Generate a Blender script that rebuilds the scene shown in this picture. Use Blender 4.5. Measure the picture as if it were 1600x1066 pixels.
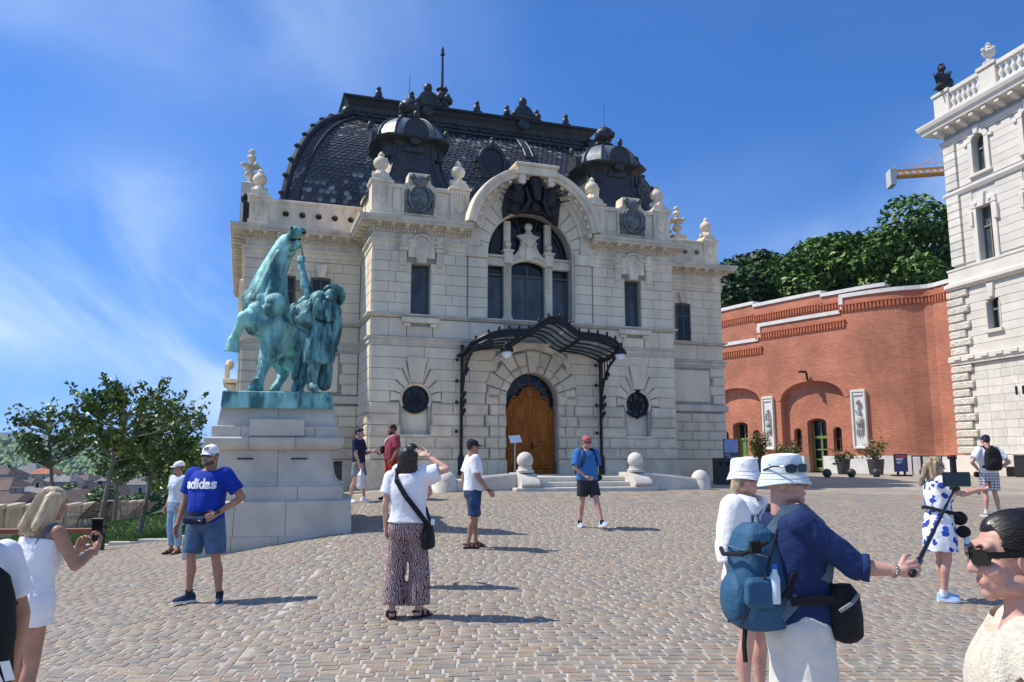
import bpy, bmesh, math, random
import numpy as np
from mathutils import Vector, Matrix, noise
from mathutils.bvhtree import BVHTree
random.seed(7); RNG=np.random.default_rng(11)
PI=math.pi; sin=math.sin; cos=math.cos; R=math.radians
for o in list(bpy.data.objects): bpy.data.objects.remove(o)
SC=bpy.context.scene; COL=SC.collection
# ---------------- camera, world, sun, exposure ----------------
cd=bpy.data.cameras.new('camera'); cam=bpy.data.objects.new('camera',cd); COL.objects.link(cam)
cd.lens=27.99; cd.sensor_width=36; cd.clip_start=.05; cd.clip_end=20000
cam.location=(0,0,1.7); cam.rotation_euler=(R(90+8.459),0,0); SC.camera=cam
SUN_EL=R(53); SUN_DIR=Vector((-1,.10,0)).normalized()           # horizontal direction towards the sun
W=bpy.data.worlds.new('World'); SC.world=W; W.use_nodes=True
def world():
    nt=W.node_tree; N=nt.nodes; L=nt.links; N.clear()
    out=N.new('ShaderNodeOutputWorld'); bg=N.new('ShaderNodeBackground'); sky=N.new('ShaderNodeTexSky')
    sky.sky_type='NISHITA'; sky.sun_disc=False; sky.sun_elevation=SUN_EL
    sky.sun_rotation=math.atan2(SUN_DIR.x,SUN_DIR.y)
    sky.altitude=800; sky.air_density=1.0; sky.dust_density=.05; sky.ozone_density=3.5
    bg.inputs[1].default_value=.125
    tc=N.new('ShaderNodeTexCoord'); DIR=tc.outputs['Generated']
    ma=N.new('ShaderNodeVectorMath'); ma.operation='MULTIPLY_ADD'; ma.inputs[1].default_value=(1,1,.8); ma.inputs[2].default_value=(0,0,.13); L.new(DIR,ma.inputs[0])
    nv=N.new('ShaderNodeVectorMath'); nv.operation='NORMALIZE'; L.new(ma.outputs[0],nv.inputs[0]); L.new(nv.outputs[0],sky.inputs['Vector'])
    hsv=N.new('ShaderNodeHueSaturation'); hsv.inputs['Saturation'].default_value=1.22; hsv.inputs['Value'].default_value=1.0; L.new(sky.outputs[0],hsv.inputs['Color'])
    tint=N.new('ShaderNodeMix'); tint.data_type='RGBA'; tint.blend_type='MULTIPLY'; tint.inputs['Factor'].default_value=1; L.new(hsv.outputs[0],tint.inputs['A']); tint.inputs['B'].default_value=SKY_TINT
    # cirrus on a flat cloud layer high above: the view direction is projected on it
    sx=N.new('ShaderNodeSeparateXYZ'); L.new(DIR,sx.inputs[0])
    mx=N.new('ShaderNodeMath'); mx.operation='ADD'; L.new(sx.outputs[2],mx.inputs[0]); mx.inputs[1].default_value=.28
    m0=N.new('ShaderNodeMath'); m0.operation='MAXIMUM'; L.new(mx.outputs[0],m0.inputs[0]); m0.inputs[1].default_value=.06
    cb=N.new('ShaderNodeCombineXYZ'); [L.new(m0.outputs[0],cb.inputs[i]) for i in range(3)]
    dv=N.new('ShaderNodeVectorMath'); dv.operation='DIVIDE'; L.new(DIR,dv.inputs[0]); L.new(cb.outputs[0],dv.inputs[1])
    def noi(scale,rot,sc,det,dist,loc,lo,hi):
        mp=N.new('ShaderNodeMapping'); mp.inputs['Rotation'].default_value=(0,0,rot); mp.inputs['Scale'].default_value=sc; mp.inputs['Location'].default_value=loc
        L.new(dv.outputs[0],mp.inputs[0]); n=N.new('ShaderNodeTexNoise'); n.inputs['Scale'].default_value=scale; n.inputs['Detail'].default_value=det; n.inputs['Distortion'].default_value=dist; n.inputs['Roughness'].default_value=.55
        L.new(mp.outputs[0],n.inputs[0]); r=N.new('ShaderNodeMapRange'); r.interpolation_type='SMOOTHSTEP'; L.new(n.outputs[0],r.inputs[0]); r.inputs[1].default_value=lo; r.inputs[2].default_value=hi; return r.outputs[0]
    def mul(a,b):
        m=N.new('ShaderNodeMath'); m.operation='MULTIPLY'
        for i,q in enumerate((a,b)):
            if isinstance(q,float): m.inputs[i].default_value=q
            else: L.new(q,m.inputs[i])
        return m.outputs[0]
    patch=noi(.9,R(20),(1,.8,1),2,.2,CL_A,.33,.60); wisp=noi(1.5,R(-38),(1.,.42,1),7,.7,CL_B,.34,.70)
    d=mul(mul(patch,wisp),.85); veil=mul(noi(.6,0,(1,1,1),4,.3,CL_C,.46,.8),.10)
    ad=N.new('ShaderNodeMath'); ad.operation='ADD'; ad.use_clamp=True; L.new(d,ad.inputs[0]); L.new(veil,ad.inputs[1])
    mix=N.new('ShaderNodeMix'); mix.data_type='RGBA'; L.new(ad.outputs[0],mix.inputs['Factor'])
    L.new(tint.outputs['Result'],mix.inputs['A']); mix.inputs['B'].default_value=(4.6,5.8,7.6,1)
    L.new(mix.outputs['Result'],bg.inputs[0]); L.new(bg.outputs[0],out.inputs[0])
CL_A,CL_B,CL_C=(5.2,.7,2.1),(5.1,9.2,2),(3.6,3,2); SKY_TINT=(.76,.91,1.16,1)
world()
sd=bpy.data.lights.new('sun','SUN'); sd.energy=4.2; sd.angle=R(.5); sd.color=(1,.94,.85)
sun=bpy.data.objects.new('sun',sd); COL.objects.link(sun)
sdir=Vector((SUN_DIR.x*cos(SUN_EL),SUN_DIR.y*cos(SUN_EL),sin(SUN_EL)))
sun.rotation_euler=sdir.to_track_quat('Z','Y').to_euler(); sun.location=(-30,0,60)
vs=SC.view_settings; vs.view_transform='Standard'; vs.look='None'; vs.gamma=1; vs.exposure=0.35; vs.use_curve_mapping=False
SC.render.engine='CYCLES'
# ---------------- materials ----------------
MATS={}
def mat(name,col,rough=.7,metal=0.,var=0.,vscale=3.,bump=0.,bscale=40.,col2=None,spec=.5,rnd=0.,stretch=(1,1,1),detail=6.,attr=None,coat=0.,bdist=.02,mid=(.35,.65)):
    if name in MATS: return MATS[name]
    m=bpy.data.materials.new(name); m.use_nodes=True; nt=m.node_tree; N=nt.nodes; L=nt.links; b=N['Principled BSDF']
    b.inputs['Roughness'].default_value=rough; b.inputs['Metallic'].default_value=metal
    b.inputs['Specular IOR Level'].default_value=spec; b.inputs['Base Color'].default_value=(*col,1)
    if coat: b.inputs['Coat Weight'].default_value=coat
    tc=N.new('ShaderNodeTexCoord'); mp=N.new('ShaderNodeMapping'); mp.inputs['Scale'].default_value=stretch
    L.new(tc.outputs['Object'],mp.inputs[0]); src=None
    if var>0 or col2:
        n=N.new('ShaderNodeTexNoise'); n.inputs['Scale'].default_value=vscale; n.inputs['Detail'].default_value=detail; n.inputs['Roughness'].default_value=.62
        L.new(mp.outputs[0],n.inputs[0])
        r=N.new('ShaderNodeValToRGB'); L.new(n.outputs[0],r.inputs[0])
        c2=col2 or tuple(max(0,c*(1-var)) for c in col); c1=col if col2 else tuple(min(1,c*(1+var*.5)) for c in col)
        r.color_ramp.elements[0].position=mid[0]; r.color_ramp.elements[1].position=mid[1]
        r.color_ramp.elements[0].color=(*c2,1); r.color_ramp.elements[1].color=(*c1,1); src=r.outputs[0]
    if rnd>0:
        oi=N.new('ShaderNodeObjectInfo'); mr=N.new('ShaderNodeMapRange'); mr.inputs[3].default_value=1-rnd; mr.inputs[4].default_value=1+rnd*.6
        L.new(oi.outputs['Random'],mr.inputs[0]); mm=N.new('ShaderNodeVectorMath'); mm.operation='SCALE'
        if src: L.new(src,mm.inputs[0])
        else: mm.inputs[0].default_value=col
        L.new(mr.outputs[0],mm.inputs['Scale']); src=mm.outputs[0]
    if src: L.new(src,b.inputs['Base Color'])
    if bump>0:
        n2=N.new('ShaderNodeTexNoise'); n2.inputs['Scale'].default_value=bscale; n2.inputs['Detail'].default_value=8
        L.new(mp.outputs[0],n2.inputs[0]); bp=N.new('ShaderNodeBump'); bp.inputs['Strength'].default_value=bump; bp.inputs['Distance'].default_value=bdist
        L.new(n2.outputs[0],bp.inputs['Height']); L.new(bp.outputs[0],b.inputs['Normal'])
    MATS[name]=m; return m
def ramp_by(m,socket_kind,cols,attrname=None):
    """colour from object random or from a face attribute through a ramp"""
    nt=m.node_tree; N=nt.nodes; L=nt.links; b=N['Principled BSDF']
    if socket_kind=='obj': s=N.new('ShaderNodeObjectInfo').outputs['Random']
    else:
        a=N.new('ShaderNodeAttribute'); a.attribute_name=attrname; s=a.outputs['Fac']
    r=N.new('ShaderNodeValToRGB'); r.color_ramp.interpolation='LINEAR'; L.new(s,r.inputs[0])
    e=r.color_ramp.elements
    while len(e)<len(cols): e.new(.5)
    for i,c in enumerate(cols): e[i].position=i/(len(cols)-1); 
    for i,c in enumerate(cols): e[i].color=(*c,1)
    old=b.inputs['Base Color'].links[0].from_socket if b.inputs['Base Color'].links else None
    if old:
        mx=N.new('ShaderNodeMix'); mx.data_type='RGBA'; mx.blend_type='MULTIPLY'; mx.inputs['Factor'].default_value=1
        L.new(r.outputs[0],mx.inputs['A']); L.new(old,mx.inputs['B']); L.new(mx.outputs['Result'],b.inputs['Base Color'])
    else: L.new(r.outputs[0],b.inputs['Base Color'])
# ---------------- objects ----------------
def tag(o,label=None,cat=None,group=None,kind=None):
    if label: o['label']=label
    if cat: o['category']=cat
    if group: o['group']=group
    if kind: o['kind']=kind
    return o
def empty(name,loc=(0,0,0),rz=0,label=None,cat=None,group=None,parent=None):
    o=bpy.data.objects.new(name,None); COL.objects.link(o); o.location=loc; o.rotation_euler=(0,0,rz); o.empty_display_size=.2
    if parent: o.parent=parent
    return tag(o,label,cat,group)
def link(name,me,parent=None,m=None,loc=None,rot=None,kind=None):
    o=bpy.data.objects.new(name,me); COL.objects.link(o)
    if parent: o.parent=parent
    if loc is not None: o.location=loc
    if rot is not None: o.rotation_euler=rot
    if m and not me.materials: me.materials.append(m)
    if kind: o['kind']=kind
    return o
def copy_tree(o,parent=None):
    c=o.copy(); COL.objects.link(c)
    if parent: c.parent=parent
    for ch in o.children: copy_tree(ch,c)
    return c
class MB:
    def __init__(s): s.v=[]; s.f=[]
    def add(s,v,f):
        k=len(s.v); s.v+= [tuple(p) for p in v]; s.f+=[tuple(i+k for i in q) for q in f]; return s
    def box(s,x0,x1,y0,y1,z0,z1,b=0):
        if b>0:
            return s.cbox(x0,x1,y0,y1,z0,z1,b)
        v=[(x,y,z) for z in (z0,z1) for y in (y0,y1) for x in (x0,x1)]
        return s.add(v,[(0,2,3,1),(4,5,7,6),(0,1,5,4),(1,3,7,5),(3,2,6,7),(2,0,4,6)])
    def cbox(s,x0,x1,y0,y1,z0,z1,b):
        b=min(b,(x1-x0)*.45,(y1-y0)*.45,(z1-z0)*.45)
        r=[]
        for z,i in ((z0,b),(z0+b,0),(z1-b,0),(z1,b)):
            r.append([(x0+i,y0+i,z),(x1-i,y0+i,z),(x1-i,y1-i,z),(x0+i,y1-i,z)])
        return s.rings(r,True,True)
    def rings(s,rs,cap0=True,cap1=True,closed=True):
        k=len(s.v); n=len(rs[0])
        for r in rs: s.v+=[tuple(p) for p in r]
        for i in range(len(rs)-1):
            for j in range(n if closed else n-1):
                a=k+i*n+j; b=k+i*n+(j+1)%n; s.f.append((a,b,b+n,a+n))
        if cap0: s.f.append(tuple(k+j for j in reversed(range(n))))
        if cap1: s.f.append(tuple(k+(len(rs)-1)*n+j for j in range(n)))
        return s
    def lathe(s,prof,c=(0,0,0),n=16,a0=0,sq=None):
        """prof list of (r,z); sq: number of sides for square/octagon shafts"""
        n=sq or n; off=PI/n if sq else a0; k=1/cos(PI/n) if sq else 1
        return s.rings([[(c[0]+r*k*cos(off+2*PI*j/n),c[1]+r*k*sin(off+2*PI*j/n),c[2]+z) for j in range(n)] for r,z in prof])
    def tube(s,path,rad,n=8):
        P=[Vector(p) for p in path]; rad=rad if hasattr(rad,'__len__') else [rad]*len(P); rs=[]; up=None
        for i,p in enumerate(P):
            t=(P[min(i+1,len(P)-1)]-P[max(i-1,0)])
            if t.length<1e-7: t=Vector((0,0,1))
            t.normalize()
            if up is None: up=Vector((0,0,1)) if abs(t.z)<.9 else Vector((1,0,0))
            a=up.cross(t)
            if a.length<1e-5: a=Vector((0,1,0)).cross(t)
            a.normalize(); b=t.cross(a); up=b
            rs.append([p+a*(rad[i]*cos(2*PI*j/n))+b*(rad[i]*sin(2*PI*j/n)) for j in range(n)])
        return s.rings(rs)
    def ball(s,c,r,n=12,m=8,rz=None,rot=None):
        r3=r if hasattr(r,'__len__') else (r,r,r); rs=[]
        for i in range(m+1):
            t=-PI/2+PI*i/m; q=max(cos(t),.02)
            ring=[Vector((r3[0]*q*cos(2*PI*j/n),r3[1]*q*sin(2*PI*j/n),r3[2]*sin(t))) for j in range(n)]
            if rot is not None: ring=[rot@p for p in ring]
            rs.append([p+Vector(c) for p in ring])
        return s.rings(rs)
    def capsule(s,a,b,ra,rb,n=14,m=4):
        a=Vector(a); b=Vector(b); t=(b-a); Lg=t.length; t=t/Lg if Lg>1e-6 else Vector((0,0,1))
        q=t.to_track_quat('Z','Y').to_matrix(); rs=[]
        for i in range(m+1):
            w=-PI/2+PI/2*i/m; c=max(cos(w),.03); rs.append([a+q@Vector((ra*c*cos(2*PI*j/n),ra*c*sin(2*PI*j/n),ra*sin(w))) for j in range(n)])
        for i in range(m+1):
            w=PI/2*i/m; c=max(cos(w),.03); rs.append([b+q@Vector((rb*c*cos(2*PI*j/n),rb*c*sin(2*PI*j/n),rb*sin(w))) for j in range(n)])
        return s.rings(rs)
    def cone(s,a,b,ra,rb,n=16,sq=1.):
        a=Vector(a); b=Vector(b); t=(b-a).normalized(); q=t.to_track_quat('Z','Y').to_matrix()
        return s.rings([[p+q@Vector((r*cos(2*PI*j/n),r*sq*sin(2*PI*j/n),0)) for j in range(n)] for p,r in ((a,ra),(b,rb))])
    def prism(s,poly,d0,d1,bev=0,ax='xz'):
        """polygon in (x,z) extruded along y from d0 (front) to d1 (back); bev insets the front face"""
        n=len(poly); A=sum(poly[i][0]*poly[(i+1)%n][1]-poly[(i+1)%n][0]*poly[i][1] for i in range(n))
        if A<0: poly=poly[::-1]
        def P(p,d):
            return (p[0],d,p[1]) if ax=='xz' else ((d,p[0],p[1]) if ax=='yz' else (p[0],p[1],d))
        r=[[P(p,d1) for p in poly]]
        if bev>0:
            ins=inset(poly,bev); sg=1 if d1>d0 else -1
            r+= [[P(p,d0+sg*bev*.8) for p in poly],[P(p,d0) for p in ins]]
        else: r.append([P(p,d0) for p in poly])
        return s.rings(r)
    def build(s,name,m=None,parent=None,loc=None,rot=None,smooth=None,kind=None):
        me=s.mesh(name,smooth)
        return link(name,me,parent,m,loc,rot,kind)
    def mesh(s,name,smooth=None):
        me=bpy.data.meshes.new(name); me.from_pydata(s.v,[],s.f); fixn(me)
        if smooth: 
            me.shade_smooth(); me.set_sharp_from_angle(angle=R(smooth))
        return me
def fixn(me):
    bm=bmesh.new(); bm.from_mesh(me); bmesh.ops.recalc_face_normals(bm,faces=bm.faces); bm.to_mesh(me); bm.free()
def inset(poly,d):
    n=len(poly); out=[]
    for i in range(n):
        p0=Vector(poly[i-1]); p=Vector(poly[i]); p1=Vector(poly[(i+1)%n])
        e0=(p-p0); e1=(p1-p); 
        if e0.length<1e-6 or e1.length<1e-6: out.append(tuple(p)); continue
        e0.normalize(); e1.normalize(); n0=Vector((-e0.y,e0.x)); n1=Vector((-e1.y,e1.x)); mm=n0+n1
        if mm.length<1e-3: out.append(tuple(p+n0*d)); continue
        mm=mm.normalized(); k=d/max(.35,mm.dot(n0)); out.append((p.x+mm.x*k,p.y+mm.y*k))
    return out
def arc(cx,cz,r,a0,a1,n,rz=None):
    return [(cx+r*cos(R(a0+(a1-a0)*i/n)),cz+(rz or r)*sin(R(a0+(a1-a0)*i/n))) for i in range(n+1)]
def text_mesh(txt,size,ext=.002,offset=0.):
    cu=bpy.data.curves.new('t','FONT'); cu.body=txt; cu.size=size; cu.extrude=ext; cu.align_x='CENTER'; cu.align_y='CENTER'; cu.offset=offset; cu.resolution_u=4
    o=bpy.data.objects.new('t',cu); COL.objects.link(o); dg=bpy.context.evaluated_depsgraph_get(); me=bpy.data.meshes.new_from_object(o.evaluated_get(dg))
    bpy.data.objects.remove(o); return me
def remesh(mb,voxel,smooth=2,name='m',it_noise=None):
    me=bpy.data.meshes.new('tmp'); me.from_pydata(mb.v,[],mb.f); fixn(me)
    o=bpy.data.objects.new('tmp',me); COL.objects.link(o)
    r=o.modifiers.new('r','REMESH'); r.mode='VOXEL'; r.voxel_size=voxel; r.use_smooth_shade=True
    if smooth:
        s=o.modifiers.new('s','SMOOTH'); s.factor=.5; s.iterations=smooth
    dg=bpy.context.evaluated_depsgraph_get(); res=bpy.data.meshes.new_from_object(o.evaluated_get(dg)); bpy.data.objects.remove(o); bpy.data.meshes.remove(me)
    res.name=name; res.materials.clear(); return res
def coords(me):
    a=np.empty(len(me.vertices)*3); me.vertices.foreach_get('co',a); return a.reshape(-1,3)
def setco(me,a): me.vertices.foreach_set('co',np.asarray(a).ravel()); me.update()
def joinm(ms,name):
    bm=bmesh.new()
    for m in ms: bm.from_mesh(m)
    me=bpy.data.meshes.new(name); bm.to_mesh(me); bm.free(); me.shade_smooth(); return me
def bigmesh(name,V,F,attr=None):
    """fast mesh from numpy: V (n,3), F (m,4) quads"""
    me=bpy.data.meshes.new(name); V=np.asarray(V,np.float32); F=np.asarray(F,np.int32); k=F.shape[1]
    me.vertices.add(len(V)); me.vertices.foreach_set('co',V.ravel()); me.loops.add(F.size); me.loops.foreach_set('vertex_index',F.ravel())
    me.polygons.add(len(F)); me.polygons.foreach_set('loop_start',np.arange(0,F.size,k,dtype=np.int32))
    me.update(calc_edges=True); me.validate()
    if attr is not None:
        a=me.attributes.new('rnd','FLOAT','FACE'); a.data.foreach_set('value',np.asarray(attr,np.float32))
    return me
# ---------------- ground height ----------------
TH=R(18.6); HO=Vector((.6744,27.0319,0)); HU=Vector((cos(TH),sin(TH),0)); HN=Vector((-sin(TH),cos(TH),0))
def hall_pt(u,v): return HO+HU*u+HN*v
GP=[(-3.57,9.5,.05),(-1.02,8.18,.15),(-6.29,15.04,-.03),(1.48,15.72,.39),(-.6,12.82,.32),(-3.64,19.56,.68),(-2.6,17.6,.56),(5.05,9.56,.07),(10.73,18.14,.43),
 (0,0,0),(3,0,0),(-4,0,-.05),(-3.3,5.5,-.10),(-5,6,-.12),(-10,10,-.3),(8,6,0),(16,12,.2),(-2.9,14.2,.40),(-5.0,14.2,.08),(3.5,5,.0),(-9.5,18,-.16),(-10,22,-.32),(-13,30,-.62),(-17.6,28,-.98),(-21,38,-1.5),(-25,55,-2.2),(-15,20,-.6),(-14,12,-.5),(-11,40,-.4),(-12,50,-.6)]
for u_,v_,z_ in ((0,-2,.86),(0,-4.4,.82),(4,-4.4,.80),(-3.8,-4.4,.82),(-5.5,-.4,.74),(-9.5,2.4,.42),(-7.5,2,.52),(5.5,-.6,.84),(9,2,.84),(7,-4,.76),(-6.5,-4,.55),(10,8,.88),(14,-2,.78)):
    p=hall_pt(u_,v_); GP.append((p.x,p.y,z_))
GP+=[(13.4,51,.88),(17.1,45,.92),(20.1,42.3,.92),(23,42,.92),(19,33,.85),(27,25,.75),(25,60,.9),(40,45,.9),(0,60,.6)]
GA=np.array(GP)
def _tps():
    n=len(GA); X=GA[:,:2]/10; D=np.linalg.norm(X[:,None]-X[None],axis=2); K=np.where(D>0,D*D*np.log(D+1e-9),0)+np.eye(n)*.003
    Pm=np.c_[np.ones(n),X]; A=np.zeros((n+3,n+3)); A[:n,:n]=K; A[:n,n:]=Pm; A[n:,:n]=Pm.T
    return np.linalg.solve(A,np.r_[GA[:,2],0,0,0])
_TW=_tps()
def gz(x,y):
    x=np.atleast_1d(np.asarray(x,float)); y=np.atleast_1d(np.asarray(y,float)); X=np.stack([x,y],-1)/10
    D=np.linalg.norm(X[:,None]-GA[None,:,:2]/10,axis=2); K=np.where(D>0,D*D*np.log(D+1e-9),0)
    return K@_TW[:-3]+_TW[-3]+X@_TW[-2:]
def g(x,y): return float(gz(x,y)[0])
# ---------------- ground, plaza, lawn, valley ----------------
def at(px,py,Y):
    """a point of the place seen at a photo pixel, Y metres ahead"""
    p=R(8.459); f=1244.; dx=(px-800); dy=-(py-533)
    d=Vector((dx,f*cos(p)-dy*sin(p),f*sin(p)+dy*cos(p))); return Vector((0,0,1.7))+d*(Y/d.y)
def sheet(name,xs,ys,zf,m,mask=None):
    X,Y=np.meshgrid(xs,ys); x=X.ravel(); y=Y.ravel(); z=zf(x,y); n=len(xs); k=len(ys)
    i=np.arange(n-1)[None]+np.arange(k-1)[:,None]*n; F=np.stack([i,i+1,i+1+n,i+n],-1).reshape(-1,4)
    if mask is not None:
        cx=x[F].mean(1); cy=y[F].mean(1); F=F[mask(cx,cy)]
    me=bigmesh(name,np.stack([x,y,z],1),F); me.shade_smooth()
    return link(name,me,None,m,kind='structure')
def lawn_mask(x,y): return (y>17.2+.0*x)&(x<-5.9-.16*(y-17))&(x>-9.2-.16*(y-17)-.25*(y-17))&(y<38)
M_bed=mat('joint_sand',(.46,.42,.365),.95,var=.35,vscale=3,bump=.4,bscale=120)
M_far=mat('far_sett_paving',(.325,.28,.225),.9,var=.22,vscale=.9,bump=.5,bscale=9,detail=9)
xs=np.r_[-30:-12:1.,-12:14:.4,14:46.1:1.]; ys=np.r_[-6:2:1.,2:28:.4,28:80.1:1.]
sheet('plaza_ground',xs,ys,gz,M_far,lambda x,y:(x>-17.6-.27*(y-28)-.3)|(y<28)&(x>-18))
def valley(x,y):
    d=np.sqrt(x*x+y*y); z=-5-.062*np.clip(d-30,0,400)
    inside=np.clip(1-np.maximum.reduce([(-19-.27*np.clip(y-28,-40,60))-x,y-95,x-70,-25-y])/14.,0,1)
    gg=np.clip(np.where(d<140,gz(np.clip(x,-25,40),np.clip(y,-5,75)),.6),-3,.9)-.5
    hill=np.clip((d-900)/2600,0,1)**1.3*150*(.75+.25*np.sin(x*.0021+1)+.12*np.sin(x*.0067+y*.001))
    return z*(1-inside)+gg*inside+hill
def spaced(a,b,lo,n): 
    t=np.linspace(0,1,n); return a+(b-a)*t
gx=np.r_[-6500:-400:160.,-400:-80:20.,-80:80:4.,80:400:20.,400:6500:220.]; gy=np.r_[-400:-40:30.,-40:120:4.,120:500:20.,500:6500:150.]
M_val=mat('valley_greenery',(.07,.10,.045),1.,var=.5,vscale=.012,col2=(.035,.06,.03))
sheet('valley_ground',gx,gy,valley,M_val)
def ridge(name,pts,Y,depth,m,amp,n=260,k=26,fr=.03):
    """rolling hill with its crest through image-measured points, built far out at its own distance"""
    P=[at(px,py,Y) for px,py in pts]; X0=P[0].x; X1=P[-1].x
    t=np.linspace(X0,X1,n); cz=np.interp(t,[p.x for p in P],[p.z for p in P]); V=[]
    for j in range(k):
        s=j/(k-1); 
        for i in range(n):
            h=sin(s*PI)**.8; y=Y+depth*(s-.5); z=-35+(cz[i]+35)*h
            z+=amp*h*(noise.noise(Vector((t[i]*fr,y*fr,3)))+.6*noise.noise(Vector((t[i]*fr*2.7,y*fr*2.7,8))))
            V.append((t[i],y,z))
    i=np.arange(n-1)[None]+np.arange(k-1)[:,None]*n; F=np.stack([i,i+1,i+1+n,i+n],-1).reshape(-1,4)
    me=bigmesh(name,np.array(V),F); me.shade_smooth(); return link(name,me,None,m,kind='structure')
M_hill=mat('wooded_hill',(.055,.095,.04),1.,vscale=.02,col2=(.02,.045,.018),var=.1,bump=1.,bscale=.08,bdist=8)
ridge('distant_hills',[(-900,676),(-300,690),(-120,680),(0,685),(40,689),(60,687),(80,683),(92,682),(104,686),(130,694),(180,700),(260,704),(330,700),(420,690),(600,684)],4200,1800,M_hill,14,fr=.004)
ridge('wooded_hillside',[(-900,700),(-300,702),(-100,700),(0,698),(30,700),(70,708),(110,715),(160,716),(260,722),(420,720)],1250,700,M_hill,9,fr=.02)
# setts: every stone is geometry
SET_COLS=[(.29,.275,.25),(.34,.25,.20),(.32,.30,.265),(.26,.255,.245),(.38,.30,.215),(.31,.255,.225),(.34,.31,.27),(.27,.235,.215),(.40,.34,.255),(.30,.285,.26),(.24,.225,.22),(.36,.325,.28)]
SET_COLS=[(r*.93,g_*.89,b*.82) for r,g_,b in SET_COLS]
def sett_mat(name,kind):
    m=mat(name,(1,1,1),.82,var=.28,vscale=26,bump=.25,bscale=190,bdist=.004); ramp_by(m,kind,SET_COLS,'rnd'); return m
def sett_field(y0,y1,row,wr,ang,xl,xr,gap,hh,seed):
    """staggered rows; returns list of (cx,cy,w,d,angle,h,rnd)"""
    rg=np.random.default_rng(seed); ca,sa=cos(ang),sin(ang); out=[]
    v=y0-10.*abs(sin(ang))-3
    while v<y1+3:
        d=row*rg.uniform(.9,1.1); uu=-18+rg.uniform(0,.2)
        while uu<24:
            w=rg.uniform(*wr); cu=uu+w/2; cv=v+d/2+.006*math.sin(cu*2.1)+.05*math.sin(cu*.35+v*.1); uu+=w+gap*rg.uniform(.7,1.5)
            x=cu*ca-cv*sa; y=cu*sa+cv*ca
            if y0<=y<y1 and xl(y)<x<xr(y): out.append((x,y,w-rg.uniform(0,.012),d-gap*rg.uniform(.8,1.3),ang+rg.uniform(-.03,.03),rg.uniform(-.0015,.0025)+hh,rg.random()))
        v+=d
    return np.array(out)
def stone_verts(S,b=.006):
    n=len(S); w=S[:,2]/2; d=S[:,3]/2; J=RNG.uniform(-.006,.006,(n,4,2)); V=np.zeros((n,12,3)); ca=np.cos(S[:,4]); sa=np.sin(S[:,4])
    for i,(sx,sy) in enumerate(((-1,-1),(1,-1),(1,1),(-1,1))):
        lx=sx*w+J[:,i,0]; ly=sy*d+J[:,i,1]
        for lev,(ins,z) in enumerate(((0,-.012),(0,S[:,5]-.003),(b,S[:,5]))):
            ax=lx-sx*ins; ay=ly-sy*ins
            V[:,lev*4+i,0]=S[:,0]+ax*ca-ay*sa; V[:,lev*4+i,1]=S[:,1]+ax*sa+ay*ca; V[:,lev*4+i,2]=z
    return V
ST_F=np.array([(0,1,5,4),(1,2,6,5),(2,3,7,6),(3,0,4,7),(4,5,9,8),(5,6,10,9),(6,7,11,10),(7,4,8,11),(8,9,10,11)])
def left_edge(y): return -8.9 if y<16.9 else -5.6-.16*(y-17)+(0)
ZB=lambda x,y:gz(x,y)+.004
bed=sheet('sett_bed',np.r_[-9:15.1:.4],np.r_[2:24.1:.4],ZB,M_bed,lambda x,y:((y<16.8)|(x>-5.6))&(x<.72*y+np.where(y>19.6,.2,2.2)))
SEAM=lambda y:-3.05+.137*(14.6-y)*-1*-1 if False else -2.1-(14.5-y)*(-.05)
def seam(y): return -2.35+(y-7.)*(-.09)
A=sett_field(5.6,19.6,.108,(.115,.185),R(-2.5),lambda y:left_edge(y),lambda y:seam(y)-.035,.017,.0055,3)
B=sett_field(5.6,19.6,.108,(.115,.185),R(3.0),lambda y:seam(y)+.035,lambda y:.72*y+2.2,.017,.0055,5)
C=sett_field(19.2,24.0,.30,(.26,.46),R(18.6),lambda y:-6.6,lambda y:.72*y+.5,.012,.003,9)
# a straight joint strip of long stones parts the two laying fields
sy=np.arange(5.7,19.5,.27); Dm=np.array([(seam(y),y,.062,.262,math.atan(.09),.006,RNG.random()*.3+.1) for y in sy])
S=np.r_[A,B,Dm]; 
vis=(S[:,1]>6.35)&(np.abs(S[:,0])<S[:,1]*.625)
near=np.argsort(np.where(vis,S[:,1],1e9))[:300]; keep=np.ones(len(S),bool); keep[near]=False
M_sett=sett_mat('sett_stone','attr'); M_settp=sett_mat('sett_stone_piece','obj')
def settmesh(name,S,parent):
    V=stone_verts(S); V=V.reshape(-1,3); V[:,2]+=gz(V[:,0],V[:,1])+.004
    F=(ST_F[None]+np.arange(len(S))[:,None,None]*12).reshape(-1,4)
    link(name,bigmesh(name,V,F,np.repeat(S[:,6],9)),parent,parent and None or None,kind='stuff').data.materials.append(M_sett)
settmesh('sett_paving',S[keep],bed)
settmesh('slab_paving',C,bed)
proto=[]
for i in range(14):
    q=np.array([[0,0,.14,.095,0,.0055,0]]); V=stone_verts(q,.006)[0]
    me=bpy.data.meshes.new('paving_stone'); me.from_pydata([tuple(a) for a in V],[],[tuple(int(k) for k in f) for f in ST_F]); fixn(me); me.materials.append(M_settp); proto.append(me)
for j,i in enumerate(near):
    x,y,w,d,a,h,rn=S[i]; z=g(x,y)+.004; sx=(g(x+.1,y)-g(x-.1,y))/.2; sy_=(g(x,y+.1)-g(x,y-.1))/.2
    o=link('paving_stone',proto[j%14],bed,None,(x,y,z+h-.0055),(math.atan(sy_),-math.atan(sx),a)); o.scale=(w/.14,d/.095,1)
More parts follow.
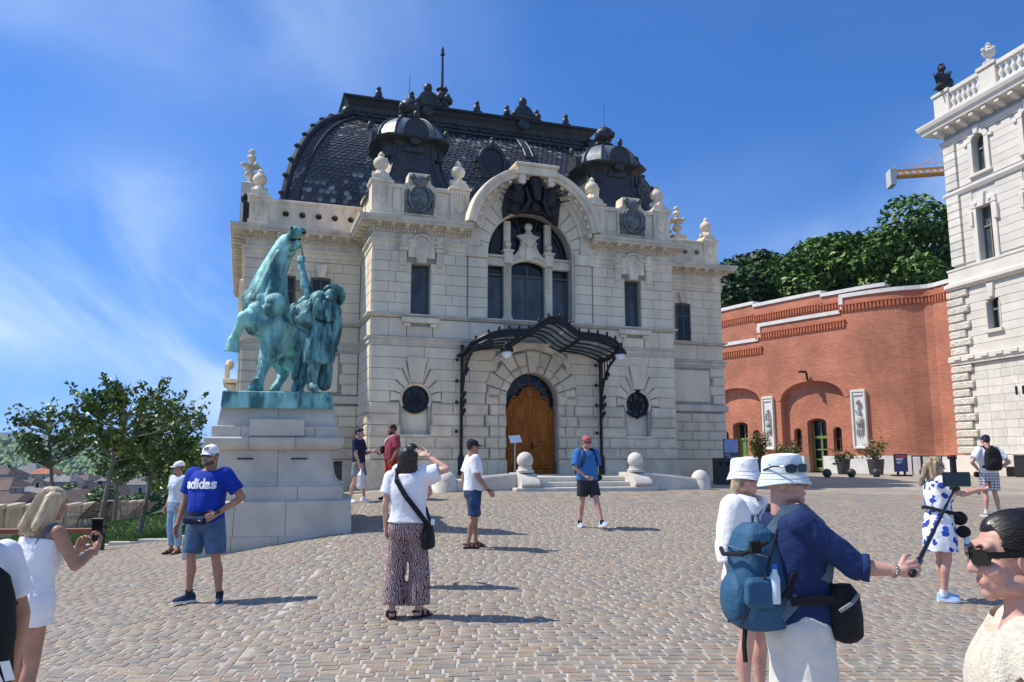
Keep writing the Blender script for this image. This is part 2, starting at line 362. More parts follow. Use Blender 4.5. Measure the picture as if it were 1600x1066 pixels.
# lawn and its kerb
M_grass=mat('mown_grass_soil',(.05,.10,.02),.95,var=.5,vscale=2.,bump=.8,bscale=60)
M_path=mat('pale_gravel_path',(.52,.48,.41),.95,var=.15,vscale=2,bump=.4,bscale=90)
M_blade=mat('grass_blade',(.075,.17,.022),.6,rnd=0,var=.5,vscale=1.2)
sheet('gravel_path',np.r_[-27:-5.9:.5],np.r_[17.2:46:.5],lambda x,y:gz(x,y)+.006,M_path,lambda x,y:(x<-5.9-.16*(y-17))&(x>-17.4-.27*(y-28)))
lawn=sheet('lawn_soil',np.r_[-20:-5.5:.3],np.r_[17.2:34:.3],lambda x,y:gz(x,y)+.03,M_grass,lambda x,y:(x<-6.0-.16*(y-17))&(x>-12.5-.35*(y-17))&(y<24.+.45*(-6-x)))
def grass():
    n=60000; y=17.25+RNG.random(n)**1.3*14; x=-6.05-.16*(y-17)-RNG.random(n)*(6.4+.19*(y-17)); ok=y<23.9+.45*(-6-x); x=x[ok]; y=y[ok]; n=len(x)
    z=gz(x,y)+.03; a=RNG.random(n)*6.28; h=RNG.uniform(.03,.075,n); w=.008+.0006*(y-17); lx=RNG.normal(0,.02,n); ly=RNG.normal(0,.02,n)
    V=np.zeros((n,3,3)); V[:,0]=np.stack([x-w*np.cos(a),y-w*np.sin(a),z],1); V[:,1]=np.stack([x+w*np.cos(a),y+w*np.sin(a),z],1); V[:,2]=np.stack([x+lx,y+ly,z+h],1)
    me=bigmesh('grass',V.reshape(-1,3),np.arange(n*3).reshape(-1,3)); link('grass',me,None,M_blade,kind='stuff')
grass()
M_lime=mat('limestone',(.60,.565,.50),.85,var=.16,vscale=1.1,bump=.25,bscale=55)
kb=MB()
for i in range(22):
    x=-5.95-i*.62; 
    y=17.12; z=g(x-.3,y); kb.box(x-.61,x,y-.07,y+.07,z-.1,z+.055,.01)
kb.build('lawn_kerb',M_lime,kind='structure')
# ---------------- riding hall ----------------
hall=empty('riding_hall',(HO.x,HO.y,0),TH,'pale stone riding hall with slate mansard roof, two small domes and an arched brown door','building')
M_stone=mat('ashlar_stone',(.775,.66,.49),.88,var=.17,vscale=1.1,bump=.22,bscale=45,rnd=.07,stretch=(1,1,.35))
M_rough=mat('rusticated_stone',(.755,.635,.465),.92,var=.22,vscale=1.5,bump=.9,bscale=22,rnd=.08,bdist=.035)
M_trim=mat('carved_stone_trim',(.775,.66,.495),.88,var=.26,vscale=2.2,bump=.3,bscale=30,stretch=(1,1,.3))
M_weath=mat('weathered_cornice_stone',(.69,.60,.465),.9,var=.3,vscale=2.3,col2=(.43,.40,.35),bump=.35,bscale=30,mid=(.3,.6),stretch=(1,1,.4))
M_core=mat('joint_mortar',(.40,.375,.33),.95,var=.15,vscale=2)
M_slate=mat('roof_slate',(.058,.06,.066),.48,var=.3,vscale=9,bump=.3,bscale=60)
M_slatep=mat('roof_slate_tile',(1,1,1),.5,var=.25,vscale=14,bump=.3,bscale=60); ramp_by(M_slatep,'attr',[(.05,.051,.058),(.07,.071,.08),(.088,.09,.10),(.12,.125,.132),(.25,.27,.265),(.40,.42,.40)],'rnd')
M_lead=mat('dark_sheet_metal',(.045,.05,.052),.45,.4,var=.3,vscale=3,bump=.15,bscale=20)
M_zinc=mat('grey_dome_sheet',(.22,.245,.245),.42,.35,var=.3,vscale=3,bump=.15,bscale=20)
M_iron=mat('black_wrought_iron',(.012,.012,.013),.42,.3)
M_glass=mat('dark_window_glass',(.012,.018,.018),.08,0,var=.4,vscale=1.2,spec=.35)
M_curt=mat('curtained_window_glass',(.075,.092,.098),.12,0,var=.55,vscale=2.2,spec=.35,stretch=(1,1,.4))
M_frame=mat('olive_window_frame',(.075,.08,.05),.5)
M_bronze_d=mat('dark_bronze',(.022,.025,.025),.5,.4,var=.5,vscale=6,bump=.5,bscale=18)
M_wood=mat('varnished_oak',(.36,.105,.008),.5,var=.45,vscale=5,bump=.15,bscale=30,stretch=(3,3,.35),spec=.2)
M_wood_d=mat('carved_oak',(.34,.10,.008),.5,var=.4,vscale=9,bump=.4,bscale=25)
CB=[1.70+.364*i for i in range(11)]          # ten lower courses
CU=[6.42+.3467*i for i in range(7)]          # six upper courses
nblk=[0]; REST=MB()
def block(poly,v0,v1,bev,m,ax='xz',name='stone_block'):
    nblk[0]+=1
    if nblk[0]<=300: MB().prism(poly,v0,v1,bev,ax).build(name,m,hall)
    else: REST.prism(poly,v0,v1,bev,ax)
def rect(x0,x1,z0,z1): return [(x0,z0),(x1,z0),(x1,z1),(x0,z1)]
def row(x0,x1,z0,z1,v0,v1,bev,m,w=1.,off=0.,ax='xz',gap=.012,lcut=None,rcut=None):
    """split one course between x0 and x1 into blocks; lcut/rcut: circles (cx,cz,r) biting the end"""
    L=x1-x0; n=max(1,round(L/w)); e=[x0+L*i/n for i in range(n+1)]
    if n>1:
        for i in range(1,n): e[i]+=off*L/n*.5
    for i in range(n):
        a,b=e[i]+gap/2,e[i+1]-gap/2; p=rect(a,b,z0+gap/2,z1-gap/2)
        if i==n-1 and rcut: p=bite(p,rcut,'r')
        if i==0 and lcut: p=bite(p,lcut,'l')
        block(p,v0,v1,bev,m,ax)
def bite(p,c,side):
    (x0,z0),(x1,_),(_,z1),_=p; cx,cz,r=c; pts=[]
    for i in range(4):
        z=z0+(z1-z0)*i/3; h=r*r-(z-cz)**2; pts.append(((cx-math.sqrt(h) if side=='r' else cx+math.sqrt(h)) if h>0 else cx,z))
    if side=='r': return [(x0,z0)]+[(max(a,x0+.03),b) for a,b in pts]+[(x0,z1)]
    return [(x1,z0),(x1,z1)]+[(min(a,x1-.03),b) for a,b in reversed(pts)]
def wall_holes(mb,outer,holes,y0,y1):
    from mathutils.geometry import tessellate_polygon
    loops=[outer]+holes; vl=[[Vector((p[0],p[1],0)) for p in l] for l in loops]; tr=tessellate_polygon(vl)
    flat=[p for l in loops for p in l]; k=len(mb.v); mb.v+=[(p[0],y0,p[1]) for p in flat]+[(p[0],y1,p[1]) for p in flat]; n=len(flat)
    mb.f+=[tuple(k+i for i in t) for t in tr]; s=0
    for l in loops:
        m=len(l)
        for i in range(m): a=k+s+i; b=k+s+(i+1)%m; mb.f.append((a,b,b+n,a+n))
        s+=m
def molding(name,path,prof,m,smooth=None,parent=hall,closed=False):
    """sweep profile (out,z) along a plan path; outward is to the right of travel"""
    P=[Vector(p) for p in path]; n=len(P); rs=[]
    for i in range(n):
        d0=(P[i]-P[i-1]).normalized() if i>0 else (P[1]-P[0]).normalized(); d1=(P[i+1]-P[i]).normalized() if i<n-1 else d0
        n0=Vector((d0.y,-d0.x)); n1=Vector((d1.y,-d1.x)); mm=(n0+n1); mm=mm/ max(.2,mm.dot(n0)) 
        rs.append([(P[i].x+mm.x*o,P[i].y+mm.y*o,z) for o,z in prof])
    mb=MB(); mb.rings(rs); return mb.build(name,m,parent,smooth=smooth)
# --- openings of the front
WX=3.9; door_arch=[(-.93,.6),(.93,.6)]+arc(0,3.68,.93,0,180,18)
bigwin=[(-1.57,6.42),(1.57,6.42)]+arc(0,8.72,1.57,0,180,28)
def niche(c): return [(c-.42,2.5),(c+.42,2.5)]+arc(c,3.63,.5,-33,213,18)
holes=[door_arch,bigwin]
for s in (-1,1): holes+=[rect(s*WX-.31,s*WX+.31,6.44,8.12),niche(s*4.0)]
outer=[(-5.46,.3),(5.46,.3),(5.46,9.4),(2.36,9.4)]+arc(0,9.3,2.38,4,176,30)+[(-2.36,9.4),(-5.46,9.4)]
wm=MB(); wall_holes(wm,outer,holes,.05,.62); wm.build('wall',M_core,hall)
wm=MB(); wm.box(-5.46,5.46,.63,2.5,.3,9.4); wm.box(-9.41,9.16,2.45,16,.2,9.4); wm.box(-5.2,5.2,.7,2.6,9.41,10.8); wm.build('wall',M_core,hall)
# --- front ashlar, both halves
for s in (-1,1):
    X=lambda a,b:(min(s*a,s*b),max(s*a,s*b))
    for i in range(10):
        z0,z1=CB[i],CB[i+1]; zm=(z0+z1)/2; rough=i<5; m=M_rough if rough else M_stone; v0=-.07 if rough else -.035; bv=.05 if rough else .012
        n_in=.98+ (.62 if z1<4.3 else (.95 if i<8 else 1.35))
        off=.5 if i%2 else -.5
        dz=1.62 if z1<3.8 else 0
        # between door surround and the round window zone
        if i<3: inner=1.52+(.14 if i%2 else 0); a,b=X(inner,5.5); row(a,b,z0,z1,v0,.05,bv,m,w=.95,off=off) if i<2 else (row(*X(inner,3.52),z0,z1,v0,.05,bv,m,w=.95,off=off),row(*X(4.48,5.5),z0,z1,v0,.05,bv,m,w=.7,off=off))
        else:
            h=1.66**2-(zm-3.68)**2; inner=(math.sqrt(h) if h>0 and zm>3.68 else 1.55+(.14 if i%2 else 0)); 
            if i>=9: inner=1.3
            c=(0,3.68,1.66)
            if i<5: 
                row(*X(inner,3.46),z0,z1,v0,.05,bv,m,w=.95,off=off); row(*X(4.54,5.5),z0,z1,v0,.05,bv,m,w=1.,off=off)
            elif i<8:
                e=(3.15,3.3,3.45)[i-5]; o2=(4.85,4.7,4.58)[i-5]
                row(*X(inner,e),z0,z1,v0,.05,bv,m,w=1.,off=off); row(*X(o2,5.5),z0,z1,v0,.05,bv,m,w=1.,off=off)
            elif i==9: row(*X(inner,5.5),z0,z1,v0,.05,bv,m,w=1.6,off=off)
            else:
                row(*X(inner,3.68),z0,z1,v0,.05,bv,m,w=1.6,off=off); row(*X(4.32,5.5),z0,z1,v0,.05,bv,m,w=1.2,off=off)
        # proud corner quoin faces on the flank
        row(.0,2.44,z0,z1,-s*-1*5.5+ (s*.07 if rough else s*.035),s*5.45,bv,m,w=1.2,off=off,ax='yz')
    for i in range(6):
        z0,z1=CU[i],CU[i+1]; off=.35 if i%2 else -.35
        a=WX-.33 if z1<8.2 else 3.3; b=WX+.33 if z1<8.2 else 4.5
        row(*X(2.32,a),z0,z1,-.03,.05,.01,M_stone,w=.62,off=off); row(*X(b,5.5),z0,z1,-.03,.05,.01,M_stone,w=.62,off=off)
        row(*X(1.62,2.28),z0,z1,-.045,.05,.02,M_stone,w=.7)
        row(0,2.44,z0,z1,s*5.535,s*5.45,.01,M_stone,w=1.2,off=off,ax='yz')
    # parapet zone between the strings
    row(*X(1.0,3.45),5.66,6.27,0,.05,.012,M_stone,w=1.4); row(*X(4.35,5.5),5.66,6.27,0,.05,.012,M_stone,w=.6); row(*X(3.47,4.33),5.66,6.02,.02,.05,.01,M_stone,w=2)
    row(0,2.44,5.66,6.27,s*5.53,s*5.45,.01,M_stone,w=1.2,ax='yz')
    # window surround: sill on brackets, consoles, hood, keystone
    c=s*WX
    wb=MB(); wb.box(c-.62,c+.62,-.16,.03,6.12,6.29,.02); wb.box(c-.55,c-.33,-.12,.03,6.0,6.11,.02); wb.box(c+.33,c+.55,-.12,.03,6.0,6.11,.02); wb.build('window_bracket_sill',M_trim,hall)
    hb=MB(); hp=[(c-.46,8.32),(c+.46,8.32),(c+.46,8.78)]+[(c+.34,8.84)]+arc(c,8.78,.27,20,160,8)+[(c-.34,8.84),(c-.46,8.78)]
    hb.prism(hp,-.09,.04,.03); hp2=[(c-.46,8.78),(c-.5,8.84),(c-.36,8.92)]+arc(c,8.80,.33,160,20,8)+[(c+.36,8.92),(c+.5,8.84),(c+.46,8.78),(c+.33,8.84)]+arc(c,8.78,.27,20,160,8)+[(c-.33,8.84)]
    hb.prism(hp2,-.15,.0,.015); hb.build('window_hood',M_trim,hall)
    MB().prism([(c-.14,8.12),(c+.14,8.12),(c+.24,8.62),(c-.24,8.62)],-.17,.04,.02).build('keystone',M_trim,hall)
    for q in (-1,1):
        k=MB(); x=c+q*.62; k.box(x-.14,x+.14,-.17,.04,8.5,8.66,.02); k.box(x-.11,x+.11,-.14,.04,8.02,8.5,.03); k.box(x-.09,x+.09,-.1,.04,7.86,8.02,.03)
        for j in (-1,0,1): k.box(x+j*.06-.02,x+j*.06+.02,-.165,-.13,8.08,8.44,.01)
        k.box(x-.17,x+.17,-.2,.04,8.66,8.72,.01); k.lathe([(.13,8.72),(.14,8.78),(.09,8.86),(.12,8.93),(.1,9.02),(.03,9.07)],(x,-.07,0),10); k.ball((x,-.12,8.3),(.05,.05,.07),8,6); k.build('console',M_trim,hall,smooth=35)
    w=MB().box(c-.31,c+.31,.3,.36,6.44,8.12).build('window',M_curt,hall)
    f=MB()
    for a,b,d,e in ((-.31,-.27,6.44,8.12),(.27,.31,6.44,8.12)): f.box(c+a,c+b,.26,.34,d,e)
    f.box(c-.27,c+.27,.26,.34,8.07,8.12); f.box(c-.27,c+.27,.26,.34,6.44,6.49); f.build('window_frame',M_frame,w)
    # round window over a plain panel
    c=s*4.0
    MB().box(c-.44,c+.44,.18,.24,2.45,4.2).build('niche_panel',M_trim,hall)
    MB().box(c-.5,c+.5,-.1,.17,2.42,2.5,.02).build('niche_sill',M_trim,hall)
    rw=MB().prism(arc(c,3.63,.44,0,345,23),.13,.17).build('round_window',M_glass,hall)
    ir=MB(); ir.tube([(c+.43*cos(a),.1,3.63+.43*sin(a)) for a in np.linspace(0,2*PI,33)],.045,8); ir.tube([(c+.2*cos(a),.1,3.58+.2*sin(a)) for a in np.linspace(0,2*PI,25)],.03,8)
    for k in range(8):
        a=k*PI/4+.39; ir.tube([(c+.2*cos(a),.1,3.58+.2*sin(a)),(c+.42*cos(a),.1,3.63+.42*sin(a))],.02,6)
    if s>0:
        for k in range(8):
            a=k*PI/4; ir.ball((c+.46*cos(a),.04,3.63+.46*sin(a)),.055,8,6)
        ir.ball((c,.02,4.14),(.14,.08,.1),10,6)
    for k in range(5): ir.tube([(c-.1+.05*k,.1,3.46),(c-.1+.05*k,.1,3.72)],.012,5)
    ir.build('window_grille',M_iron,rw,smooth=40)
    MB().prism([(c-.19,4.16),(c+.19,4.16),(c+.33,4.98),(c-.33,4.98)],-.14,.05,.02).build('keystone',M_stone,hall)
    for q in (-1,1):
        for a0,a1,r1 in ((66,73.5,1.3),(44,63,1.12),(20,41,1.0),(-4,17,.85)):
            A=(lambda a:a) if q>0 else (lambda a:180-a)
            p=[(c+.53*cos(R(A(a0))),3.63+.53*sin(R(A(a0)))),(c+r1*cos(R(A(a0))),3.63+r1*sin(R(A(a0)))),(c+r1*cos(R(A(a1))),3.63+r1*sin(R(A(a1)))),(c+.53*cos(R(A(a1))),3.63+.53*sin(R(A(a1))))]
            block(p,-.06,.05,.035,M_stone,name='voussoir')
    rg=MB(); pa=[(c+.49*cos(a),3.63+.49*sin(a)) for a in np.linspace(-.5,PI+.5,21)]; rg.tube([(x,.02,z) for x,z in pa],.05,8); rg.build('window_surround',M_trim,hall,smooth=50)
# --- plinth with door gap, mouldings
for s in (-1,1):
    X=lambda a,b:(min(s*a,s*b),max(s*a,s*b))
    for e in ((1.0,1.6),(1.61,3.5),(3.51,5.58)): MB().box(*X(*e),-.10,.05,.3,1.69,.012).build('plinth_block',M_rough,hall)
    MB().box(*X(5.46,5.58),.051,2.4,.3,1.69,.012).build('plinth_block',M_rough,hall)
pl_=[(-9.41,14),(-9.41,2.45),(-5.46,2.45),(-5.46,.05),(5.46,.05),(5.46,2.45),(9.16,2.45),(9.16,14)]
molding('string_course',pl_,[(0,6.29),(.10,6.29),(.12,6.33),(.19,6.36),(.19,6.405),(.05,6.418),(0,6.418)],M_weath)
molding('string_course',pl_,[(0,5.345),(.05,5.345),(.08,5.42),(.11,5.44),(.11,5.56),(.17,5.59),(.17,5.635),(.05,5.655),(0,5.655)],M_weath)
for side in (-1,1):
    pth=pl_[:4]+[(-2.2,.05)] if side<0 else [(2.2,.05)]+pl_[4:]
    molding('architrave',pth,[(0,8.505),(.06,8.505),(.06,8.62),(.09,8.63),(.09,8.76),(.13,8.80),(.17,8.84),(.17,8.89),(.05,8.90),(.05,9.12),(0,9.12)],M_trim)
    molding('cornice',pth,[(0,9.121),(.09,9.121),(.10,9.16),(.10,9.24),(.13,9.25),(.17,9.27),(.17,9.345),(.50,9.36),(.52,9.44),(.56,9.46),(.58,9.53),(.58,9.56),(.0,9.62)],M_weath)
    dn=MB(); md=MB()
    for (a,b) in zip(pth[:-1],pth[1:]):
        A=Vector(a); B=Vector(b); d=(B-A).normalized(); n=Vector((d.y,-d.x)); Lg=(B-A).length; k=0
        if Lg>11.5: A=B-d*11.5 if side<0 else A; Lg=11.5
        t=.03
        while t<Lg-.03:
            for mbx,st,w,o0,o1,z0,z1 in ((dn,1,.055,.08,.165,9.155,9.235),(md,4,.14,.12,.46,9.262,9.358)):
                if k%st==0:
                    p=A+d*t; q=[p+n*o0,p+n*o1,p+d*w+n*o1,p+d*w+n*o0]; mbx.rings([[(v.x,v.y,z0+(.04 if mbx is md and i_ in(1,2) else 0)) for i_,v in enumerate(q)],[(v.x,v.y,z1) for v in q]])
            t+=.115; k+=1
    dn.build('dentil',M_trim,hall,kind='stuff'); md.build('modillion',M_trim,hall,kind='stuff')
for s in (-1,1):
    X=lambda a,b:(min(s*a,s*b),max(s*a,s*b))
    MB().box(*X(1.61,2.36),-.1,.1,8.505,8.89,.02).build('architrave',M_trim,hall); MB().box(*X(1.86,2.5),-.05,.1,8.9,9.6,.01).build('stone_block',M_stone,hall)
# --- door surround
for s in (-1,1):
    X=lambda a,b:(min(s*a,s*b),max(s*a,s*b))
    for i in range(6):
        z0,z1=CB[i],CB[i+1]
        if z1>3.9: break
        block(rect(*X(.95,1.20),z0+.006,z1-.006),-.17 if i%2 else -.10,.3,.055,M_rough,name='door_jamb_block'); block(rect(*X(1.21,1.5+(.14 if i%2 else 0)),z0+.006,z1-.006),-.12,.05,.045,M_rough,name='door_jamb_block')
    MB().box(*X(.93,1.2),-.15,.3,.9,1.69,.03).build('door_jamb_block',M_rough,hall)
NV=11
for k in range(NV):
    a0=180*k/NV+.7; a1=180*(k+1)/NV-.7; am=R((a0+a1)/2)
    P=lambda r,a:(r*cos(R(a)),3.88-.2+r*sin(R(a)))
    key=k==NV//2
    block([P(.95,a0),P(1.2,a0),P(1.2,a1),P(.95,a1)],-.17 if k%2 else -.11,.3,.05,M_rough,name='voussoir')
    if key: MB().prism([(-.17,4.83),(.17,4.83),(.24,5.33),(-.24,5.33)],-.24,.05,.03).build('keystone',M_rough,hall)
    else:
        ro=1.62+(.12 if k%2 else 0); 
        if 2<k<8: ro=min(ro+.12,1.6/max(.3,sin(am)))
        block([P(1.21,a0),P(ro,a0),P(ro,a1),P(1.21,a1)],-.12,.05,.045,M_rough,name='voussoir')
gb=MB(); gb.prism(arc(0,3.68,1.95,40,140,14)+arc(0,3.68,1.74,140,40,14),-.07,.05,.02); gb.build('hood_mould',M_trim,hall)
# --- door: two oak leaves, carved crest, arched light
dr=MB(); dr.prism([(-.93,3.55),(.93,3.55)]+arc(0,3.68,.93,0,180,18),.40,.44); fan=dr.build('fanlight',M_glass,hall)
fb=MB()
for a in (35,60,90,120,145): fb.tube([(0,.38,3.75),(.92*cos(R(a)),.38,3.68+.92*sin(R(a)))],.014,6)
fb.tube([(x,.38,z) for x,z in arc(0,3.68,.6,0,180,16)],.014,6); fb.build('glazing_bar',M_wood_d,fan)
for s in (-1,1):
    X=lambda a,b:(min(s*a,s*b),max(s*a,s*b))
    top=[(s*.015,1.2),(s*.92,1.2),(s*.92,3.35)]+[(s*(.92-.1),3.42),(s*.72,3.56),(s*.6,3.72),(s*.42,3.78),(s*.015,3.78)]
    d=MB().prism(top,.28,.38,.01).build('door_leaf',M_wood,hall)
    p=MB(); 
    p.prism([(s*.14,2.15),(s*.8,2.15),(s*.8,3.2),(s*.66,3.3),(s*.52,3.5),(s*.4,3.58),(s*.14,3.58)],.255,.285,.02); p.build('door_panel',M_wood,d)
    p=MB(); p.prism([(s*.22,2.25),(s*.72,2.25),(s*.72,3.12),(s*.6,3.2),(s*.47,3.4),(s*.38,3.47),(s*.22,3.47)],.235,.262,.03); p.build('door_panel',M_wood,d)
    MB().prism(rect(*X(.14,.8),1.38,1.98),.25,.285,.03).build('door_panel',M_wood,d)
    MB().prism(rect(*X(.24,.7),1.48,1.88),.225,.255,.03).build('door_panel',M_wood,d)
    if s>0:
        h=MB(); h.tube([(.09,.25,2.15),(.09,.2,2.15),(.2,.2,2.14)],.015,6); h.box(.06,.12,.262,.28,2.02,2.28); h.build('handle',M_iron,d)
cr=MB(); cr.prism(arc(0,3.76,.38,0,180,12),.24,.36,.03); cr.ball((0,.24,3.95),(.14,.08,.17),12,8)
for a in range(0,181,15): cr.ball((.36*cos(R(a)),.24,3.76+.36*sin(R(a))),(.055,.06,.055),8,6)
for s in (-1,1):
    for k in range(5): cr.ball((s*(.15+.04*k),.235,3.83+.05*(k%2)),(.05,.05,.045),8,6)
    cr.tube([(s*.38,.25,3.8),(s*.55,.25,3.82),(s*.68,.25,3.72),(s*.74,.25,3.6)],[.04,.035,.03,.02],8)
cr.build('door_crest',M_wood_d,hall,smooth=45)
MB().box(-.03,.03,.24,.3,1.2,3.78,.01).build('door_astragal',M_wood,hall)
# --- great arched window
gl=MB(); gl.prism([(-1.57,6.42),(1.57,6.42)]+arc(0,8.72,1.57,0,180,28),.56,.6); gw=gl.build('arched_window',M_glass,hall)
for a,b,z1 in ((-1.54,-.92,8.0),(-.6,-.03,8.05),(.03,.6,8.05),(.92,1.54,8.0)): MB().box(a,b,.535,.55,6.47,z1).build('pane',M_curt,gw)
fr=MB()
for x in (-1.55,-.9,-.63,0,.63,.9,1.55): fr.box(x-.035,x+.035,.49,.55,6.42,8.4)
for a,b in ((-1.5,-.94),(-.595,-.04),(.04,.595),(.94,1.5)): fr.box(a,b,.49,.55,8.03,8.12); fr.box(a,b,.49,.55,6.42,6.48)
for s in (-1,1):
    fr.tube([(x,.5,z) for x,z in arc(0,8.75,1.36,0 if s>0 else 180,52 if s>0 else 128,10)],.02,6); fr.tube([(s*.0,.5,8.9),(s*.4,.5,10.1)],.02,6)
fr.build('window_frame',M_frame,gw)
for s in (-1,1):
    p=MB(); x=s*.765; p.box(x-.13,x+.13,.3,.48,6.5,8.45,.015); p.box(x-.17,x+.17,.27,.48,6.42,6.58,.02); p.box(x-.085,x+.085,.285,.31,6.75,7.35,.01); p.box(x-.085,x+.085,.27,.31,7.5,8.15,.01)
    for j in (-1,0,1): p.box(x+j*.05-.015,x+j*.05+.015,.25,.3,7.6,8.4,.006)
    p.box(x-.16,x+.16,.2,.48,8.45,8.86,.02); p.box(x-.2,x+.2,.17,.48,8.86,8.95,.02); p.lathe([(.1,8.95),(.11,9.0),(.06,9.03)],(x,.3,0),10); p.ball((x,.3,9.14),.13,12,8)
    p.box(x-.12,x+.12,.36,.5,8.95,10.02 ,.015); p.box(x-.06,x+.06,.33,.37,9.45,9.9,.01)
    p.build('mullion',M_trim,hall,smooth=35)
    t=MB(); t.box(*sorted((s*.88,s*1.56)),.28,.5,8.36,8.66,.02); t.box(*sorted((s*.9,s*1.62)),.22,.5,8.66,8.74,.015); t.build('transom',M_trim,hall)
pd=MB(); pp=[(-.66,8.36)]+[(-.5,8.47),(-.25,8.56),(0,8.59),(.25,8.56),(.5,8.47)]+[(.66,8.36),(.66,8.72),(.5,8.8),(.36,8.98),(.28,9.2),(.27,9.36),(.42,9.5),(.2,9.56),(0,9.6),(-.2,9.56),(-.42,9.5),(-.27,9.36),(-.28,9.2),(-.36,8.98),(-.5,8.8),(-.66,8.72)]
pd.prism(pp,.24,.42,.03); pd.ball((0,.3,9.83),.15,14,10); pd.lathe([(.15,9.58),(.12,9.64),(.07,9.7)],(0,.3,0),10); pd.ball((0,.2,9.28),(.17,.09,.2),12,8); pd.box(-.12,.12,.18,.26,8.6,9.1,.03)
for s in (-1,1):
    for k in range(4): pd.ball((s*(.1+.05*k),.2,9.42-.07*k),(.06,.05,.05),8,6)
    pd.ball((s*.2,.2,9.12),(.05,.05,.09),8,6); pd.tube([(s*.18,.22,8.7),(s*.4,.22,8.72),(s*.58,.22,8.6)],[.03,.05,.03],8)
pd.build('pediment',M_trim,hall,smooth=35)
sb=MB(); sb.box(-1.7,1.7,-.02,.5,6.36,6.415); sb.build('window_sill',M_weath,hall)
# voussoirs between window arch and gable moulding
def hit(a,cz,r):   # ray from (0,8.72) at angle a hits circle (0,cz,r)
    d=(cos(a),sin(a)); b=d[1]*(8.72-cz); c=(8.72-cz)**2-r*r; return -b+math.sqrt(b*b-c)
for k in range(15):
    a0=R(180*k/15+.5); a1=R(180*(k+1)/15-.5); q=[]
    for a in (a0,(a0+a1)/2,a1): q.append((1.6*cos(a),8.72+1.6*sin(a)))
    for a in (a1,(a0+a1)/2,a0): t=max(hit(a,9.3,1.86),1.75); q.append((t*cos(a),8.72+t*sin(a)))
    block(q,.0,.1,.012,M_stone,name='voussoir')
ar=MB(); ar.tube([(x,.08,z) for x,z in [(-1.6,6.5)]+arc(0,8.72,1.6,180,0,26)+[(1.6,6.5)]],.045,8); ar.build('window_surround',M_trim,hall,smooth=50)
gm=MB(); prof=[(1.82,.05),(1.82,-.05),(1.9,-.09),(1.94,-.10),(1.94,-.13),(2.0,-.16),(2.0,-.24),(2.12,-.26),(2.14,-.52),(2.26,-.54),(2.3,-.60),(2.42,-.62),(2.46,-.60),(2.5,-.3),(2.5,.5),(1.9,.5)]
for A0,A1 in ((172,104),(76,8)):
    rs=[]
    for i in range(19):
        a=R(A0+(A1-A0)*i/18); rs.append([(r*cos(a),o,9.3+r*sin(a)) for r,o in prof])
    gm.rings(rs)
rs=[[(r*cos(R(a)),o,9.3+r*sin(R(a))) for r,o in prof[:8]] for a in np.linspace(104,76,8)]; gm.rings(rs,closed=True)
gm.build('gable_moulding',M_trim,hall)
dn=MB(); md=MB()
for k in range(74):
    a=R(174-k*2.3); 
    dn.rings([[(r*cos(a+e),o,9.3+r*sin(a+e)) for e,o in ((-.011,-.10),(.011,-.10),(.011,-.175),(-.011,-.175))] for r in (1.95,2.0)])
    if k%4==1: md.rings([[(r*cos(a+e),o,9.3+r*sin(a+e)) for e,o in ((-.03,-.2),(.03,-.2),(.03,-.46),(-.03,-.46))] for r in (2.03,2.125)])
dn.build('dentil',M_trim,hall,kind='stuff'); md.build('modillion',M_trim,hall,kind='stuff')
kb=MB(); kb.box(-.74,.74,-.68,.5,11.42,11.72,.02); kb.box(-.8,.8,-.74,.5,11.721,11.83,.02); kb.box(-.64,-.42,-.63,.3,11.1,11.419,.02); kb.box(.42,.64,-.63,.3,11.1,11.419,.02); kb.build('gable_crown',M_trim,hall)
# bronze horse-head trophy under the gable
tr=MB(); random.seed(3)
tr.prism([(-1.05,9.95),(-.8,10.15),(-.4,10.22),(0,10.25),(.45,10.2),(.75,10.0),(.95,9.85),(1.0,10.3),(1.05,10.8),(.8,11.3),(.4,11.65),(-.4,11.65),(-.8,11.3),(-1.0,10.8),(-1.1,10.3)],-.2,.05,.05)
tr.capsule((0,-.42,11.3),(0,-.62,10.75),.22,.15); tr.capsule((0,-.62,10.75),(0,-.64,10.62),.15,.13); tr.capsule((0,-.2,11.4),(0,-.42,11.25),.3,.24)
for s in (-1,1):
    tr.cone((s*.16,-.38,11.42),(s*.2,-.42,11.68),.075,.01,8); tr.ball((s*.19,-.55,11.15),.06,8,6); tr.ball((s*.09,-.72,10.66),.04,6,5)
    tr.ball((s*.55,-.32,10.75),(.3,.2,.42),12,8); tr.ball((s*.62,-.45,10.95),(.16,.12,.2),10,8); tr.ball((s*.7,-.35,10.25),(.22,.16,.22),10,8)
    for k in range(9):
        a=random.uniform(-.5,1.5); L=random.uniform(.5,.95); tr.tube([(s*.4,-.3,10.7),(s*(.4+L*cos(a)),-.42,10.7+L*sin(a))],[.05,.015],6)
    tr.cone((s*.75,-.35,11.1),(s*1.15,-.5,11.42),.06,.01,6); tr.cone((s*.8,-.35,10.6),(s*1.3,-.5,10.72),.06,.01,6)
    tr.tube([(s*.35,-.5,11.0),(s*.25,-.6,10.5),(s*.45,-.5,10.15),(s*.75,-.4,10.1)],[.05,.08,.07,.03],8)
tr.ball((0,-.45,10.35),(.2,.14,.2),10,8); tr.build('bronze_trophy',M_bronze_d,hall,smooth=50)
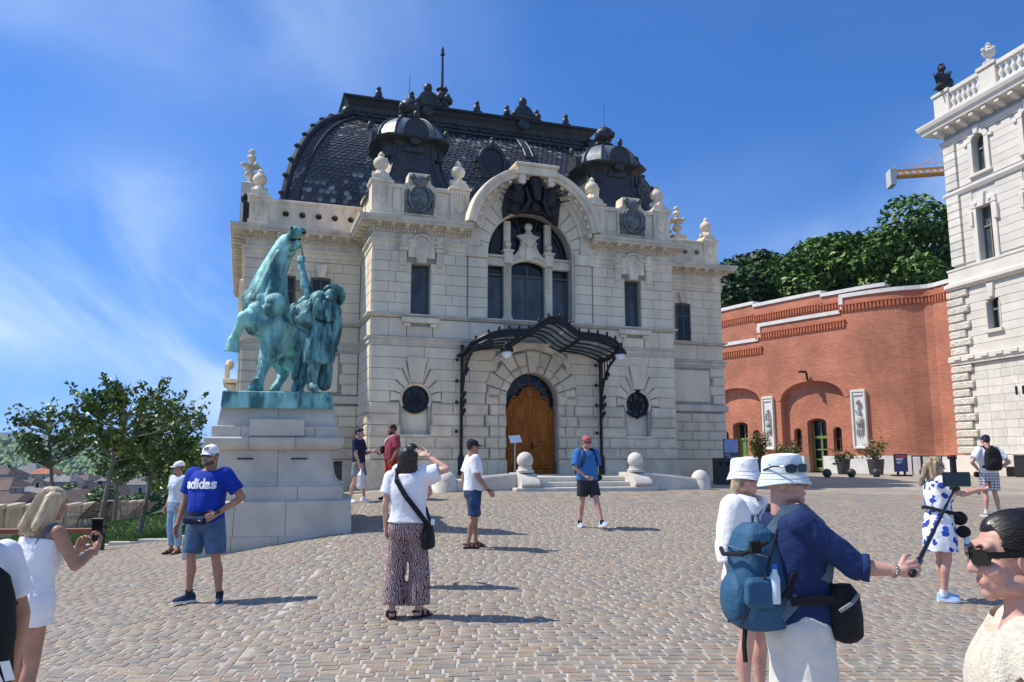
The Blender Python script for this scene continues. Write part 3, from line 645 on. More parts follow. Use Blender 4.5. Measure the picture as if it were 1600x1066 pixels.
# --- attic, pedestals, finials, cartouches
def finial(x,y,z,h=1.,name='finial',tall=False,par=hall):
    f=MB(); k=h
    if tall: prof=[(.24,0),(.26,.06),(.15,.12),(.13,.2),(.3,.34),(.34,.44),(.3,.5),(.16,.56),(.12,.66),(.2,.74),(.42,.80),(.44,.86),(.24,.9),(.12,.98),(.1,1.06),(.2,1.14),(.24,1.24),(.2,1.32),(.1,1.38),(.09,1.42),(.16,1.5),(.15,1.58),(.05,1.66)]
    else: prof=[(.36,0),(.38,.05),(.30,.09),(.28,.16),(.18,.27),(.15,.31),(.27,.38),(.335,.5),(.335,.6),(.27,.72),(.16,.80),(.13,.86),(.15,.9),(.07,.99),(.02,1.04)]
    f.lathe([(r*k*.88,q*k) for r,q in prof],(x,y,z),14)
    if tall:
        for a in range(4): f.ball((x+.42*k*cos(a*PI/2+.5),y+.42*k*sin(a*PI/2+.5),z+.83*k),.1*k,8,6)
    else:
        for a in range(4): f.box(x+.26*k*cos(a*PI/2)-.06,x+.26*k*cos(a*PI/2)+.06,y+.26*k*sin(a*PI/2)-.06,y+.26*k*sin(a*PI/2)+.06,z,z+.2*k,.02)
    return f.build(name,M_trim,par,smooth=40)
def pedestal(x,y,w,z0,z1):
    p=MB(); h=w/2; p.box(x-h-.05,x+h+.05,y-h-.05,y+h+.05,z0,z0+.28,.02); p.box(x-h,x+h,y-h,y+h,z0+.28,z1-.3,.01)
    p.box(x-h-.07,x+h+.07,y-h-.07,y+h+.07,z1-.3,z1-.2,.02); p.prism([(x-h-.03,z1-.2),(x+h+.03,z1-.2)]+arc(x,z1-.2,h,0,180,10,rz=.22),y-h,y+h)
    for q in (-1,0,1): p.tube([(x+q*h*.34,y-h-.012,z1-.4),(x+q*h*.34,y-h-.012,z0+.75+.1*abs(q))],.03,6)
    p.tube([(x-h*.62,y-h-.01,z1-.42),(x-h*.5,y-h-.015,z0+.6),(x,y-h-.02,z0+.42),(x+h*.5,y-h-.015,z0+.6),(x+h*.62,y-h-.01,z1-.42)],.025,6)
    p.build('pedestal',M_trim,hall)
for s in (-1,1):
    X=lambda a,b:(min(s*a,s*b),max(s*a,s*b))
    a=MB(); a.box(*X(2.2,5.5),.12,.6,9.56,9.8,.015); a.box(*X(2.2,5.5),.2,.6,9.8,10.72,.01); a.box(*X(2.2,5.5),.12,.66,10.72,10.86,.02); a.box(*X(5.1,5.5),.6,2.6,9.56,10.86,.02)
    for e in ((3.02,3.38),(4.58,4.86)): a.box(*X(*e),.175,.22,9.95,10.6,.015)
    a.build('attic_parapet',M_trim,hall)
    for x in (2.55,5.24): pedestal(s*x,.46,.66,9.57,11.15); finial(s*x,.46,11.14,.86)
    pedestal(s*5.24,2.3,.6,9.57,11.1)
    st=MB(); c=s*3.98; st.prism([(c-.58,9.8),(c+.58,9.8),(c+.58,10.8),(c+.40,10.95),(c+.36,11.28),(c-.36,11.28),(c-.40,10.95),(c-.58,10.8)],.08,.62,.02); st.build('cartouche_frame',M_trim,hall)
    ct=MB(); ct.prism(rect(c-.5,c+.5,9.86,10.62),.03,.09,.02); ct.ball((c,.02,10.38),(.34,.1,.42),16,10); ct.tube([(c+.36*cos(t),-.02,10.38+.44*sin(t)) for t in np.linspace(0,2*PI,25)],.06,8); ct.ball((c,.0,10.98),(.26,.14,.2),12,8)
    for q in (-1,1):
        ct.ball((c+q*.26,.0,11.12),.11,10,6); ct.tube([(c+q*.3,0,10.75),(c+q*.46,.0,10.55),(c+q*.46,.0,10.1),(c+q*.3,0,9.95)],[.04,.06,.06,.04],8); ct.ball((c+q*.16,-.06,10.5),(.08,.06,.1),8,6); ct.ball((c+q*.14,-.06,10.2),(.07,.06,.1),8,6)
    ct.build('cartouche',mat('verdigris_grey_bronze',(.15,.17,.165),.6,.2,var=.5,vscale=7,bump=.5,bscale=20),hall,smooth=45)
# --- wings
def wing(s,u1,wins):
    X=lambda a,b:(min(s*a,s*b),max(s*a,s*b)); U=u1-.04
    for i in range(10):
        z0,z1=CB[i],CB[i+1]; off=.4 if i%2 else -.4
        if i<5: row(*X(5.56,u1),z0,z1,2.34,2.45,.05,M_rough,w=.72,off=off); sx=.07
        elif i>5:
            row(*X(u1-.55-(.12 if i%2 else 0),u1),z0,z1,2.36,2.45,.05,M_rough,w=2,off=0); row(*X(5.56,6.1+(.1 if i%2 else 0)),z0,z1,2.36,2.45,.05,M_rough,w=2); sx=.07
        else: sx=.03
        row(2.45,7,z0,z1,s*(u1+sx),s*(u1-.05),.03,M_stone,w=1.3,off=off,ax='yz')
    MB().box(*X(6.25,u1-.72),2.37,2.44,CB[6]+.08,CB[10]-.1,.03).build('wall_panel',M_stone,hall)
    MB().box(*X(5.5,u1+.08),2.3,2.46,CB[5]+.06,CB[6]-.04,.03).build('string_course',M_weath,hall)
    MB().box(*X(5.5,u1+.1),2.33,2.46,.2,1.69,.02).build('plinth_block',M_rough,hall)
    MB().box(*X(u1-.05,u1+.1),2.461,12,.2,1.69,.02).build('plinth_block',M_rough,hall)
    row(*X(5.56,u1),5.66,6.27,2.42,2.45,.012,M_stone,w=1.3)
    for i in range(6):
        z0,z1=CU[i],CU[i+1]; off=.4 if i%2 else -.4
        e=[5.56]+[q for c in wins for q in (c-.33,c+.33)]+[u1]
        if z1>8.0: e=[5.56,u1]
        for a,b in zip(e[::2],e[1::2]): row(*X(a,b),z0,z1,2.42,2.45,.01,M_stone,w=.75,off=off)
        row(2.45,7,z0,z1,s*(u1+.03),s*(u1-.05),.01,M_stone,w=1.3,off=off,ax='yz')
    for c in wins:
        x=s*c; w=MB().box(x-.31,x+.31,2.39,2.43,6.42,7.9).build('window',M_glass,hall); f=MB()
        for a,b in ((-.33,-.27),(.27,.33)): f.box(x+a,x+b,2.36,2.42,6.42,7.94)
        f.box(x-.27,x+.27,2.36,2.42,7.86,7.94); f.box(x-.02,x+.02,2.375,2.42,6.42,7.86); f.box(x-.27,x+.27,2.375,2.42,7.4,7.45); f.build('window_frame',M_frame,w)
        MB().prism([(x-.12,7.95),(x+.12,7.95),(x+.2,8.4),(x-.2,8.4)],2.27,2.43,.02).build('keystone',M_trim,hall)
    a=MB(); a.box(*X(5.5,u1-.06),2.5,2.56,9.57,10.72,.0) if False else None
    outer=rect(*X(5.5,u1-.1),9.57,10.55); hs=[]
    c=5.95
    while c<u1-.75:
        hs.append(arc(s*c,10.17,.13,0,337.5,15)); c+=.56
    wall_holes(a,outer,hs,2.52,2.8); a.box(*X(5.5,u1-.1),2.44,2.85,9.57,9.78,.015); a.box(*X(5.5,u1-.1),2.46,2.86,10.55,10.66,.02); a.build('attic_parapet',M_trim,hall)
    for h in hs:
        cx=sum(p[0] for p in h)/len(h); t=MB(); t.tube([(cx+.14*cos(q),2.51,10.17+.14*sin(q)) for q in np.linspace(0,2*PI,17)],.028,6); t.build('oculus_ring',M_trim,hall)
    b=MB(); b.box(*X(5.5,u1-.1),2.81,2.84,9.8,10.5); b.box(*X(u1-.6,u1-.1),2.87,9.5,9.57,10.66,.02); b.build('attic_wall',mat('brown_oculus_back',(.22,.18,.13),.9,var=.3,vscale=5),hall)
    pedestal(s*(u1-.36),2.78,.62,9.57,10.95); finial(s*(u1-.36),2.78,10.94,.82)
wing(-1,9.45,[8.1,6.92]); wing(1,9.2,[7.38])
finial(-9.42,6.2,12.35,.86,tall=True); MB().box(-9.75,-9.1,5.9,6.55,9.6,12.35,.03).build('pedestal',M_trim,hall)
ur=MB(); ur.ball((-9.6,4.6,11.25),(.12,.14,.2),10,8); ur.box(-9.62,-9.2,4.2,5.2,9.6,11.05,.03); ur.build('side_ornament',M_bronze_d,hall,smooth=40)
MB().box(-9.1,-8.2,4.,6.5,10.2,10.95,.1).build('gutter',M_zinc,hall)
finial(8.3,4.2,11.35,.8,tall=True); MB().box(7.98,8.62,3.9,4.5,9.6,11.35,.03).build('pedestal',M_trim,hall); finial(7.55,4.2,11.9,.62,tall=True); MB().box(7.3,7.8,3.95,4.5,9.6,11.9,.03).build('pedestal',M_trim,hall)
# left flank balcony and brackets seen past the statue
sd_=MB(); sd_.box(-10.05,-9.45,6.2,8.6,4.55,4.7,.02); sd_.box(-10.0,-9.86,6.3,8.5,4.7,5.25,.02); sd_.prism([(-9.45,4.5),(-9.95,4.5),(-9.6,4.0),(-9.45,3.9)],6.4,6.8,.02); sd_.prism([(-9.45,4.5),(-9.95,4.5),(-9.6,4.0),(-9.45,3.9)],8.0,8.4,.02); sd_.ball((-9.85,7.3,5.35),(.16,.3,.2),10,8)
sd_.build('balcony',M_trim,hall,smooth=35)
for yy in (4.6,7.3,10): MB().box(-9.62,-9.4,yy-.5,yy+.5,6.5,8.1,.05).build('window_surround',M_trim,hall); 
REST.build('stone_block',M_stone,hall,kind='stuff')
# ---------------- hall roof, crest, domes, canopy, steps ----------------
RB=[(-8.25,4.5),(8.0,4.5),(8.0,15.),(-8.25,15.)]; RT=[(-5.5,7.6),(5.6,7.6),(5.6,10.),(-5.5,10.)]; RZ0,RZ1=10.3,16.2; PM=R(74)
def roofp(k,t):          # point k of the four corners, t 0..1 up the curve
    ph=t*PM; f=(1-cos(ph))/(1-cos(PM)); z=RZ0+(RZ1-RZ0)*sin(ph)/sin(PM)
    return (RB[k][0]+(RT[k][0]-RB[k][0])*f,RB[k][1]+(RT[k][1]-RB[k][1])*f,z)
rm=MB(); rm.rings([[roofp(k,t) for k in range(4)] for t in np.linspace(0,1,25)]); roof=rm.build('roof',M_slate,hall)
def slates(p0,p1,nrow,wt,seed,lo=.0):
    rg=np.random.default_rng(seed); V=[];A=[]
    for j in range(nrow):
        t0=j/nrow; t1=(j+1.45)/nrow; a=Vector(roofp(p0,t0)); b=Vector(roofp(p1,t0)); c=Vector(roofp(p0,min(t1,1))); d=Vector(roofp(p1,min(t1,1)))
        L=(b-a).length; n=max(2,int(L/wt)); ux=(b-a).normalized(); nn=ux.cross((c-a).normalized()).normalized()
        for i in range(n):
            s0=(i+.5*(j%2))/n; s1=s0+1/n; 
            if s1>1: continue
            q0=a.lerp(b,s0); q1=a.lerp(b,s1); u0=c.lerp(d,s0); u1=c.lerp(d,s1); w=(q1-q0); o=nn*(.04+rg.uniform(-.004,.008)); o2=nn*.008; e=(u0-q0)*.28; g_=w*.04
            V+= [q0+g_+e+o,q0+w*.28+o,q1-w*.28+o,q1-g_+e+o,u1-g_+o2,u0+g_+o2]
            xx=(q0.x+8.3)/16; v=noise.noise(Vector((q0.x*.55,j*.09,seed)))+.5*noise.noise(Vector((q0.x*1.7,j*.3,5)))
            band=1.15*max(0,(j-nrow*.62)/(nrow*.38)) + .42*max(0,1-abs(j-nrow*.2)/(nrow*.14))*(1 if q0.x<-3.5 else .35)  # top rows: sun sheen painted in as paler slates; lower rows: pale patches
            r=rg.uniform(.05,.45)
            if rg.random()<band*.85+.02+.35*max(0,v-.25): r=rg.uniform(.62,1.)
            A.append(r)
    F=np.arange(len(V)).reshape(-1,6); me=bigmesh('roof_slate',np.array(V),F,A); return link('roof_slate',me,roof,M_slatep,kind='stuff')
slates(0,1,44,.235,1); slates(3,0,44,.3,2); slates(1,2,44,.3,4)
rb=MB()
for k in (0,1):
    s=-1 if k==0 else 1
    for off,r in (((0,0,.05),.16),((s*-.55,-.05,.04),.055),((s*.0,.5,.04),.055)):
        rb.tube([Vector(roofp(k,t))+Vector(off) for t in np.linspace(0,.985,26)],r,8)
    for t in np.linspace(.05,.93,10): p=Vector(roofp(k,t)); rb.ball((p.x+s*.12,p.y-.06,p.z+.12),(.13,.13,.09),8,5)
    p=roofp(k,.97); rb.ball((p[0],p[1],p[2]+.3),.26,10,8)
rb.tube([Vector(roofp(0,0))+Vector((0,-.05,.2)),Vector(roofp(1,0))+Vector((0,-.05,.2))],.1,8)
rb.build('hip_rib',M_lead,hall,smooth=40)
# crest
cm=MB(); e=5.4
cprof=[(0,15.9),(.0,16.35),(.06,16.4),(.06,16.5),(.12,16.56),(.18,16.76),(.34,16.98),(.46,17.05),(.46,17.13),(.3,17.17),(-.6,17.25)]
cm.rings([[(-e-o+.0,7.6-o,z),(e+.12+o,7.6-o,z),(e+.12+o,10.+o,z),(-e-o,10.+o,z)] for o,z in cprof]); crest=cm.build('roof_crest',M_lead,hall)
def orn(x):
    co=MB(); Z=-.26; Y=.3
    co.prism([(x-.75,17.38+Z),(x+.75,17.38+Z),(x+.5,17.6+Z),(x+.32,17.9+Z),(x+.15,18.0+Z),(x-.15,18.0+Z),(x-.32,17.9+Z),(x-.5,17.6+Z)],6.75+Y,7.3+Y,.05); co.ball((x,6.95+Y,18.2+Z),(.2,.2,.24),10,8)
    for s in (-1,1): co.ball((x+s*.75,6.95+Y,17.62+Z),.15,8,6); co.ball((x+s*.42,6.8+Y,17.55+Z),.14,8,6)
    co.ball((x,6.78+Y,17.08+Z),(.27,.1,.27),12,8); co.build('crest_ornament',M_lead,crest,smooth=40)
co=MB()
for x in np.arange(-5.2,5.3,.5): co.box(x-.04,x+.04,7.48,7.62,16.4,16.76,.01)
co.build('crest_baluster',M_lead,crest,kind='stuff')
for x in (-4.35,-2.9,-1.45,.08,1.5,2.95,4.4):
    co=MB(); co.ball((x,7.3,17.36),(.16,.12,.2),8,6); co.ball((x,7.3,17.6),.11,8,6); co.box(x-.2,x+.2,7.2,7.45,17.14,17.24,.03); co.build('crest_finial',M_lead,crest,smooth=40)
for x in (-2.2,2.25): orn(x)
ms=MB(); x=-1.47; ms.lathe([(.3,17.15),(.34,17.4),(.2,17.55),(.28,17.7),(.3,17.85),(.16,18.05),(.2,18.2),(.07,18.3),(.055,19.5),(.05,19.75),(.1,19.8),(.1,19.9),(.05,19.95),(.08,20.05),(.015,20.25)],(x,7.6,0),10)
for a in range(6): ms.ball((x+.36*cos(a*PI/3),7.6+.36*sin(a*PI/3),17.65),(.14,.14,.2),8,6); ms.ball((x+.2*cos(a*PI/3),7.6+.2*sin(a*PI/3),18.15),.09,6,5)
ms.build('spire',M_lead,crest,smooth=40)
# lucarne
lu=MB(); cx,cy,cz=.07,5.3,14.0
lu.prism([(cx-.5,cz-.75),(cx+.5,cz-.75),(cx+.5,cz+.1)]+arc(cx,cz+.1,.5,10,170,12)+[(cx-.5,cz+.1)],cy-.35,cy+1.4); lu.build('lucarne',M_lead,hall)
lo=MB(); pa=arc(cx,cz+.1,.5,0,180,14); lo.tube([(x,cy-.38,z) for x,z in pa],.09,8)
for q in (-1,1): lo.box(cx+q*.62-.14,cx+q*.62+.14,cy-.45,cy-.2,cz-.1,cz+.12,.03); lo.ball((cx+q*.55,cy-.4,cz-.25),(.12,.1,.22),8,6)
lo.ball((cx,cy-.4,cz+.72),(.13,.13,.2),8,6); lo.ball((cx,cy-.4,cz+.95),.08,8,6)
for k in range(7): lo.box(cx-.36,cx+.36,cy-.37,cy-.345,cz-.55+k*.12,cz-.49+k*.12)
lo.build('lucarne_trim',M_lead,hall,smooth=40)
la=MB()
for j in range(13):
    t=.62+.34*j/12; a=Vector(roofp(0,t)); la.box(2.0-.17,2.0+.17,a.y-.12,a.y-.05,a.z+.03,a.z+.07)
for q in (-1,1): la.tube([(2.0+q*.17,roofp(0,.62+.34*j/12)[1]-.1,roofp(0,.62+.34*j/12)[2]+.06) for j in range(13)],.03,6)
la.build('roof_ladder',M_zinc,hall)
# domes
def oct_(s,c,z,cx,cy): return [(cx+a*s-(a*c if b==0 else 0),cy,z) for a in (1,) for b in (0,)] and [(cx-s+c,cy-s,z),(cx+s-c,cy-s,z),(cx+s,cy-s+c,z),(cx+s,cy+s-c,z),(cx+s-c,cy+s,z),(cx-s+c,cy+s,z),(cx-s,cy+s-c,z),(cx-s,cy-s+c,z)]
DP=[(10.7,1.66),(10.95,1.52),(11.25,1.34),(11.6,1.19),(12.05,1.07),(12.5,1.0),(13.0,.97)]
def dome(cx,cy):
    body=MB().rings([oct_(s,.36,z,cx,cy) for z,s in DP]).build('dome_skirt',M_slate,hall)
    rl=MB()
    for k in range(8): rl.tube([Vector(oct_(s+.01,.36,z,cx,cy)[k]) for z,s in DP],.055,8)
    rl.build('dome_rib',M_lead,body,smooth=50)
    V=[];A=[]; rg=np.random.default_rng(int(cx*10)%97)
    for j in range(22):
        z0=10.8+j*.098; z1=z0+.13; S=lambda z:np.interp(z,[d[0] for d in DP],[d[1] for d in DP])
        s0,s1=S(z0),S(z1); h=s0-.36
        for i in range(12):
            x0=-h+2*h*(i+.5*(j%2))/12; x1=x0+2*h/12
            if x1>h: continue
            V+=[(cx+x0+.005,cy-s0-.02,z0+.03),(cx+x0+.05,cy-s0-.025,z0),(cx+x1-.05,cy-s0-.025,z0),(cx+x1-.005,cy-s0-.02,z0+.03),(cx+x1,cy-s1-.003,z1),(cx+x0,cy-s1-.003,z1)]; A.append(rg.uniform(.0,.4))
    link('roof_slate',bigmesh('roof_slate',np.array(V),np.arange(len(V)).reshape(-1,6),A),body,M_slatep,kind='stuff')
    ev=MB(); ev.rings([oct_(s,.40,z,cx,cy) for z,s in ((12.7,.97),(12.84,1.1),(12.88,1.18),(12.95,1.34),(13.01,1.36),(13.03,1.31),(13.1,1.2))]); ev.build('dome_eave',M_lead,hall)
    cp=[(13.04,1.22),(13.3,1.18),(13.55,1.06),(13.75,.9),(13.92,.68),(14.02,.42),(14.06,.22)]
    cap=MB().rings([oct_(s,s*.42,z,cx,cy) for z,s in cp]).build('dome_cap',M_zinc,hall,smooth=25)
    cr=MB()
    for k in range(8): cr.tube([Vector(oct_(s+.015,(s+.015)*.42,z,cx,cy)[k]) for z,s in cp],.045,8)
    cr.build('dome_rib',M_lead,cap,smooth=50)
    fn=MB(); fn.lathe([(.26,14.0),(.3,14.06),(.17,14.14),(.15,14.2),(.24,14.28),(.2,14.34)],(cx,cy,0),12); fn.ball((cx,cy,14.62),(.38,.38,.34),14,10); fn.lathe([(.1,14.92),(.05,15.0),(.015,15.1),(.008,15.9)],(cx,cy,0),8)
    for a in range(4): fn.ball((cx+.36*cos(a*PI/2+.6),cy+.36*sin(a*PI/2+.6),14.56),(.13,.13,.16),8,6); fn.ball((cx+.28*cos(a*PI/2),cy+.28*sin(a*PI/2),14.2),(.12,.12,.12),8,6)
    fn.build('dome_finial',M_lead,hall,smooth=45)
    ln=MB(); ln.prism([(cx-.46,13.0),(cx+.46,13.0)]+arc(cx,13.2,.44,0,180,12),cy-1.40,cy-.7); ln.ball((cx,cy-1.38,13.78),(.11,.1,.16),8,6)
    ln.prism([(cx-.4,12.5),(cx+.4,12.5),(cx+.3,12.9),(cx-.3,12.9)],cy-1.12,cy-.9,.04); ln.ball((cx,cy-1.28,12.84),(.22,.14,.16),10,6)
    for dx,dy in ((-1,0),(1,0)):
        ln.prism([(cy-.42,13.0),(cy+.42,13.0)]+arc(cy,13.2,.4,0,180,12),cx+dx*1.42,cx+dx*.7,ax='yz'); ln.ball((cx+dx*1.42,cy,13.74),(.11,.11,.18),8,6)
    for a,b in ((-1,-1),(1,-1)):
        q=MB(); 
        for j in range(3): ln.box(cx+a*(.98)-.05+.06*j,cx+a*(.98)-.02+.06*j,cy+b*.98-.02,cy+b*.98+.02,12.35,12.7)
        ln.ball((cx+a*.94,cy-.94,12.3),(.14,.14,.08),8,5)
    ln.build('dome_lucarne',M_lead,hall,smooth=40)
dome(-3.95,2.35); dome(4.0,2.35)
# canopy of iron and glass
cano=MB(); CU_=2.62; 
def fz(u):
    a=abs(u); 
    return 5.72+.47*(.5+.5*cos(min(a/1.05,1)*PI)) - (.35*max(0,(a-1.05)/1.57)**2.2)
def cz_(u,v): s=-v/2.1; return fz(u)-.28*(1-s)-.05*sin(s*PI)
def vfront(u): return -2.1+.45*max(0,(abs(u)-1.9)/.72)**2
US=np.linspace(-CU_,CU_,41)
fr=[(u,vfront(u),cz_(u,vfront(u))) for u in US]
cano.tube(fr,.055,8); cano.tube([(x,y-.01,z-.17) for x,y,z in fr],.04,8)
k=len(cano.v)
for x,y,z in fr: cano.v+=[(x,y-.015,z),(x,y-.015,z-.17),(x,y+.015,z-.17),(x,y+.015,z)]
for i in range(40): 
    for j in range(4): cano.f.append((k+i*4+j,k+i*4+(j+1)%4,k+i*4+4+(j+1)%4,k+i*4+4+j))
for v in (-.06,-.45,-.85,-1.25,-1.65): cano.tube([(u,v,cz_(u,v)-.03) for u in US],.035,6)
for u in (-2.5,-1.05,1.05,2.5): cano.tube([(u,v,cz_(u,v)-.04) for v in np.linspace(-.02,vfront(u),8)],.06,8)
for s in (-1,1):
    cano.tube([(s*CU_,v,cz_(s*CU_,v)) for v in np.linspace(0,vfront(CU_),8)],.05,8)
    for u in np.linspace(.2,2.5,8): cano.ball((s*u,vfront(u)-.02,cz_(u,vfront(u))+.1),(.045,.045,.08),6,5)
    x=s*2.5; cano.tube([(x,-.14,1.75),(x,-.14,5.45)],.055,8); cano.lathe([(.11,1.2),(.11,1.75),(.07,1.85)],(x,-.14,0),10)
    for z in (2.6,3.55,4.25,4.95): cano.box(x-.04,x+.04,-.14,.0,z-.03,z+.03); cano.ball((x-s*0-.17,-.14,z),.06,8,6)
    br=[(x,-.17,3.4),(x,-.22,3.9),(x,-.42,4.4),(x,-.85,4.85),(x,-1.45,5.12),(x,-2.0,5.22)]; cano.tube(br,.045,8)
    bz=lambda v:float(np.interp(-v,[.17,.22,.42,.85,1.45,2.0],[3.4,3.9,4.4,4.85,5.12,5.22]))
    for v in np.linspace(-.3,-1.75,8): cano.tube([(x,v,bz(v)),(x,v,cz_(x,v)-.05)],.022,6)
    cano.tube([(x,-.1,5.12),(x,-1.5,5.3)],.03,6)
    for q,(v,z) in enumerate(((-.28,3.75),(-.3,3.5),(-.24,3.2),(-.6,4.5))): cano.ball((x,v,z),(.07,.1,.12),8,6); cano.ball((x+.05,v-.1,z+.08),(.05,.06,.08),6,5)
    for q in range(12):
        a=q/12*2*PI; cano.tube([(x-s*.35+.22*cos(a),-2.0,5.28),(x-s*.35+.1*cos(a+1),-2.0,5.28+.12*sin(a))],.014,5)
canopy=cano.build('canopy',M_iron,hall,smooth=40)
M_cg=mat('canopy_glass',(.55,.62,.62),.35,var=.3,vscale=4,spec=.5); M_cg.node_tree.nodes['Principled BSDF'].inputs['Transmission Weight'].default_value=.75
vb=[-.09,-.45,-.85,-1.25,-1.65]; ub=[-2.46,-1.76,-1.09,-.53,.0,.53,1.09,1.76,2.46]
for i in range(8):
    for j in range(5):
        u0,u1=ub[i]+.03,ub[i+1]-.03; p=MB(); n=5; rs=[]
        for q in range(n+1):
            u=u0+(u1-u0)*q/n; va=vb[j]-.04; vc=(vb[j+1]+.04) if j<4 else vfront(u)+.05; rs.append([(u,va,cz_(u,va)+.012),(u,vc,cz_(u,vc)+.012),(u,vc,cz_(u,vc)),(u,va,cz_(u,va))])
        p.rings(rs); p.build('glass_pane',M_cg,canopy)
M_globe=mat('frosted_lamp_globe',(.75,.78,.8),.12,spec=.7); 
def hangl(u,v,z,lab):
    p=hall_pt(u,v); t=empty('hanging_lantern',(p.x,p.y,z),TH,lab,'lantern','lanterns hanging from the iron canopy')
    zt=cz_(u,v)-z-.03; m=MB(); m.tube([(0,0,.25),(0,0,zt)],.016,6); m.lathe([(.03,.3),(.09,.24),(.12,.18),(.19,.12),(.21,.02),(.19,-.01)],(0,0,0),14)
    for a in range(4): m.ball((.2*cos(a*PI/2+.7),.2*sin(a*PI/2+.7),.02),.045,6,5)
    m.build('lantern_hood',M_iron,t,smooth=40); MB().ball((0,0,-.06),(.16,.16,.17),14,10).build('globe',M_globe,t,smooth=60)
hangl(-1.52,-1.9,5.05,'black hanging lantern under the left half of the iron canopy, left of the keystone'); hangl(2.36,-1.98,5.12,'black hanging lantern at the far right corner of the iron canopy')
# entrance steps with ramps
p=hall_pt(0,-4.3); M_st=mat('step_limestone',(.63,.59,.51),.85,var=.2,vscale=1.6,bump=.3,bscale=40)
stp=empty('entrance_steps',(p.x,p.y,0),TH,'pale stone steps with ball topped newels and side ramp walls before the brown door','steps')
MB().box(-2.15,2.15,-.35,.6,.55,.93,.02).build('step',M_st,stp); MB().box(-1.5,1.5,.05,.7,.931,1.07,.02).build('step',M_st,stp); MB().box(-1.45,1.45,.38,4.3,1.071,1.21,.02).build('step',M_st,stp)
for s in (-1,1):
    n=MB(); n.prism([(-.28,.93),(-.36,1.02),(-.3,1.12),(-.05,1.28),(.1,1.33),(.75,1.33),(.75,.93)],s*1.46,s*1.98,ax='yz'); n.lathe([(.24,1.33),(.25,1.4),(.2,1.42),(.19,1.5)],(s*1.72,.16,0),16)
    nw=n.build('newel',M_st,stp,smooth=30); MB().ball((s*1.72,.16,1.68),.23,20,14).build('ball',M_st,nw,smooth=80)
    w=MB(); X=[s*1.99,s*3.7]; w.rings([[(x,.1,.5),(x,.1,zt),(x,.13,zt+.05),(x,.42,zt+.05),(x,.45,zt),(x,.45,.5)] for x,zt in ((s*1.99,1.27),(s*2.85,1.2),(s*3.7,1.10))]); w.build('ramp_wall',M_st,stp)
    b=MB(); b.lathe([(.30,.5),(.30,1.05),(.28,1.08),(.28,1.1),(.26,1.2),(.19,1.31),(.1,1.37),(.02,1.39)],(s*3.95,.27,0),20); b.build('end_bollard',M_st,stp,smooth=50)
    rp=MB(); rp.rings([[(x,.46,.5),(x,4.2,.5),(x,4.2,z),(x,.46,z)] for x,z in ((s*1.46,1.2),(s*4.2,.86))]); rp.build('ramp',M_st,stp)
# notice stand, bins
sg=hall_pt(-.92,-.9); t=empty('notice_stand',(sg.x,sg.y,1.21),TH,'small white notice board on a thin post beside the brown door','sign')
MB().tube([(0,0,0),(0,0,1.05)],.022,8).tube([(-.15,0,.01),(.15,0,.01)],.02,6).tube([(0,-.15,.01),(0,.15,.01)],.02,6).build('post',mat('brushed_steel',(.5,.5,.5),.35,.9),t)
bd=MB().prism(rect(-.19,.19,-.14,.14),-.012,.012,.004).build('board',mat('white_notice',(.78,.8,.82),.5),t,loc=(0,-.05,1.14),rot=(R(-35),R(-5),0))
def bin_(u,v,h,lab,z=None):
    q=hall_pt(u,v); b=empty('litter_bin',(q.x,q.y,z if z is not None else g(q.x,q.y)),TH,lab,'bin'); MB().box(-.21,.21,-.21,.21,0,h,.02).build('body',mat('black_bin_metal',(.018,.019,.021),.45),b)
    MB().box(-.23,.23,-.23,.23,h+.001,h+.06,.02).box(-.16,.16,-.235,-.2,h-.26,h-.1,.01).build('lid',mat('bin_lid',(.03,.03,.033),.4),b)
bin_(-6.55,-.3,.98,'narrow black litter bin beside the left corner of the stone hall')
# ---------------- white palace on the right ----------------
PA=math.atan2(-.978,.2098); PO=Vector((23.176,42,0)); 
pal=empty('palace',(PO.x,PO.y,0),PA,'tall white palace with rusticated corner quoins, balustrade and bracketed cornice','building')
M_wht=mat('white_limestone',(.69,.64,.55),.85,var=.10,vscale=.8,bump=.2,bscale=40,rnd=.06)
M_whr=mat('rock_faced_white_stone',(.67,.615,.52),.92,var=.2,vscale=3,bump=1.,bscale=9,rnd=.06,bdist=.09)
M_wha=mat('white_ashlar_block',(.70,.655,.565),.88,var=.12,vscale=2,bump=.3,bscale=50,rnd=.12)
M_wj=mat('pale_mortar',(.55,.53,.49),.95)
def pblock(poly,v0,v1,bev,m): MB().prism(poly,v0,v1,bev).build('stone_block',m,pal)
def archw(c,w,z0,z1,rise): return [(c-w,z0),(c+w,z0),(c+w,z1-rise)]+[(c+w*cos(R(a)),z1-rise+rise*sin(R(a))) for a in range(15,166,15)]+[(c-w,z1-rise)]
wcs=[3.3,6.45,9.6,12.75]; ph=[]
for c in wcs: ph+=[archw(c,.36,8.1,9.68,.2),rect(c-.48,c+.48,11.63,14.4),archw(c,.4,16.25,18.2,.3)]
wl=MB(); wall_holes(wl,rect(.95,15,11.5,19.),[h for h in ph if h[0][1]>11],.03,.5); wall_holes(wl,rect(.62,15,.5,11.4),[h for h in ph if h[0][1]<11],.0,.5)
wl.box(1.,15,.55,12,.5,19.2); wl.build('wall',M_wj,pal)
def prow(s0,s1,z0,z1,v0,bev,m,w,off):
    n=max(1,round((s1-s0)/w)); 
    for i in range(n):
        a=s0+(s1-s0)*i/n+(off if i else 0); b=s0+(s1-s0)*(i+1)/n+(off if i<n-1 else 0); pblock(rect(a+.006,b-.006,z0+.006,z1-.006),v0,.05,bev,m)
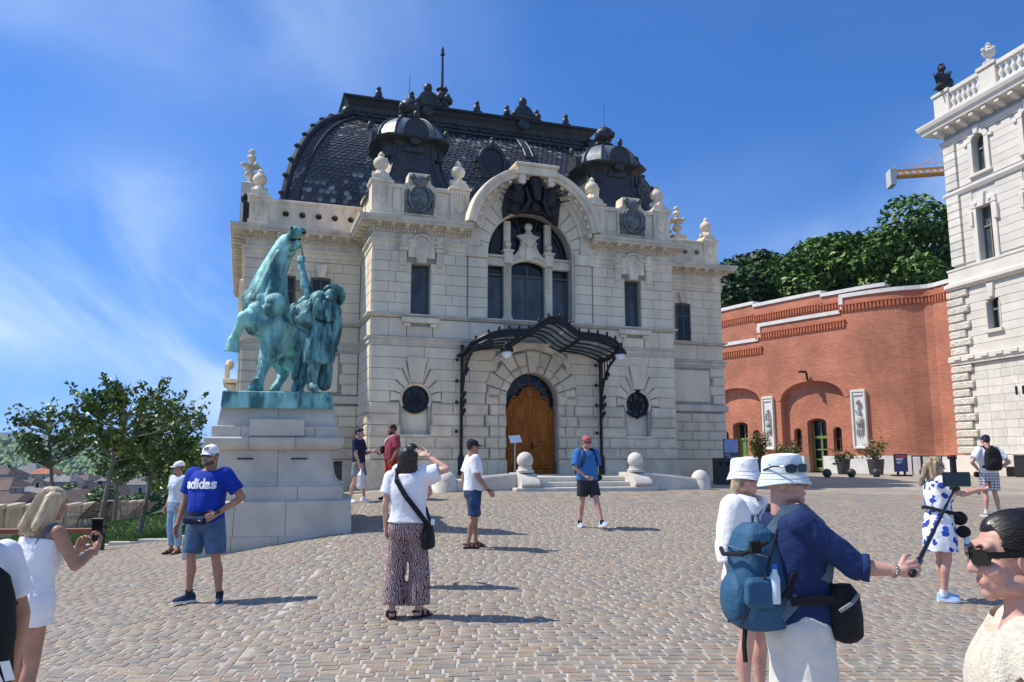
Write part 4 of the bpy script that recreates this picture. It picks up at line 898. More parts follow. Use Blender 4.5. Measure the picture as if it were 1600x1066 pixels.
for i in range(11):
    z0=1.95+i*.415; L=1.25 if i%2==0 else .98
    MB().cbox(.38,.5+L,-.20,.4,z0+.02,z0+.40,.06).build('quoin',M_whr,pal)
    prow(.55+L,7.2,z0,z0+.415,-.05,.008,M_wha,.85,.25 if i%2 else -.1)
MB().box(.3,15,-.22,.4,.4,1.9,.03).build('plinth',M_wht,pal)
for i in range(8):
    z0=7.05+i*.425; L=1.3 if i%2 else 1.0
    MB().cbox(.42,.5+L,-.17,.4,z0+.02,z0+.41,.06).build('quoin',M_whr,pal)
    zs=z0+.425; segs=[(.55+L,2.9),(3.7,6.05),(6.85,9.2)] if 8.0<zs<9.9 else [(.55+L,9.2)]
    for a,b in segs: prow(a,b,z0,z0+.425,-.04,.02,M_wht,3.5,0)
for i in range(9):
    z0=11.75+i*.415; MB().cbox(.93,1.75,-.12,.4,z0+.012,z0+.40,.02).build('quoin',M_wha,pal)
    for a,b in ((1.8,2.55),(4.05,5.7),(7.2,8.85)): prow(a,b,z0,z0+.415,-.02,.012,M_wht,3,0)
for i in range(6):
    z0=15.85+i*.4; MB().cbox(.97,1.75,-.12,.4,z0+.012,z0+.388,.02).build('quoin',M_wha,pal)
    for a,b in ((1.8,2.62),(4.0,5.8),(7.1,8.9)): prow(a,b,z0,z0+.4,-.02,.012,M_wht,3,0)
def pmold(name,prof,m=M_wht,s0=.95): molding(name,[(s0,10),(s0,0),(15,0)],prof,m,parent=pal)
pmold('string_course',[(0,6.55),(.2,6.55),(.22,6.68),(.28,6.72),(.28,6.98),(.12,7.04),(0,7.04)],s0=.6)
for k in range(16): MB().box(.75+k*.9,.75+k*.9+.45,-.34,-.24,6.78,6.96,.01).build('string_block',M_wht,pal)
pmold('string_course',[(0,10.45),(.18,10.5),(.3,10.62),(.3,10.78),(.12,10.9),(.12,11.45),(.16,11.5),(.16,11.6),(0,11.62)],s0=.75)
pmold('string_course',[(0,15.42),(.1,15.45),(.18,15.6),(.18,15.7),(.05,15.78),(0,15.78)])
pmold('architrave',[(0,18.28),(.08,18.3),(.08,18.42),(.16,18.5),(.16,18.6),(0,18.65)])
pmold('cornice',[(0,18.9),(.15,18.95),(.2,19.05),(.25,19.1),(.72,19.2),(.76,19.35),(.86,19.45),(.92,19.62),(.92,19.7),(0,19.85)])
for k in range(14):
    s=1.15+k*.82; m=MB(); m.prism([(-.2,18.78),(-.2,19.1),(-.66,19.15),(-.66,19.0),(-.45,18.9)],s-.14,s+.14,.02,ax='yz'); m.build('modillion',M_wht,pal)
for k,c in enumerate(wcs[:3]):
    for kind,z0,z1,w,rise in (('s',8.1,9.68,.36,.2),('m',11.63,14.4,.48,0),('t',16.25,18.2,.4,.3)):
        gpoly=archw(c,w,z0,z1,rise) if rise else rect(c-w,c+w,z0,z1)
        pn=MB().prism(gpoly,.32,.36).build('window',M_curt if kind!='s' else M_glass,pal); f=MB(); zt=z1-rise
        for a,b in ((-w,-w+.06),(-.035,.035),(w-.06,w)): f.box(c+a,c+b,.26,.315,z0,zt)
        zz=z0+(z1-z0)*.64; f.box(c-w,c+w,.24,.255,zz-.05,zz+.05); f.box(c-w,c+w,.245,.312,z0,z0+.06)
        f.build('window_frame',mat('pale_olive_window_frame',(.20,.195,.15),.5),pn)
        sl=MB(); 
        if kind=='s':
            sl.box(c-.5,c+.55,-.2,.03,z0-.2,z0-.02,.02); sl.prism([(c-.12,z1),(c+.12,z1),(c+.22,z1+.7),(c-.22,z1+.7)],-.16,.02,.02); 
            sl.tube([(c-w-.06,-.04,z0),(c-w-.06,-.04,zt)],.05,6); sl.tube([(c+w+.06,-.04,z0),(c+w+.06,-.04,zt)],.05,6)
        else:
            e=.14; 
            sl.box(c-w-.26,c-w-.0,-.1,.03,z0-.05,zt,.02); sl.box(c+w,c+w+.26,-.1,.03,z0-.05,zt,.02); sl.box(c-w-.34,c+w+.34,-.14,.03,z0-.2,z0-.051,.02)
            if kind=='m':
                sl.prism([(c-w-.34,z1),(c+w+.34,z1),(c+w+.3,z1+.35),(c+.3,z1+.55),(c-.3,z1+.55),(c-w-.3,z1+.35)],-.13,.03,.02); sl.prism([(c-.15,z1-.05),(c+.15,z1-.05),(c+.24,z1+.66),(c-.24,z1+.66)],-.24,.0,.02)
                for q in (-1,1): sl.box(c+q*(w+.3)-.1,c+q*(w+.3)+.1,-.18,.02,z1-.9,z1-.1,.03); sl.ball((c+q*.45,-.14,z1+.22),(.12,.06,.12),8,6)
            else:
                sl.prism([(c-w-.3,zt)]+[(c+(w+.3)*cos(R(a)),zt+(rise+.26)*sin(R(a))) for a in range(165,14,-15)]+[(c+w+.3,zt)]+[(c+w,zt)]+[(c+w*cos(R(a)),zt+rise*sin(R(a))) for a in range(15,166,15)]+[(c-w,zt)],-.12,.03,.01)
                sl.prism([(c-.12,z1),(c+.12,z1),(c+.2,z1+.45),(c-.2,z1+.45)],-.2,.02,.02)
                for q in (-1,1): sl.box(c+q*(w+.42)-.12,c+q*(w+.42)+.12,-.12,.02,zt-.1,zt+.06,.02)
        sl.build('window_surround',M_wht,pal)
for s in (4.25,4.65): MB().box(s-.07,s+.07,-.062,-.04,4.75,5.15).build('wall_slot',M_iron,pal)
# balustrade
def baluster(s):
    return ('baluster',s)
bpro=[(.13,19.95),(.13,20.02),(.08,20.06),(.07,20.12),(.15,20.32),(.15,20.42),(.08,20.58),(.07,20.66),(.12,20.72),(.12,20.8)]
bme=MB().lathe(bpro,(0,0,0),8).mesh('baluster',50); bme.materials.append(M_wht)
for a,b in ((2.25,4.3),(5.35,8.6),(9.7,12.9)):
    n=round((b-a)/.36)
    for i in range(n): link('baluster',bme,pal,None,(a+(i+.5)*(b-a)/n,-.45,0))
    r=MB(); r.box(a,b,-.63,-.27,20.8,21.05,.03); r.box(a,b,-.63,-.27,19.72,19.95,.02); r.build('balustrade_rail',M_wht,pal)
for a,b in ((1.2,2.24),(4.31,5.34),(8.61,9.69)):
    p=MB(); p.box(a,b,-.65,-.23,19.72,20.95,.02); p.box(a-.08,b+.08,-.73,-.18,20.95,21.15,.03); p.build('balustrade_pedestal',M_wht,pal)
rr=MB(); rr.box(1.2,1.6,-.3,9,19.72,21.05,.03); rr.build('balustrade_rail',M_wht,pal)
un=MB(); un.lathe([(.3,21.15),(.32,21.25),(.14,21.35),(.12,21.5),(.28,21.62),(.32,21.8),(.2,21.9),(.22,22.0),(.1,22.1),(.14,22.2),(.03,22.3)],(4.85,-.43,0),12)
for a in range(4): un.ball((4.85+.32*cos(a*PI/2),-.43+.32*sin(a*PI/2),21.88),.1,8,6)
un.build('urn',M_wht,pal,smooth=45)
# dark helmeted trophy on the corner of the palace
q=PO+Vector((cos(PA),sin(PA),0))*1.72+Vector((.978,.2098,0))*(-.43)
tp=empty('roof_trophy_statue',(q.x,q.y,21.15),PA+PI*.5,'dark bronze helmeted armour trophy standing on the palace corner pedestal','statue'); random.seed(5)
b=MB(); b.ball((0,0,.28),(.42,.3,.3),12,8); b.ball((0,0,.72),(.32,.24,.4),12,8); b.capsule((-.34,0,.9),(.34,0,.9),.15,.15); b.ball((.28,-.18,.5),(.24,.1,.3),12,8); b.cone((0,0,1.0),(0,0,1.2),.12,.1); b.ball((0,-.02,1.33),(.17,.2,.2),12,8)
b.tube([(0,.22,1.2),(0,.2,1.48),(0,.05,1.62),(0,-.15,1.58),(0,-.22,1.5)],[.05,.07,.07,.06,.03],8); b.ball((0,-.2,1.3),(.1,.07,.1),8,6)
for a in (.35,.55,-.3,.45): b.tube([(a*.6,.1,.2),(a*1.3,.15,1.2+a*.3)],.035,6); 
b.tube([(-.3,-.1,.3),(-.75,-.15,-.05)],[.1,.03],8); b.tube([(-.2,-.2,.2),(-.6,-.3,.05)],[.09,.03],8); b.build('trophy',M_bronze_d,tp,smooth=50)
# ---------------- curved brick wall ----------------
WP=[(23.9,41.0),(23.45,42.2),(23.05,43.3),(21.6,44.0),(20.0,45.4),(18.2,47.8),(16.3,50.6),(14.2,54.),(12.2,58.),(10.8,62.)]
def catmull(P,n=24):
    P=[Vector(p) for p in P]; out=[]
    for i in range(len(P)-1):
        p0=P[max(i-1,0)];p1=P[i];p2=P[i+1];p3=P[min(i+2,len(P)-1)]
        for k in range(n):
            t=k/n; out.append(.5*((2*p1)+(p2-p0)*t+(2*p0-5*p1+4*p2-p3)*t*t+(3*p1-p0-3*p2+p3)*t**3))
    return out+[P[-1]]
WC=catmull(WP); WS=[0]
for a,b in zip(WC,WC[1:]): WS.append(WS[-1]+(b-a).length)
WS=np.array(WS); WXY=np.array([(p.x,p.y) for p in WC])
def wpt(s,off=0.):
    x=np.interp(s,WS,WXY[:,0]); y=np.interp(s,WS,WXY[:,1]); e=.05; tx=np.interp(s+e,WS,WXY[:,0])-np.interp(s-e,WS,WXY[:,0]); ty=np.interp(s+e,WS,WXY[:,1])-np.interp(s-e,WS,WXY[:,1]); l=math.hypot(tx,ty)
    return (x+ty/l*off,y-tx/l*off)         # off>0 goes back into the hill
def s_at_px(px):
    best=min(range(len(WS)),key=lambda i:abs(800+1258*WXY[i,0]/WXY[i,1]-px)); return WS[best]
def brick_mat():
    m=mat('red_brick',(1,1,1),.88,bump=.0); nt=m.node_tree; N=nt.nodes; L=nt.links; b=N['Principled BSDF']
    uv=N.new('ShaderNodeUVMap'); br=N.new('ShaderNodeTexBrick'); L.new(uv.outputs[0],br.inputs[0]); br.inputs['Scale'].default_value=1; br.inputs['Brick Width'].default_value=.26; br.inputs['Row Height'].default_value=.078; br.inputs['Mortar Size'].default_value=.009; br.inputs['Bias'].default_value=0
    br.inputs['Color1'].default_value=(.55,.188,.10,1); br.inputs['Color2'].default_value=(.41,.125,.068,1); br.inputs['Mortar'].default_value=(.47,.28,.19,1)
    n=N.new('ShaderNodeTexNoise'); n.inputs['Scale'].default_value=.45; n.inputs['Detail'].default_value=9; L.new(uv.outputs[0],n.inputs[0]); r=N.new('ShaderNodeMapRange'); r.inputs[1].default_value=.35; r.inputs[2].default_value=.7; r.inputs[3].default_value=.78; r.inputs[4].default_value=1.2; L.new(n.outputs[0],r.inputs[0])
    v=N.new('ShaderNodeVectorMath'); v.operation='SCALE'; L.new(br.outputs[0],v.inputs[0]); L.new(r.outputs[0],v.inputs['Scale']); L.new(v.outputs[0],b.inputs['Base Color'])
    bp=N.new('ShaderNodeBump'); bp.inputs['Strength'].default_value=.5; bp.inputs['Distance'].default_value=.01; bp.invert=True; L.new(br.outputs['Fac'],bp.inputs['Height']); L.new(bp.outputs[0],b.inputs['Normal']); return m
M_brick=brick_mat()
class SW:
    """a strip of wall described in (arc length, z, depth) and bent onto the curve, with brick UVs"""
    def __init__(s): s.v=[];s.f=[];s.uv=[]
    def quad(s,pts):
        k=len(s.v)
        for a,z,d in pts: x,y=wpt(a,d); s.v.append((x,y,z)); s.uv.append((a+(d if abs(pts[0][0]-pts[2][0])<1e-6 else 0),z+(d if abs(pts[0][1]-pts[2][1])<1e-6 and abs(pts[0][1]-pts[1][1])<1e-6 else 0)))
        s.f.append((k,k+1,k+2,k+3))
    def build(s,name,m,parent):
        me=bpy.data.meshes.new(name); me.from_pydata(s.v,[],s.f); u=me.uv_layers.new(name='UVMap')
        for p in me.polygons:
            for li in p.loop_indices: u.data[li].uv=s.uv[me.loops[li].vertex_index]
        fixn(me); return link(name,me,parent,m)
def band(sw,s0,s1,z0,z1,d0,d1,step=.4,dz=0.):
    n=max(1,int(abs(s1-s0)/step)); e=np.linspace(s0,s1,n+1)
    for a,b in zip(e,e[1:]):
        sw.quad([(a,z0,d0),(b,z0,d0),(b,z1,d0),(a,z1,d0)]); sw.quad([(a,z1,d0),(b,z1,d0),(b,z1,d1),(a,z1,d1)]); sw.quad([(a,z0,d0),(b,z0,d0),(b,z0,d1),(a,z0,d1)])
    for a in (s0,s1): sw.quad([(a,z0,d0),(a,z1,d0),(a,z1,d1),(a,z0,d1)])
bw=empty('brick_wall',(0,0,0),0,'curved red brick retaining wall with white stepped copings and blind arches','wall')
S1=s_at_px(1330); S2=s_at_px(1196); SE=WS[-1]
def ztop(s): return 11.1 if s<S1 else (10.2 if s<S2 else 9.3)
A1=s_at_px(1273); A2=s_at_px(1152); hw=2.2
ops=[]   # (s0,s1,ztop function,zbottom,depth,level)
def arch_op(c,w,zs,rise,z0,d): ops.append((c-w,c+w,lambda s:zs+rise*math.sqrt(max(0,1-((s-c)/w)**2)),z0,d))
for c in (A1,A2):
    arch_op(c,hw,5.3,1.1,1.9,.40); arch_op(c+.0,.65,3.9,.25,.6,1.05)
    for q in (-1,1): arch_op(c+q*1.35,.28,3.4,.2,2.15,.85)
edges=set([0,SE,S1,S2]); 
for o in ops:
    for t in np.linspace(o[0],o[1],15 if o[1]-o[0]>1 else 7): edges.add(float(t))
for t in np.arange(0,SE,.45): edges.add(float(t))
edges=sorted(edges); ee=[edges[0]]
for t in edges[1:]:
    if t-ee[-1]>.004: ee.append(t)
def pieces(s,mid):
    """vertical run of (z0,z1,depth) at s, using the openings active at mid"""
    act=[o for o in ops if o[0]<mid<o[1]]; zs=[.4,ztop(mid)]
    for o in act: zs+=[o[3],o[2](s)]
    zs=sorted(zs); out=[]
    for a,b in zip(zs,zs[1:]):
        if b-a<1e-4: out.append((a,b,None)); continue
        m=(a+b)/2; d=0
        for o in act:
            if o[3]<m<o[2](s): d=max(d,o[4])
        out.append((a,b,d))
    return out
sw=SW(); prev=None
for a,b in zip(ee,ee[1:]):
    m=(a+b)/2; pa=pieces(a+1e-5,m); pb=pieces(b-1e-5,m)
    for k,(x,y) in enumerate(zip(pa,pb)):
        d=x[2] if x[2] is not None else y[2]
        if d is None: continue
        sw.quad([(a,x[0],d),(b,y[0],d),(b,y[1],d),(a,x[1],d)])
        if k+1<len(pa):
            d2=pa[k+1][2] if pa[k+1][2] is not None else pb[k+1][2]
            if d2 is not None and abs(d2-d)>1e-3: sw.quad([(a,x[1],d),(b,y[1],d),(b,y[1],d2),(a,x[1],d2)])
    if prev is not None:
        L_,R_=prev,pa
        for x in L_:
            for y in R_:
                z0=max(x[0],y[0]); z1=min(x[1],y[1])
                if z1-z0>.01 and x[2] is not None and y[2] is not None and abs(x[2]-y[2])>1e-3: sw.quad([(a,z0,x[2]),(a,z1,x[2]),(a,z1,y[2]),(a,z0,y[2])])
    prev=pb
for a,b in ((0,S1),(S1,S2),(S2,SE)): band(sw,a,b,ztop((a+b)/2)-2,ztop((a+b)/2)-.002,.6,.62)
sw.build('brick_face',M_brick,bw)
rw_=SW(); RS=[0,s_at_px(1386),s_at_px(1268),s_at_px(1155),SE]; RZ=[11.1,11.85,12.05,12.25]
for k in range(1,4): band(rw_,RS[k],RS[k+1],8.5,RZ[k],2.0,2.5)
rw_.build('brick_face',M_brick,bw)
M_cop=mat('white_coping',(.72,.70,.65),.8,var=.12,vscale=2,bump=.2,bscale=30)
def coping(s0,s1,z,d0,d1): c=SW(); band(c,s0,s1,z,z+.22,d0,d1); c.build('coping',M_cop,bw)
coping(0,S1+.1,11.1,-.08,.75); coping(S1+.1,S2+.1,10.2,-.08,.75); coping(S2+.1,SE,9.3,-.08,.75)
for z0,z1,s in ((10.2,11.1,S1),(9.3,10.2,S2)): c=SW(); band(c,s-.12,s+.14,z0+.22,z1+.0,-.09,.74); c.build('coping',M_cop,bw)
for k in range(1,4): coping(RS[k]-.05,RS[k+1],RZ[k],1.9,2.6)
M_cb=mat('red_brick_corbel',(.50,.155,.07),.9,var=.25,vscale=6)
def corbel(s0,s1,z,d):
    c=SW(); band(c,s0,s1,z+.34,z+.42,d-.12,d+.02); band(c,s0,s1,z-.1,z,d-.03,d+.02); n=int((s1-s0)/.2)
    for i in range(n): a=s0+(i+.3)*(s1-s0)/n; band(c,a,a+.11,z,z+.34,d-.1,d+.02,step=1)
    c.build('corbel_course',M_brick,bw,) if False else c.build('corbel_course',M_cb,bw)
corbel(0,S1+.2,10.3,0); corbel(S1-.2,S2+.3,9.4,0); corbel(S2-.2,SE,8.5,0)
corbel(RS[1]+2.2,RS[2]+.1,10.95,2.0); corbel(RS[2]-.1,RS[3],11.05,2.0); corbel(RS[3],SE,11.15,2.0)
for c in (A1,A2):
    r=SW()
    for k in range(24):
        a0=-hw-.3+(2*hw+.6)*k/24; a1=-hw-.3+(2*hw+.6)*(k+1)/24; Z=lambda a,e:5.3+(1.1+e)*math.sqrt(max(0,1-(a/(hw+e))**2)); 
        r.quad([(c+a0*hw/(hw+.3),Z(a0*hw/(hw+.3),0),-.03),(c+a1*hw/(hw+.3),Z(a1*hw/(hw+.3),0),-.03),(c+a1,Z(a1,.3),-.03),(c+a0,Z(a0,.3),-.03)])
    r.build('arch_band',M_brick,bw)
pb_=SW(); 
e=[0]+sorted([v for c in (A1,A2) for v in (c-.64,c+.64)])+[SE]
for a,b in zip(e[::2],e[1::2]): band(pb_,a,b,.4,1.9,-.1,.45)
pb_.build('plinth',M_cop,bw)
M_green=mat('green_painted_timber',(.17,.25,.075),.5,var=.15,vscale=5)
for i,c in enumerate((A1,A2)):
    dd=SW(); d=.85
    if i==0:
        gl_=SW(); band(gl_,c-.6,c+.6,1.0,4.0,d+.1,d+.13); o_=gl_.build('door_glass',M_glass,bw)
    else: band(dd,c-.6,c+.6,1.0,3.0,d+.05,d+.1); gl_=SW(); band(gl_,c-.6,c+.6,3.0,4.0,d+.1,d+.13); gl_.build('door_glass',M_glass,bw)
    for a,b in ((-.6,-.5),(-.06,-.005),(.005,.06),(.5,.6)): band(dd,c+a,c+b,1.0,3.0 if abs(a)<.4 else 3.9,d,d+.06)
    for z,h in ((1.0,.22),(1.65,.1),(2.25,.08) if i==0 else (1.9,.05),(2.95,.16)): band(dd,c-.6,c+.6,z,z+h,d-.02,d+.05)
    band(dd,c-.03,c+.03,3.1,3.95,d,d+.05); dd.build('green_door',M_green,bw)
    for q in (-1,1):
        w_=SW(); band(w_,c+q*1.35-.28,c+q*1.35+.28,2.15,3.6,.72,.75); w_.build('slit_window',M_glass,bw); w2=SW(); band(w2,c+q*1.35-.28,c+q*1.35+.28,2.85,2.9,.66,.7); band(w2,c+q*1.35-.02,c+q*1.35+.02,2.15,3.5,.68,.71); w2.build('window_bar',M_frame,bw)
    # long carved relief
    s=s_at_px(1349 if i==0 else 1205.5); x,y=wpt(s,-.02); x2,y2=wpt(s+.2,-.02); an=math.atan2(y2-y,x2-x)+PI
    rl=empty('relief_panel',(x,y,0),an,'tall white stone relief of hanging arms to the right of the green glazed door' if i==0 else 'tall white stone relief of hanging arms between the two brick arches','relief','stone reliefs on the brick wall')
    p=MB(); p.box(-.36,.36,-.08,.05,2.35,5.6,.02); p.build('slab',M_cop,rl); f=MB(); 
    for a,b,zz0,zz1 in ((-.42,-.33,2.3,5.65),(.33,.42,2.3,5.65),(-.33,.33,5.5,5.65),(-.33,.33,2.3,2.42)): f.box(a,b,-.16,.04,zz0,zz1,.02)
    f.box(-.28,.28,-.14,-.08,5.32,5.44,.02); f.build('frame',M_cop,rl)
    c_=MB(); random.seed(8+i)
    if i==0:
        c_.ball((.0,-.16,4.95),(.13,.14,.15),10,8); c_.ball((.0,-.24,4.97),.06,8,6); c_.tube([(0,-.12,4.8),(.03,-.14,4.4),(.0,-.13,4.1)],[.06,.1,.06],8); c_.ball((.04,-.15,3.85),(.24,.16,.3),12,8)
        for a in (-.16,-.05,.08,.18): c_.tube([(a*.5,-.13,3.6),(a,-.14,3.2),(a*1.2,-.13,2.9+abs(a))],[.05,.04,.02],6)
        c_.tube([(-.2,-.12,4.5),(.2,-.14,3.4)],.03,6)
    else:
        c_.ball((.02,-.14,4.75),(.12,.1,.1),10,8)
        for a in (-.14,0,.14): c_.tube([(a,-.12,4.6),(a*1.2,-.14,4.1)],.05,6)
        c_.ball((0,-.15,3.9),(.18,.12,.22),10,8); c_.ball((.08,-.15,3.5),(.16,.12,.2),10,8); c_.tube([(-.12,-.13,3.6),(-.15,-.13,2.9)],.03,6); c_.tube([(.2,-.12,4.4),(.22,-.13,3.2)],.03,6); c_.ball((0,-.13,2.75),(.14,.08,.1),8,6)
    c_.build('carving',mat('carved_relief_stone',(.48,.46,.41),.9,var=.4,vscale=8,bump=.4,bscale=20),rl,smooth=45)
x,y=wpt(A1+.1,-.05); lp=MB(); lp.tube([(x,y,6.45),(x-.1,y-.1,6.5),(x-.12,y-.12,6.85),(x-.28,y-.2,6.95)],.07,6); lp.box(x-.62,x-.2,y-.32,y-.1,6.88,7.0,.02)
tag(lp.build('wall_lamp',M_iron),'black bent arm lamp fixed on the brick wall above the wide blind arch','lamp')
tb=sheet('terrace_ground',np.r_[8:42:2.],np.r_[43:90:2.],lambda x,y:x*0+9.5,mat('terrace_soil',(.12,.11,.07),.95,var=.3),lambda x,y:(y>79.5-1.35*x+.0)&(y>47))
# ---------------- trees ----------------
def leafmat(name,cols,rough=.5):
    m=mat(name,(1,1,1),rough,spec=.35); ramp_by(m,'attr',cols,'rnd'); b=m.node_tree.nodes['Principled BSDF']
    b.inputs['Subsurface Weight'].default_value=0; return m
M_leafA=leafmat('chestnut_leaf',[(.04,.085,.014),(.075,.15,.02),(.10,.195,.028),(.15,.26,.045)],.45)
M_leafB=leafmat('dark_leaf',[(.018,.045,.013),(.032,.075,.018),(.05,.11,.024)],.5)
M_leafC=leafmat('young_tree_leaf',[(.03,.07,.014),(.06,.125,.02),(.09,.175,.028),(.15,.23,.045)],.38)
M_bark=mat('grey_bark',(.22,.19,.155),.95,var=.4,vscale=8,bump=.7,bscale=25,stretch=(1,1,.25))
def leaves(name,C,Nrm,size,m,parent,rg,aspect=1.5,kind=None,jit=.55):
    """one small folded leaf card per point: two quads with a crease"""
    n=len(C); d=Nrm+rg.normal(0,jit,(n,3)); d/=np.linalg.norm(d,axis=1)[:,None]+1e-9
    r=rg.normal(0,1,(n,3)); a=np.cross(d,r); a/=np.linalg.norm(a,axis=1)[:,None]+1e-9; b=np.cross(d,a); s=(size*rg.uniform(.65,1.25,n))[:,None]
    V=np.stack([C-a*s*aspect*.5,C-a*s*.1*aspect+b*s*.42+d*s*.14,C+a*s*aspect*.55,C-a*s*.1*aspect-b*s*.42+d*s*.14],1)
    F=np.array([[0,2,1],[0,3,2]])[None]+np.arange(n)[:,None,None]*4
    o=link(name,bigmesh(name,V.reshape(-1,3),F.reshape(-1,3),np.repeat(rg.random(n),2)),parent,m)
    if kind: o['kind']=kind
    return o
def blob_tree(loc,h,r,label,seed,m=M_leafA,n=9000,size=.34,nb=16,trunk=.3,cz=.58,squash=.75,group=None,conifer=False):
    t=empty('tree',loc,0,label,'tree',group); rg=np.random.default_rng(seed)
    tm=MB(); tm.tube([(0,0,-.3),(.05,0,h*.25),(0,.1,h*.5),(0,0,h*.8)],[trunk,trunk*.75,trunk*.5,.05],10); bl=[]
    for i in range(nb):
        a=rg.uniform(0,2*PI); q=rg.uniform(.25,.78)*r; z=h*rg.uniform(cz-.28,.93); 
        lim=math.sqrt(max(.05,1-((z/h-cz)/(1-cz) if z/h>cz else (cz-z/h)/cz*.9)**2)); q*=lim
        if conifer: q=rg.uniform(.1,.8)*r*max(.05,1-(z/h)); 
        c=np.array([q*cos(a),q*sin(a),z]); br=r*rg.uniform(.26,.46)*(max(.25,1.25-z/h) if conifer else 1); bl.append((c,br)); tm.tube([(0,0,h*.3),tuple(c*.6+np.array([0,0,h*.1])),tuple(c)],[trunk*.35,trunk*.2,.03],6)
    tm.build('trunk',M_bark,t,smooth=60); W_=np.array([b[1]**2 for b in bl]); k=rg.choice(len(bl),n,p=W_/W_.sum())
    d=rg.normal(0,1,(n,3)); d/=np.linalg.norm(d,axis=1)[:,None]; cc=np.array([b[0] for b in bl])[k]; rr=np.array([b[1] for b in bl])[k]
    # leaf tufts: points bunch around tuft centres on the blob skin
    tuft=np.round(d*2.6)/2.6; tuft/=np.linalg.norm(tuft,axis=1)[:,None]+1e-9; d2=d*.55+tuft*.45; rad=rr*(rg.uniform(.55,1.08,n)**.5)
    C=cc+d2*rad[:,None]*np.array([1,1,squash]); Nm=d2*.6+np.array([0,0,.7])
    leaves('crown',C,Nm,size,m,t,rg)
    return t
def P_(px,py,Y): return at(px,py,Y)
TG='tall trees on the terrace above the brick wall'
for px,Y,topy,rw,lab,seed,m in ((1165,66,384,5.0,'dark broad tree at the left end above the brick wall, next to the stone hall',21,M_leafB),
    (1232,64,398,4.6,'bright green tree above the brick wall, second from the stone hall',22,M_leafA),(1290,68,366,5.2,'spreading green tree above the middle of the brick wall',23,M_leafA),
    (1335,62,352,4.6,'lighter green tree above the wall left of the tallest tree',24,M_leafA),(1402,61,308,5.6,'tallest round chestnut tree above the brick wall',25,M_leafA),(1462,64,345,4.6,'dark shaded tree close to the palace corner above the wall',26,M_leafB),(1205,72,415,5.,'low tree behind the others above the left part of the wall',28,M_leafB)):
    p=at(px,topy,Y); h=p.z-9.4; blob_tree((p.x,Y,9.4),h-.7,rw,lab,seed,m,n=10500,size=.36,nb=22,cz=.45,group=TG)
p=at(1478,306,68); blob_tree((p.x,68,9.4),p.z-9.2,3.2,'dark pointed conifer beside the palace above the wall',31,M_leafB,n=6000,size=.35,nb=34,group=None,conifer=True)
# young trees on the lawn: ascending limbs with leaves strung along the twigs
def young_tree(px,Y,toppx,topy,label,seed,n=2600,spread=1.,size=.085,hs=.80,cb=.40):
    z0=at(px,700,Y); x=z0.x; zg=g(x,Y); t=empty('young_tree',(x,Y,zg),0,label,'tree','young trees on the lawn'); rg=np.random.default_rng(seed)
    T=at(toppx,topy,Y); H=(T.z-zg)*hs; dx=T.x-x; tm=MB(); tr=[(0,0,0),(dx*.1+.05,0,H*.2),(dx*.3,.03,H*.45),(dx*.65,0,H*.75),(dx,0,H*.98)]; tm.tube(tr,[.075,.06,.048,.03,.008],9)
    C=[];N_=[]
    for i in range(34):
        f=rg.uniform(cb,.9); b=np.array([np.interp(f*H,[q[2] for q in tr],[q[0] for q in tr]),0,f*H]); a=rg.uniform(0,2*PI); L=H*rg.uniform(.17,.36)*spread*(1.15-.75*abs(f-.55)); up=rg.uniform(.4,.95)
        e=b+np.array([cos(a)*L,sin(a)*L,L*up]); mid=(b+e)/2+np.array([cos(a)*L*.12,sin(a)*L*.12,-L*.05]); tm.tube([tuple(b),tuple(mid),tuple(e)],[.022,.014,.004],5)
        twigs=[(b,mid,e)]
        for j in range(4):
            s=rg.uniform(.3,.9); q=b+(e-b)*s; a2=a+rg.uniform(-1.2,1.2); l2=L*rg.uniform(.3,.5); e2=q+np.array([cos(a2)*l2,sin(a2)*l2,l2*rg.uniform(.2,1)]); twigs.append((q,(q+e2)/2,e2)); tm.tube([tuple(q),tuple(e2)],[.008,.003],4)
        for q0,q1,q2 in twigs:
            for s in rg.uniform(.15,1.03,int(n/34/5)): c=(1-s)**2*q0+2*s*(1-s)*q1+s*s*q2+rg.normal(0,.05,3); C.append(c); N_.append((rg.normal(0,.5),rg.normal(0,.5),.6))
    tm.build('trunk',M_bark,t,smooth=60); leaves('crown',np.array(C),np.array(N_),size,M_leafC,t,rg,jit=.7,aspect=1.35)
    return t
young_tree(160,18.3,212,568,'young leafy tree with leaning pale trunk behind the red railing, largest on the lawn',41,n=3500,spread=1.15,size=.10)
young_tree(226,21.8,272,585,'young tree with a dark thin trunk on the lawn left of the statue pedestal',42,n=2500,spread=1.0,size=.105)
young_tree(91,21.5,75,640,'small sparse young tree at the left end of the lawn',43,n=1300,spread=.8,hs=.97,cb=.55,size=.105)
young_tree(186,26,190,640,'young tree behind the reclining seats in the lawn',44,n=1100,spread=.8,size=.11)
blob_tree((at(285,700,33).x,33,-1.2),at(285,690,33).z+1.2,1.7,'bushy green tree behind the statue pedestal at the terrace edge',45,M_leafC,n=3600,size=.14,nb=12,trunk=.12)
blob_tree((at(318,700,38).x,38,-1.2),at(318,688,38).z+1.2,1.6,'pale leafed tree just left of the stone hall behind the pedestal',46,M_leafC,n=3000,size=.16,nb=10,trunk=.12)
